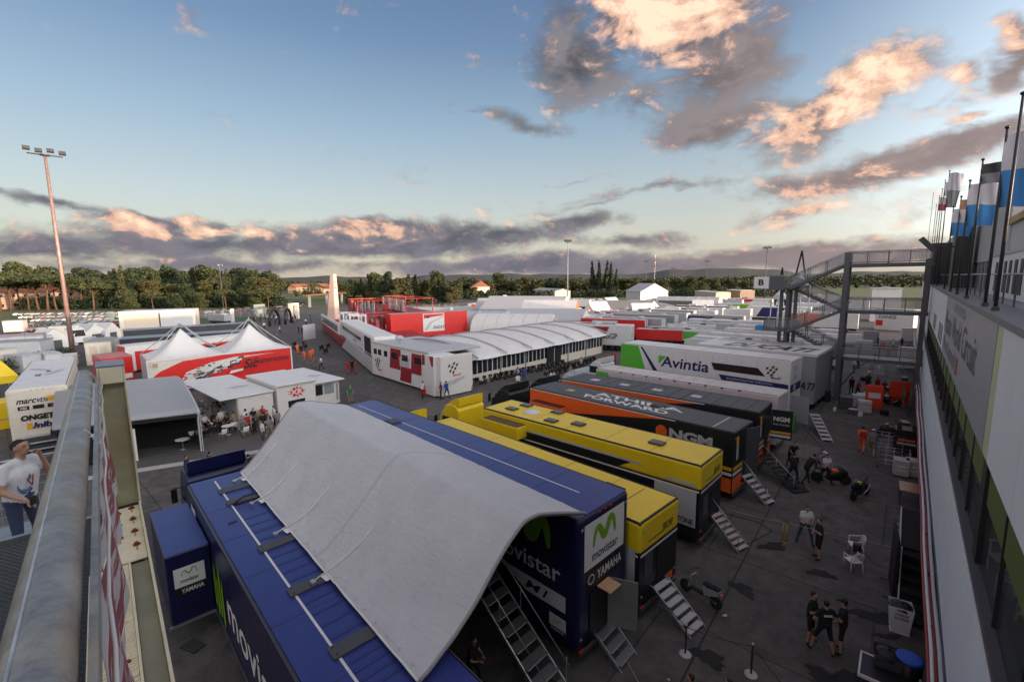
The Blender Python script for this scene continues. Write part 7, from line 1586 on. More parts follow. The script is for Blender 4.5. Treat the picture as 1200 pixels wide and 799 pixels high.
# ------------------------------------------------------------------ fences, gate, road
def fence(pts, h, label, n_per=2.4):
    t = thing('mesh_fence', pts[0], 0, label, 'fence', 'wire fences'); o = Vector(pts[0]); P = [Vector(p)-o for p in pts]; M = MB()
    for a, b in zip(P, P[1:]):
        d = b-a; n = max(1, int(d.length/n_per))
        for i in range(n+1): q = a+d*(i/n); bb(t, q.x-.04, q.x+.04, q.y-.04, q.y+.04, 0, h, grey, 'post') if d.length/n_per < 60 else None
        k = int(d.length/.5)
        for i in range(k): q = a+d*(i/k); M.box(q.x-.012, q.x+.012, q.y-.012, q.y+.012, .05, h-.05, grey)
        for z in np.linspace(.1, h-.05, 7): M.obox(a+Vector((0, 0, z)), d, (.015, .015, 0), (0, 0, .02), grey)
    w = M.build('wire_mesh', t); w['kind'] = 'stuff'; return t
fence([at(100, 376), at(135, 372)], 1.2, 'low wire fence by the left car park')
fence([at(230, 374), at(312, 370)], 2.6, 'wire fence beside the twin lamp mast'); fence([at(470, 368), at(588, 362)], 3.0, 'tall dark wire fence right of the red hospitality unit')
road = mat('pale_road', (.11, .105, .10), .85, var=.15, scale=.3)
a, b, c_, d_ = at(310, 374), at(345, 374), at(352, 350), at(346, 350)
MB().poly([(q.x, q.y, .008) for q in (a, b, c_, d_)], road).build('entrance_road', kind='structure')
MB().poly([(q.x, q.y, .006) for q in (at(132, 376), at(305, 371), at(305, 377), at(132, 384))], mat('verge_grass', (.07, .10, .03), .95, var=.35, scale=.8)).build('grass_verge', kind='structure')
def slab(u, v, w, h, rz, m, label, name='panel', cat='panel', dep=.25, group=None):
    p = at(u, v, 0); t = thing(name, (p.x, p.y, 0), rz, label, cat, group); MB().rbox(-w/2, w/2, -dep/2, dep/2, .05, h, m, .05, 1).build('board', t)
    for x in (-w/2+.1, w/2-.1): bb(t, x-.05, x+.05, -dep/2-.1, dep/2+.1, 0, .05, dgrey, 'foot')
    return t
slab(273, 378, 1.6, 4.2, 130, lgrey, 'tall pale totem board by the verge', 'totem'); slab(305, 372, 4.0, 4.5, 100, mat('grey_green_board', (.20, .22, .20), .6), 'grey-green hoarding at the gate, left side', 'hoarding', 'hoarding')
slab(363, 398, 3.2, 3.2, 110, lgrey, 'pale grey screen panel beside the red unit\'s far end', 'screen')
p = at(345, 374); t = thing('entrance_gate', (p.x, p.y, 0), 128, 'cream gate portal with a dark opening at the paddock entrance', 'gate')
for x in (-2.2, 1.4): bb(t, x, x+.8, -.6, .6, 0, 4.4, cream, 'pillar')
MB().rbox(-2.25, 2.25, -.65, .65, 4.41, 5.2, cream, .1, 2).build('lintel', t)
for u, v, rz, lb in ((322, 381, 40, 'dark inflatable arch at the gate, left one'), (338, 379, 50, 'dark inflatable arch beside the cream portal')):
    p = at(u, v, 0); t = thing('inflatable_arch', (p.x, p.y, 0), rz+90, lb, 'arch', 'dark arches at the gate'); MB().tube([(2.6*math.cos(math.pi*i/12), 0, 4.2*math.sin(math.pi*i/12)**.7) for i in range(13)], .35, black, 8).build('tube', t)
t = thing('road_bridge', at(395, 356), 128, 'low brown bridge span over the entrance road', 'bridge'); bb(t, -34, 22, -1, 1, 5.2, 6.0, mat('brown_beam', (.16, .08, .05), .7), 'span')
for x in (-30, -12, 6, 20): bb(t, x, x+.6, -.5, .5, 0, 5.19, grey, 'pier')
# ------------------------------------------------------------------ motorcycles and scooters
def moto(name, label, xy, rz, body, accent, kind='race', group=None, lean=8, stand=False):
    t = thing(name, (xy[0], xy[1], 0), rz, label, 'motorbike' if kind == 'race' else 'scooter', group); t.rotation_euler = (R(lean if not stand else 0), 0, R(rz))
    wr_, wb_ = (.31, .70) if kind == 'race' else (.24, .62)
    for x in (-wb_, wb_):
        q = MB(); w = .10 if kind == 'race' else .07
        pr = [(wr_-.07, -w*.5), (wr_-.01, -w*.45), (wr_, -w*.2), (wr_, w*.2), (wr_-.01, w*.45), (wr_-.07, w*.5)]; q.lathe((x, 0, wr_), pr, tyre, 22, 'y')
        wh = q.build('wheel', t); q = MB()
        for k in range(6): a = k*math.pi/3; q.tube([(x+.04*math.cos(a), 0, wr_+.04*math.sin(a)), (x+(wr_-.06)*math.cos(a), 0, wr_+(wr_-.06)*math.sin(a))], .012, alu, 5)
        q.lathe((x, -.04, wr_), [(.04, 0), (.04, .08)], alu, 8, 'y'); q.build('rim', wh)
    for s in (-1, 1): MB().tube([(wb_, s*.07, wr_), (wb_-.24, s*.08, .78)], .018, alu, 6).build('fork', t)
    MB().tube([(-wb_, .08, wr_), (-.15, .08, .38)], .03, dgrey, 6).build('swingarm', t)
    if kind == 'race':
        G = []
        for x, w, z0, z1 in ((.80, .03, .62, .80), (.62, .14, .42, .98), (.35, .19, .22, .98), (.05, .18, .16, .80), (-.2, .14, .22, .72)):
            G.append([(x, w*math.cos(a), (z0+z1)/2+(z1-z0)/2*math.sin(a)) for a in np.linspace(0, 2*math.pi, 13)])
        MB().grid(G, body).build('fairing', t)
        MB().rbox(-.05, .32, -.13, .13, .74, .92, accent, .07).build('tank', t); MB().rbox(-.42, -.03, -.12, .12, .74, .80, matt, .03).build('saddle', t)
        MB().prism([(-.35, -.08, .74), (-.35, .08, .74), (-.85, .05, .98), (-.85, -.05, .98)], (0, 0, -.06), body).build('tail', t)
        MB().prism([(.55, -.10, .96), (.55, .10, .96), (.30, .08, 1.12), (.30, -.08, 1.12)], (0, 0, .012), glass).build('windscreen', t)
        MB().tube([(-.1, .12, .25), (-.5, .15, .35), (-.75, .15, .62)], .035, alu, 8).build('exhaust', t)
    else:
        MB().prism([(.42, -.13, .30), (.42, .13, .30), (.30, .17, .85), (.30, -.17, .85)], (.05, 0, 0), body).build('front_shield', t); MB().rbox(-.2, .40, -.10, .10, .26, .33, matt, .02).build('footboard', t)
        MB().prism([(-.72, -.12, .55), (-.2, -.14, .32), (-.12, -.14, .62), (-.75, -.10, .72)], (0, .26, 0), body).build('rear_body', t); MB().rbox(-.72, -.1, -.12, .12, .68, .78, matt, .04).build('saddle', t)
        MB().rbox(-.82, -.76, -.06, .06, .60, .66, hiviz, .01, 1).build('tail_light', t); MB().tube([(-.1, -.1, .3), (-.16, -.2, .02)], .012, dgrey, 5).build('kickstand', t)
    MB().tube([(.36, -.33, .94), (.42, -.16, .96), (.42, .16, .96), (.36, .33, .94)], .015, black, 6).build('handlebar', t)
    return t
B0 = moto('race_motorbike', 'black race bike with yellow-green and white fairing parked on the pit lane', at(1008, 583), 250, black, mat('acid_yellow', (.55, .60, .03), .4), 'race', lean=6)
moto('race_motorbike', 'dark race bike with orange front wheel cover held by mechanics below the ramp', at(973, 566), 20, black, orange, 'race', lean=4)
moto('scooter', 'small black and white scooter parked beside the slatted ramp steps', at(820, 702), math.degrees(math.atan2((at(802, 690)-at(838, 712)).y, (at(802, 690)-at(838, 712)).x)), grey, lgrey, 'scooter', lean=6)
moto('race_motorbike', 'dark motorbike half hidden by trolleys at the garage wall', at(1046, 514), 190, black, dgrey, 'race', lean=5)
for i, (u, v) in enumerate(((1012, 470), (1022, 464), (1031, 470), (1040, 474))):
    moto('race_motorbike', ('first', 'second', 'third', 'fourth')[i]+' bike from left among the red-clad crew by the orange screens', at(u, v), 60+i*40, (red, dred, red, black)[i], white, 'race', 'bikes by the orange screens', 4)
sc0 = moto('scooter', 'black scooter nearest the white unit in the row before the long marquee', at(512, 461), 40, black, grey, 'scooter', 'scooters lined up before the marquee', 9)
a, b = at(512, 460), at(660, 428)
for i in range(1, 23):
    p = a.lerp(b, i/22); p += Vector((rnd.random()*.3, rnd.random()*.5, 0)); copy_thing(sc0, p, 38+rnd.random()*10, 'black scooter, %s from left in the row before the marquee' % ORD[i])
a, b = at(645, 440), at(692, 424)
for i in range(10): copy_thing(sc0, a.lerp(b, i/9), 215+rnd.random()*14, 'black scooter, %s from left in the outer row by the marquee end' % ORD[i])
for i, (u, v) in enumerate(((340, 409), (345, 406), (350, 411), (355, 408))):
    copy_thing(sc0, at(u, v), 60+i*70, 'dark scooter, %s of the cluster on the forecourt beyond the billboard' % ORD[i], 'scooters on the forecourt')
for i, (u, v) in enumerate(((377, 410), (382, 414), (385, 408))): copy_thing(sc0, at(u, v), 130, 'dark scooter, %s by the red unit\'s side wall' % ORD[i], 'scooters by the red unit')
# ------------------------------------------------------------------ people, placed where their feet are seen
def face_to(xy, tgt): return math.degrees(math.atan2(tgt[1]-xy[1], tgt[0]-xy[0]))
def P(u, v, pose, outfit, label, look=None, group=None, h=1.05, extra=None, z=0):
    p = at(u, v, z); rz = face_to(p, at(*look, z)) if isinstance(look, tuple) else (look if look is not None else rnd.random()*360)
    return person(p, rz, pose, outfit, label, group, h, z, extra)
P(948, 752, 'crossed', 'black', 'man in black with folded arms facing the other two on the apron', (975, 766), extra=None)
P(964, 765, 'hips', 'black', 'man in black with a white back print, middle of the three', (950, 745), extra='print')
P(985, 764, 'crossed', 'black', 'man in black T-shirt and yellow-badged cap, right of the three', (955, 752), extra='cap')
P(942, 636, 'hold', 'whitej', 'woman in white top and dark trousers on the apron', (958, 660))
P(958, 654, 'crossed', 'black', 'man in black shorts and shirt beside the woman in white', (925, 650))
P(1009, 530, 'walk', 'orange', 'marshal in orange overalls with a red backpack walking away', (1012, 480), extra='pack')
P(1021, 534, 'walk', 'grey', 'man in grey shorts and white cap walking beside the marshal', (1016, 480), extra='whitecap')
P(926, 548, 'push', 'blackl', 'mechanic in black bending over the bike ramp', (960, 580))
P(929, 566, 'hold', 'blackl', 'mechanic in black standing at the foot of the ramp', (905, 540), h=1.05)
P(944, 567, 'push', 'blackl', 'mechanic in black with orange trim left of the bike', (975, 566))
P(957, 560, 'push', 'lilac', 'person in lilac shirt and white cap behind the bike', (985, 575), extra='whitecap')
P(966, 566, 'hold', 'white', 'man in white shirt holding the orange-wheeled bike', (990, 580))
for i, (hu, hv) in enumerate(((811, 791), (856, 797))):
    q = at(hu, hv, 1.72); person(q, 200, 'stand', 'black', ('dark-haired person cut by the bottom edge, left of the rope', 'dark-haired person cut by the bottom edge, by the rope post')[i])
P(600, 905, 'hold', 'blackl', 'man in printed black shirt under the awning by the staircase', 40)
q = at(552, 757, 1.4); person((q.x, q.y), 20, 'hold', 'blackl', 'man in black printed shirt in the dark under the awning', extra=None)
for i, (hu, hv, fit, pose, lb) in enumerate(((217, 534, 'black', 'stand', 'bald man in black beyond the blue truck cab'), (244, 530, 'blackl', 'phone', 'man in dark jacket with hand to ear beyond the blue cab'), (278, 536, 'white', 'phone', 'man in white shirt beside the awning\'s far corner'), (291, 533, 'black', 'hold', 'man in grey shirt with folded hands at the awning\'s far corner'))):
    q = at(hu, hv, 1.7); o = person((q.x, q.y), 60+i*40, pose, fit, lb)
    if i == 0: pass
spots = [(234, 510, 'sit', 'grey'), (254, 508, 'sit', 'black'), (259, 500, 'sit', 'white'), (247, 512, 'sit', 'blackl'), (268, 503, 'sit', 'black'), (274, 498, 'sit', 'khaki'), (240, 502, 'sit', 'white'), (262, 492, 'sit', 'blackl')]
for i, (u, v, po, fit) in enumerate(spots):
    q = at(u, v, .28); person((q.x, q.y), rnd.random()*360, po, fit, ('seated guest in %s, %s from left around the deck tables' % (fit.replace('blackl', 'black'), ORD[i])), 'guests seated on the deck', 1, -.20)
crowd = [(188, 522, 'hips', 'redr', 'person in red shirt in front of the tent door frame'), (266, 483, 'stand', 'blackl', 'person in black at the back of the deck by the cabin'), (279, 484, 'walk', 'blackl', 'person in dark clothes beside the cabin wall'), (283, 497, 'stand', 'grey', 'man in grey shirt standing at the deck end'), (292, 500, 'crossed', 'redr', 'man in red and white at the deck end'), (299, 503, 'hold', 'blackl', 'person in black right of the red-shirted man'), (305, 506, 'stand', 'khaki', 'person in khaki near the awning\'s far edge'), (286, 514, 'walk', 'grey', 'person in grey stepping off the deck'), (309, 520, 'stand', 'whitej', 'tall person in pale shirt against the awning edge'), (315, 506, 'stand', 'khaki', 'person in brown behind the awning edge'), (322, 500, 'stand', 'white', 'person in white near the cabin corner'), (295, 492, 'walk', 'white', 'person in white passing the cabin shutter'), (276, 508, 'hold', 'khaki', 'person in khaki leaning at the deck edge')]
for i in range(26):
    u = 232+rnd.random()*98; v = 484+rnd.random()*20+(u-232)*.14; fit = ('blackl', 'grey', 'white', 'blackl', 'khaki', 'black', 'lblue', 'redr')[i % 8]; po = ('stand', 'hold', 'phone', 'crossed', 'walk', 'hips')[i % 6]
    crowd.append((u, v, po, fit, 'onlooker in %s, %s, %s of the crowd beside the deck' % (fit.replace('blackl', 'black').replace('redr', 'red').replace('lblue', 'pale blue'), {'stand': 'standing', 'hold': 'hands forward', 'phone': 'phoning', 'crossed': 'arms folded', 'walk': 'walking', 'hips': 'hands on hips'}[po], ORD[i])))
for u, v, po, fit, lb in crowd: P(u, v, po, fit, lb, group='people round the deck')
far = [(411, 472, 'stand', 'green', 'person in green tabard standing alone on the forecourt'), (349, 415, 'stand', 'orange', 'steward in orange, leftmost of four on the forecourt'), (357, 424, 'walk', 'orange', 'steward in orange, second of four on the forecourt'), (364, 423, 'stand', 'orange', 'steward in orange, third of four on the forecourt'), (367, 420, 'hips', 'orange', 'steward in orange, rightmost of four on the forecourt'), (369, 431, 'stand', 'khaki', 'man in khaki between the stewards and the man in white'), (377, 433, 'walk', 'white', 'man in white shirt right of the orange stewards'), (408, 438, 'stand', 'redr', 'left one of the three in red by the pale wall'), (413, 437, 'stand', 'blackl', 'middle one of the three by the pale wall, in black'), (417, 438, 'stand', 'redr', 'right one of the three in red by the pale wall'), (356, 410, 'walk', 'blackl', 'person in black beside the forecourt scooters'), (350, 391, 'stand', 'blackl', 'person in black by the pale screen, left one'), (354, 392, 'stand', 'blackl', 'person in black by the pale screen, right one'), (328, 391, 'walk', 'white', 'walker in white top on the forecourt toward the gate'), (325, 394, 'walk', 'khaki', 'walker in khaki beside the one in white'), (310, 386, 'walk', 'white', 'lone walker in white far on the forecourt'), (285, 394, 'stand', 'blackl', 'person in black behind the right marquee peak'), (281, 391, 'stand', 'blackl', 'second person in black behind the right marquee peak'), (290, 397, 'walk', 'blackl', 'person in black walking right of the marquee peak'),
       (495, 467, 'hold', 'white', 'man in white shirt at the left end of the scooter row'), (607, 457, 'stand', 'white', 'person in white among the middle scooters'), (646, 453, 'stand', 'white', 'left one of two in white before the marquee door'), (650, 453, 'walk', 'white', 'right one of two in white before the marquee door'), (607, 447, 'stand', 'lblue', 'person in pale blue behind the black truck cab'), (614, 449, 'stand', 'blue', 'person in blue behind the black truck cab'), (517, 468, 'stand', 'blackl', 'person in black left of the yellow truck cab'), (524, 467, 'hold', 'blue', 'person in blue by the yellow truck cab'), (674, 437, 'walk', 'blackl', 'person in black by the outer scooter row'), (681, 434, 'stand', 'white', 'person in white at the right end of the scooter row'), (668, 445, 'stand', 'khaki', 'person in khaki near the black cabs'), (553, 458, 'hold', 'white', 'person in white bending to a scooter'), (712, 428, 'stand', 'redr', 'person in red by the white unit, left one'), (721, 426, 'stand', 'redr', 'person in red by the white unit, right one')]
for u, v, po, fit, lb in far: P(u, v, po, fit, lb, group='people about the paddock')
rs = np.random.RandomState(3); gate = sorted((296+rs.rand()*70, 372+rs.rand()*10) for i in range(44))
for i, (u, v) in enumerate(gate):
    fit = ('blackl', 'blue', 'white', 'blackl', 'khaki', 'blue')[(i*5) % 6]
    P(u, v, ('walk', 'stand')[i % 2], fit, 'figure in %s, %s, %s from left in the entrance gate crowd' % (fit.replace('blackl', 'black'), ('walking', 'standing')[i % 2], ORD[i]), group='crowd at the entrance gate')
for i, (u, v, po, fit) in enumerate(((1004, 466, 'hold', 'red'), (1016, 458, 'push', 'blackl'), (1027, 462, 'stand', 'red'), (1034, 466, 'push', 'redr'), (1044, 470, 'hips', 'redr'), (1058, 476, 'stand', 'grey'), (1018, 450, 'walk', 'white'), (997, 462, 'stand', 'blackl'), (1000, 437, 'stand', 'white'), (1005, 432, 'walk', 'blackl'), (1025, 425, 'stand', 'redr'), (1040, 422, 'stand', 'blackl'), (1052, 424, 'walk', 'white'), (1034, 414, 'stand', 'redr'), (1046, 411, 'stand', 'white'), (1056, 408, 'stand', 'blackl'), (1062, 415, 'walk', 'khaki'), (1028, 406, 'stand', 'blackl'))):
    P(u, v, po, fit, 'crew member in %s, %s counted away from the camera under the bridges' % (fit.replace('blackl', 'black').replace('redr', 'red'), ORD[i]), group='crew under the bridges')
# ------------------------------------------------------------------ apron clutter
def stool_chair(u, v, rz, label, z=0, xyz=None, dark=True, group=None):
    t = thing('plastic_chair', xyz or at(u, v, z), rz, label, 'chair', group)
    MB().rbox(-.22, .24, -.23, .23, .40, .43, plastic, .01, 1).build('seat', t)
    for s in (-1, 1):
        MB().tube([(.20, s*.24, 0), (.19, s*.25, .42), (.17, s*.28, .64)], .019, plastic, 6).build('leg', t); MB().tube([(-.25, s*.25, 0), (-.20, s*.23, .42)], .019, plastic, 6).build('leg', t)
        MB().tube([(.20, s*.28, .655), (-.05, s*.29, .67), (-.24, s*.24, .74)], .022, plastic, 6).build('armrest', t)
    q = MB(); q.tube([(-.20, -.24, .44), (-.25, -.25, .74), (-.29, -.14, .84), (-.30, 0, .87), (-.29, .14, .84), (-.25, .25, .74), (-.20, .24, .44)], .02, plastic, 6)
    for k in range(7): y = -.17+k*.057; q.tube([(-.21, y, .45), (-.295, y, .85-abs(y)*.15)], .011, plastic, 5)
    q.build('backrest', t); return t
stool_chair(1002, 648, 200, 'white plastic armchair with a black bag on it, upper of two', group='white garden chairs'); stool_chair(999, 667, 130, 'white plastic armchair, lower of two on the apron', group='white garden chairs')
p = at(1003, 646, .43); MB().rbox(p.x-.12, p.x+.18, p.y-.15, p.y+.12, .44, .82, black, .06).build('bag', label='black bag slumped on the upper white garden chair', cat='bag')
for i, (y, rz) in enumerate(((10.5, 200), (9.7, 160))): stool_chair(0, 0, rz, ('white plastic chair behind the glass, farther one', 'white plastic chair behind the glass, nearer one')[i], xyz=(1.95, y+2.4, 5.90), group='chairs behind the glazing')
def stanchion(u, v, label, h=1.0, base=lgrey):
    t = thing('rope_post', at(u, v), 0, label, 'barrier post', 'belt barrier posts'); MB().lathe((0, 0, 0), [(.19, 0), (.19, .015), (.15, .03), (.03, .05)], base, 20).build('base', t); MB().tube([(0, 0, .03), (0, 0, h)], .028, black, 10).build('post', t); MB().lathe((0, 0, h), [(.038, 0), (.038, .05), (.02, .06)], alu, 12).build('cap', t); return t
sp = [(803, 766), (880, 790), (743, 690), (782, 835), (960, 860)]
for i, (u, v) in enumerate(sp[:4]): stanchion(u, v, ('barrier post with a pale disc base below the slatted ramp', 'barrier post at the bottom of the picture right of the ramp', 'barrier post with white base beside the open trailer door', 'barrier post cut by the bottom edge')[i])
def post_y(u, v, label):
    t = thing('rope_post', at(u, v), 0, label, 'barrier post', 'belt barrier posts'); m = mat('ochre_paint', (.40, .25, .05), .5); MB().tube([(0, 0, 0), (0, 0, .98)], .035, m, 10).build('post', t); MB().lathe((0, 0, .98), [(.045, 0), (.045, .05), (.02, .06)], black, 12).build('cap', t); MB().lathe((0, 0, 0), [(.08, 0), (.08, .012), (.04, .02)], m, 12).build('base', t); return t
def belt_(a, b, za, zb_, label, m=black, sag=.06):
    pts = [a.lerp(b, i/8)+Vector((0, 0, za+(zb_-za)*i/8-sag*math.sin(math.pi*i/8))) for i in range(9)]; MB().tube(pts, .014, m, 5).build('barrier_rope', label=label, cat='rope')
belt_(at(803, 766), at(880, 790), .95, .95, 'black rope from the disc-based post to the post by the bottom edge'); belt_(at(743, 690), at(803, 766), .95, .95, 'black rope from the door post to the disc-based post'); belt_(at(880, 790), at(930, 840), .95, .6, 'black rope running out of the bottom edge')
for i, (u, v) in enumerate(((917, 634), (921, 636))): t = post_y(u, v, ('yellow barrier post near the woman in white, left twin', 'yellow barrier post near the woman in white, right twin')[i]); 
belt_(at(850, 616), at(917, 634), .9, .95, 'grey belt from the ladder to the yellow posts', grey); belt_(at(917, 634), at(1075, 668), .95, .8, 'grey belt from the yellow posts to the wall', grey)
def bin_(u, v, label, m=plastic, lid=black, h=.95, text=True):
    t = thing('waste_bin', at(u, v), 8, label, 'bin'); MB().prism([(-.26, -.24, 0), (.26, -.24, 0), (.26, .24, 0), (-.26, .24, 0)], (0, 0, .001), m).build('base', t)
    q = MB(); a = [(-.24, -.22, 0), (.24, -.22, 0), (.24, .22, 0), (-.24, .22, 0)]; b = [(-.31, -.29, h), (.31, -.29, h), (.31, .29, h), (-.31, .29, h)]; q.add(a+b, [(0, 1, 5, 4), (1, 2, 6, 5), (2, 3, 7, 6), (3, 0, 4, 7), (0, 3, 2, 1)], m); q.build('body', t)
    G = []
    for i in range(9):
        G.append([(.34*math.cos(2*math.pi*j/14)*(1-.9*(i/8)**3), .32*math.sin(2*math.pi*j/14)*(1-.9*(i/8)**3), h-.12+.16*(i/8)+.03*math.sin(j*2+i)) for j in range(15)])
    MB().grid(G, lid).build('bin_liner', t)
    p = Plane(t, (-.2, -.265, .35), (1, 0, 0), (0, -.07, 1))
    if text: p.text('DUNLOP', .02, .32, .36, .09, dgrey, .02); p.text('RACING', .02, .18, .36, .09, dgrey, .02)
    return t
bin_(1053, 737, 'white bin with black liner and printed front by the black steps'); bin_(1059, 641, 'white printed bin with a domed black liner by the wall'); bin_(1037, 796, 'black topped bin at the bottom right', dgrey, black, text=False)
t = thing('drum', at(1062, 805), 0, 'black drum with a bright blue lid in the bottom right corner', 'drum'); MB().lathe((0, 0, 0), [(.3, 0), (.32, .1), (.32, .9), (.3, .92)], black, 20).build('body', t); MB().lathe((0, 0, .92), [(.33, 0), (.33, .05), (.28, .07)], mat('bright_blue', (.02, .09, .55), .4), 20).build('lid', t)
t = thing('framed_board', at(1045, 812), 0, 'white-framed dark board lying by the drum', 'board'); MB().box(-.75, .55, -.5, .5, .5, .54, black).build('board', t)
for a_, b_ in ((-.8, -.5), (.5, .8)): pass
for x0, x1, y0, y1 in ((-.8, -.75, -.55, .55), (.55, .6, -.55, .55), (-.749, .549, .5, .55), (-.749, .549, -.55, -.5)): MB().box(x0, x1, y0, y1, .48, .57, white).build('frame', t)
for x in (-.7, .5):
    for y in (-.45, .45): MB().box(x-.03, x+.03, y-.03, y+.03, 0, .48, dgrey).build('leg', t)
stairs('garage_steps', 'black steps with pale edges up to the garage platform at the right wall', (1.05, 22.4, 1.5), (1.05, 19.7, 0), .9, 6, tread=matt, rail=False, rm=lgrey)
t = thing('platform', (1.05, 24.2, 0), 0, 'dark platform above the black steps against the right wall', 'platform'); bb(t, -.5, .4, -1.7, 2.2, 1.42, 1.5, matt, 'deck'); bb(t, -.56, -.51, -1.7, 2.2, 0, 1.55, lgrey, 'side')
for y in (-1.6, 0, 2.1): bb(t, .3, .36, y-.03, y+.03, 0, 1.42, dgrey, 'leg')
t = thing('standing_screen', at(1044, 690), 95, 'narrow black standing screen beside the black steps', 'screen'); bb(t, -.8, .8, -.04, .04, .05, 2.4, matt, 'board'); bb(t, -.7, -.6, -.3, .3, 0, .05, dgrey, 'foot'); bb(t, .6, .7, -.3, .3, 0, .05, dgrey, 'foot')
t = thing('table', at(1065, 588), 2, 'small copper-topped table by the garage wall', 'table'); bb(t, -.45, .45, -.7, .7, .8, .84, mat('copper_sheet', (.55, .30, .17), .3, .5, var=.2), 'table_top')
for x in (-.4, .4):
    for y in (-.6, .6): bb(t, x-.025, x+.025, y-.025, y+.025, 0, .8, dgrey, 'leg')
def rack(u, v, label, nx=3, w=1.5, boxes=True):
    t = thing('trolley_rack', at(u, v), 3, label, 'trolley'); M = MB()
    for x in (-w/2, w/2):
        for y in (-.35, .35): bb(t, x-.02, x+.02, y-.02, y+.02, .12, 1.25, alu, 'post')
    for z in (.3, .6, .9, 1.2):
        for y in (-.35, .35): MB().tube([(-w/2, y, z), (w/2, y, z)], .015, alu, 5).build('rail', t)
        for k in range(5): MB().tube([(-w/2+w*k/4, -.35, z), (-w/2+w*k/4, .35, z)], .012, alu, 5).build('rail', t)
    for x in (-w/2, w/2):
        for y in (-.35, .35): MB().lathe((x, y-.02, .06), [(.02, 0), (.06, .005), (.06, .035), (.02, .04)], tyre, 10, 'y').build('castor', t)
    return t
rack(1046, 548, 'grey tubular trolley beside the white paper-wrapped crates'); rack(1040, 528, 'black tyre rack behind the tubular trolley')
for i, (u, v, lb) in enumerate(((1055, 556, 'white crate with printed square, left of the pair by the trolley'), (1069, 557, 'white crate with printed square, right of the pair by the trolley'))):
    t = thing('crate', at(u, v), 3, lb, 'crate', 'white crates by the trolley'); MB().rbox(-.38, .38, -.4, .4, .05, 1.0, lgrey, .03).build('box', t); q = Plane(t, (-.38, -.402, 0), (1, 0, 0), (0, 0, 1)); q.rect(.18, .35, .58, .7, white, 'label'); q.text('TYRES', .2, .47, .36, .1, dgrey, .01)
t = thing('tyre_cabinet', at(1060, 530), 3, 'black flight case with an orange printed band by the wall', 'case'); MB().rbox(-.65, .65, -.6, .6, .05, 1.7, black, .04).build('body', t); q = Plane(t, (-.65, -.602, 0), (1, 0, 0), (0, 0, 1)); q.rect(.2, .95, 1.1, 1.1, orange, 'stripe'); q.rect(.15, .7, 1.15, .85, lgrey, 'stripe')
for k in range(4): MB().lathe(((-.4, .4)[k % 2], -.3+.6*(k//2), 1.70), [(.12, 0), (.12, .18), (.08, .2)], tyre, 12).build('can', t)
t = thing('scaffold_ladder', at(1063, 488), 10, 'dark ladder frame leaning near the far garage wall', 'ladder')
for y in (-.3, .3): MB().tube([(0, y, 0), (.35, y, 2.6)], .03, dgrey, 6).build('stile', t)
for k in range(8): MB().tube([(.04+.04*k, -.3, .3+.3*k), (.04+.04*k, .3, .3+.3*k)], .02, dgrey, 6).build('rung', t)
for i, (u, v, w, lb) in enumerate(((1023, 479, 1.3, 'orange-red screen board with white patch behind the row of cases'), (1053, 474, 1.5, 'orange-red screen board nearest the far garage wall'))):
    t = slab(u, v, w, 2.2, 12, mat('signal_red', (.75, .06, .02), .5), lb, 'screen', 'screen', dep=.15, group='orange-red screens'); q = Plane(t, (-w/2, -.08, 0), (1, 0, 0), (0, 0, 1)); q.rect(.2, 1.0, w-.2, 1.5, white, 'panel') if i == 0 else None
for i, (u, v, m_, lb) in enumerate(((1012, 483, lgrey, 'pale case leaning before the orange screen'), (1005, 476, lgrey, 'grey case beside the tower column'), (1011, 475, white, 'white case second from the tower column'), (990, 478, dgrey, 'dark stacked case at the foot of the tower column'), (968, 470, matt, 'black tyre stack left of the tower column'), (957, 471, matt, 'second black tyre stack left of the tower column'))):
    t = thing('equipment_case', at(u, v), 10, lb, 'case', 'cases at the tower foot'); 
    if m_ is matt:
        for k in range(4): MB().lathe((0, 0, .02+k*.26), [(.2, 0), (.33, .02), (.35, .08), (.35, .18), (.33, .24), (.2, .25)], tyre, 18).build('tyre', t)
    else: MB().rbox(-.5, .5, -.4, .4, .05, 1.1, m_, .04).build('box', t); MB().box(-.51, .51, -.41, .41, .75, .78, dgrey).build('trim', t)
t = thing('light_mat', at(903, 520), 0, 'pale rectangular mat on the apron below the bike ramp', 'mat'); MB().rbox(-1.6, 2.9, -1.6, 1.4, .004, .02, mat('pale_mat', (.15, .135, .125), .9, var=.15), .004, 1).build('mat', t)
# cables and scraps on the apron
for i, (pts, m_, lb) in enumerate((([(845, 600), (868, 606), (890, 612), (905, 622), (870, 640)], black, 'black cable snaking from the yellow trailer steps'), ([(925, 470), (940, 500), (960, 520), (985, 560)], black, 'black cable across the far apron'), ([(718, 752), (735, 775), (748, 799), (756, 830)], grey, 'grey hose running from the open blue trailer door'))):
    MB().tube([at(u, v, .015) for u, v in pts], .016, m_, 6).build('cable', label=lb, cat='cable')
t = thing('paper_cup', at(847, 722), 40, 'crumpled white paper cup lying on the apron right of the scooter', 'cup'); MB().lathe((0, 0, .04), [(.03, 0), (.045, .14)], white, 10, 'x').build('cup', t)
t = thing('grille_cover', at(226, 757), 20, 'dark louvred drain grating on the ground below the slide-out pod', 'drain cover'); bb(t, -.35, .35, -.2, .2, .002, .02, matt, 'plate')
for k in range(6): bb(t, -.33, .33, -.17+k*.06, -.14+k*.06, .021, .035, dgrey, 'slat')
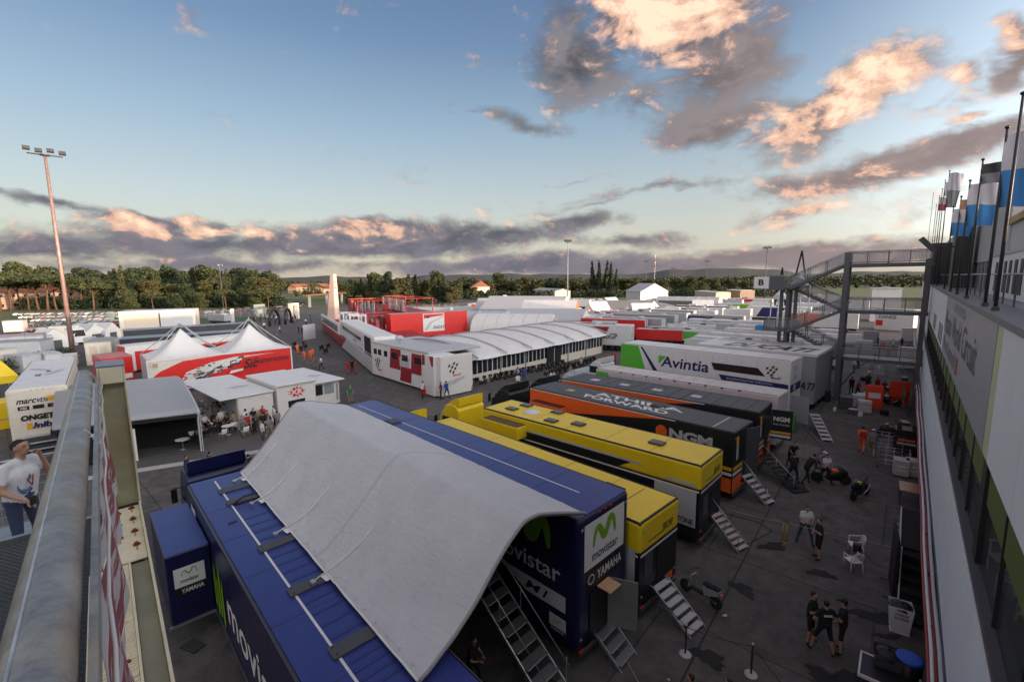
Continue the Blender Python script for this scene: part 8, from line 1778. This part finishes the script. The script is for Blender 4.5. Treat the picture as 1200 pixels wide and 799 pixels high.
# banner and tents in the far lane under the bridges
t, p_, L = long_box(1026, 362, 1072, 364, 4.6, 5, white, white, 'white booth with red lettering beyond the middle bridge', 'booth', 'booth', h0=0); p_.text('DAINESE', .8, 2.6, 3.2, .7, black, .02); p_.rect(.3, 1.0, 1.6, 2.2, red, 'panel')
for i, (u, v, m_) in enumerate(((1012, 410, lgrey), (1000, 404, white), (1020, 402, grey), (1064, 400, white), (1064, 432, white))): slab(u, v, 2.2, 1.6+.3*i, 10, m_, 'pale equipment screen, %s of those in the far lane under the bridges' % ORD[i], 'screen', 'screen', dep=.8, group='equipment screens in the far lane')
for i, (u, v) in enumerate(((1030, 440), (1014, 432), (1048, 436))): rack(u, v, 'tubular rack, %s of those under the lowest bridge' % ORD[i])

# loose gear round the orange screens and the garage wall
for i, (u, v, k_) in enumerate(((1000, 485, 0), (1008, 488, 1), (1036, 486, 2), (1060, 500, 0), (1066, 515, 1), (1064, 612, 2), (1068, 625, 0), (978, 482, 1), (950, 478, 2), (1040, 458, 0), (1050, 452, 1), (1012, 446, 2), (1060, 446, 0), (1030, 432, 1))):
    p = at(u, v); t = thing(('toolbox', 'jerry_can', 'tyre_pile')[k_], (p.x, p.y, 0), i*37, ('dark toolbox with a pale lid', 'pale plastic jerry can', 'short pile of two black tyres')[k_]+', %s of the loose gear along the garage wall' % ORD[i], ('toolbox', 'can', 'tyres')[k_], 'loose gear along the garage wall')
    if k_ == 0: MB().rbox(-.35, .35, -.22, .22, 0, .4, dgrey, .03).build('box', t); MB().rbox(-.36, .36, -.23, .23, .40, .46, lgrey, .02).build('lid', t); MB().tube([(-.12, 0, .46), (-.1, 0, .53), (.1, 0, .53), (.12, 0, .46)], .012, alu, 6).build('handle', t)
    elif k_ == 1: MB().rbox(-.16, .16, -.1, .1, 0, .38, plastic, .05).build('body', t); MB().lathe((.08, 0, .38), [(.03, 0), (.03, .05), (.01, .06)], red, 10).build('cap', t); MB().tube([(-.12, 0, .37), (-.1, 0, .44), (.0, 0, .44), (.02, 0, .38)], .014, plastic, 6).build('handle', t)
    else:
        for q_ in range(2): MB().lathe((0, 0, .01+q_*.22), [(.17, 0), (.29, .02), (.31, .06), (.31, .15), (.29, .19), (.17, .21)], tyre, 18).build('tyre', t)
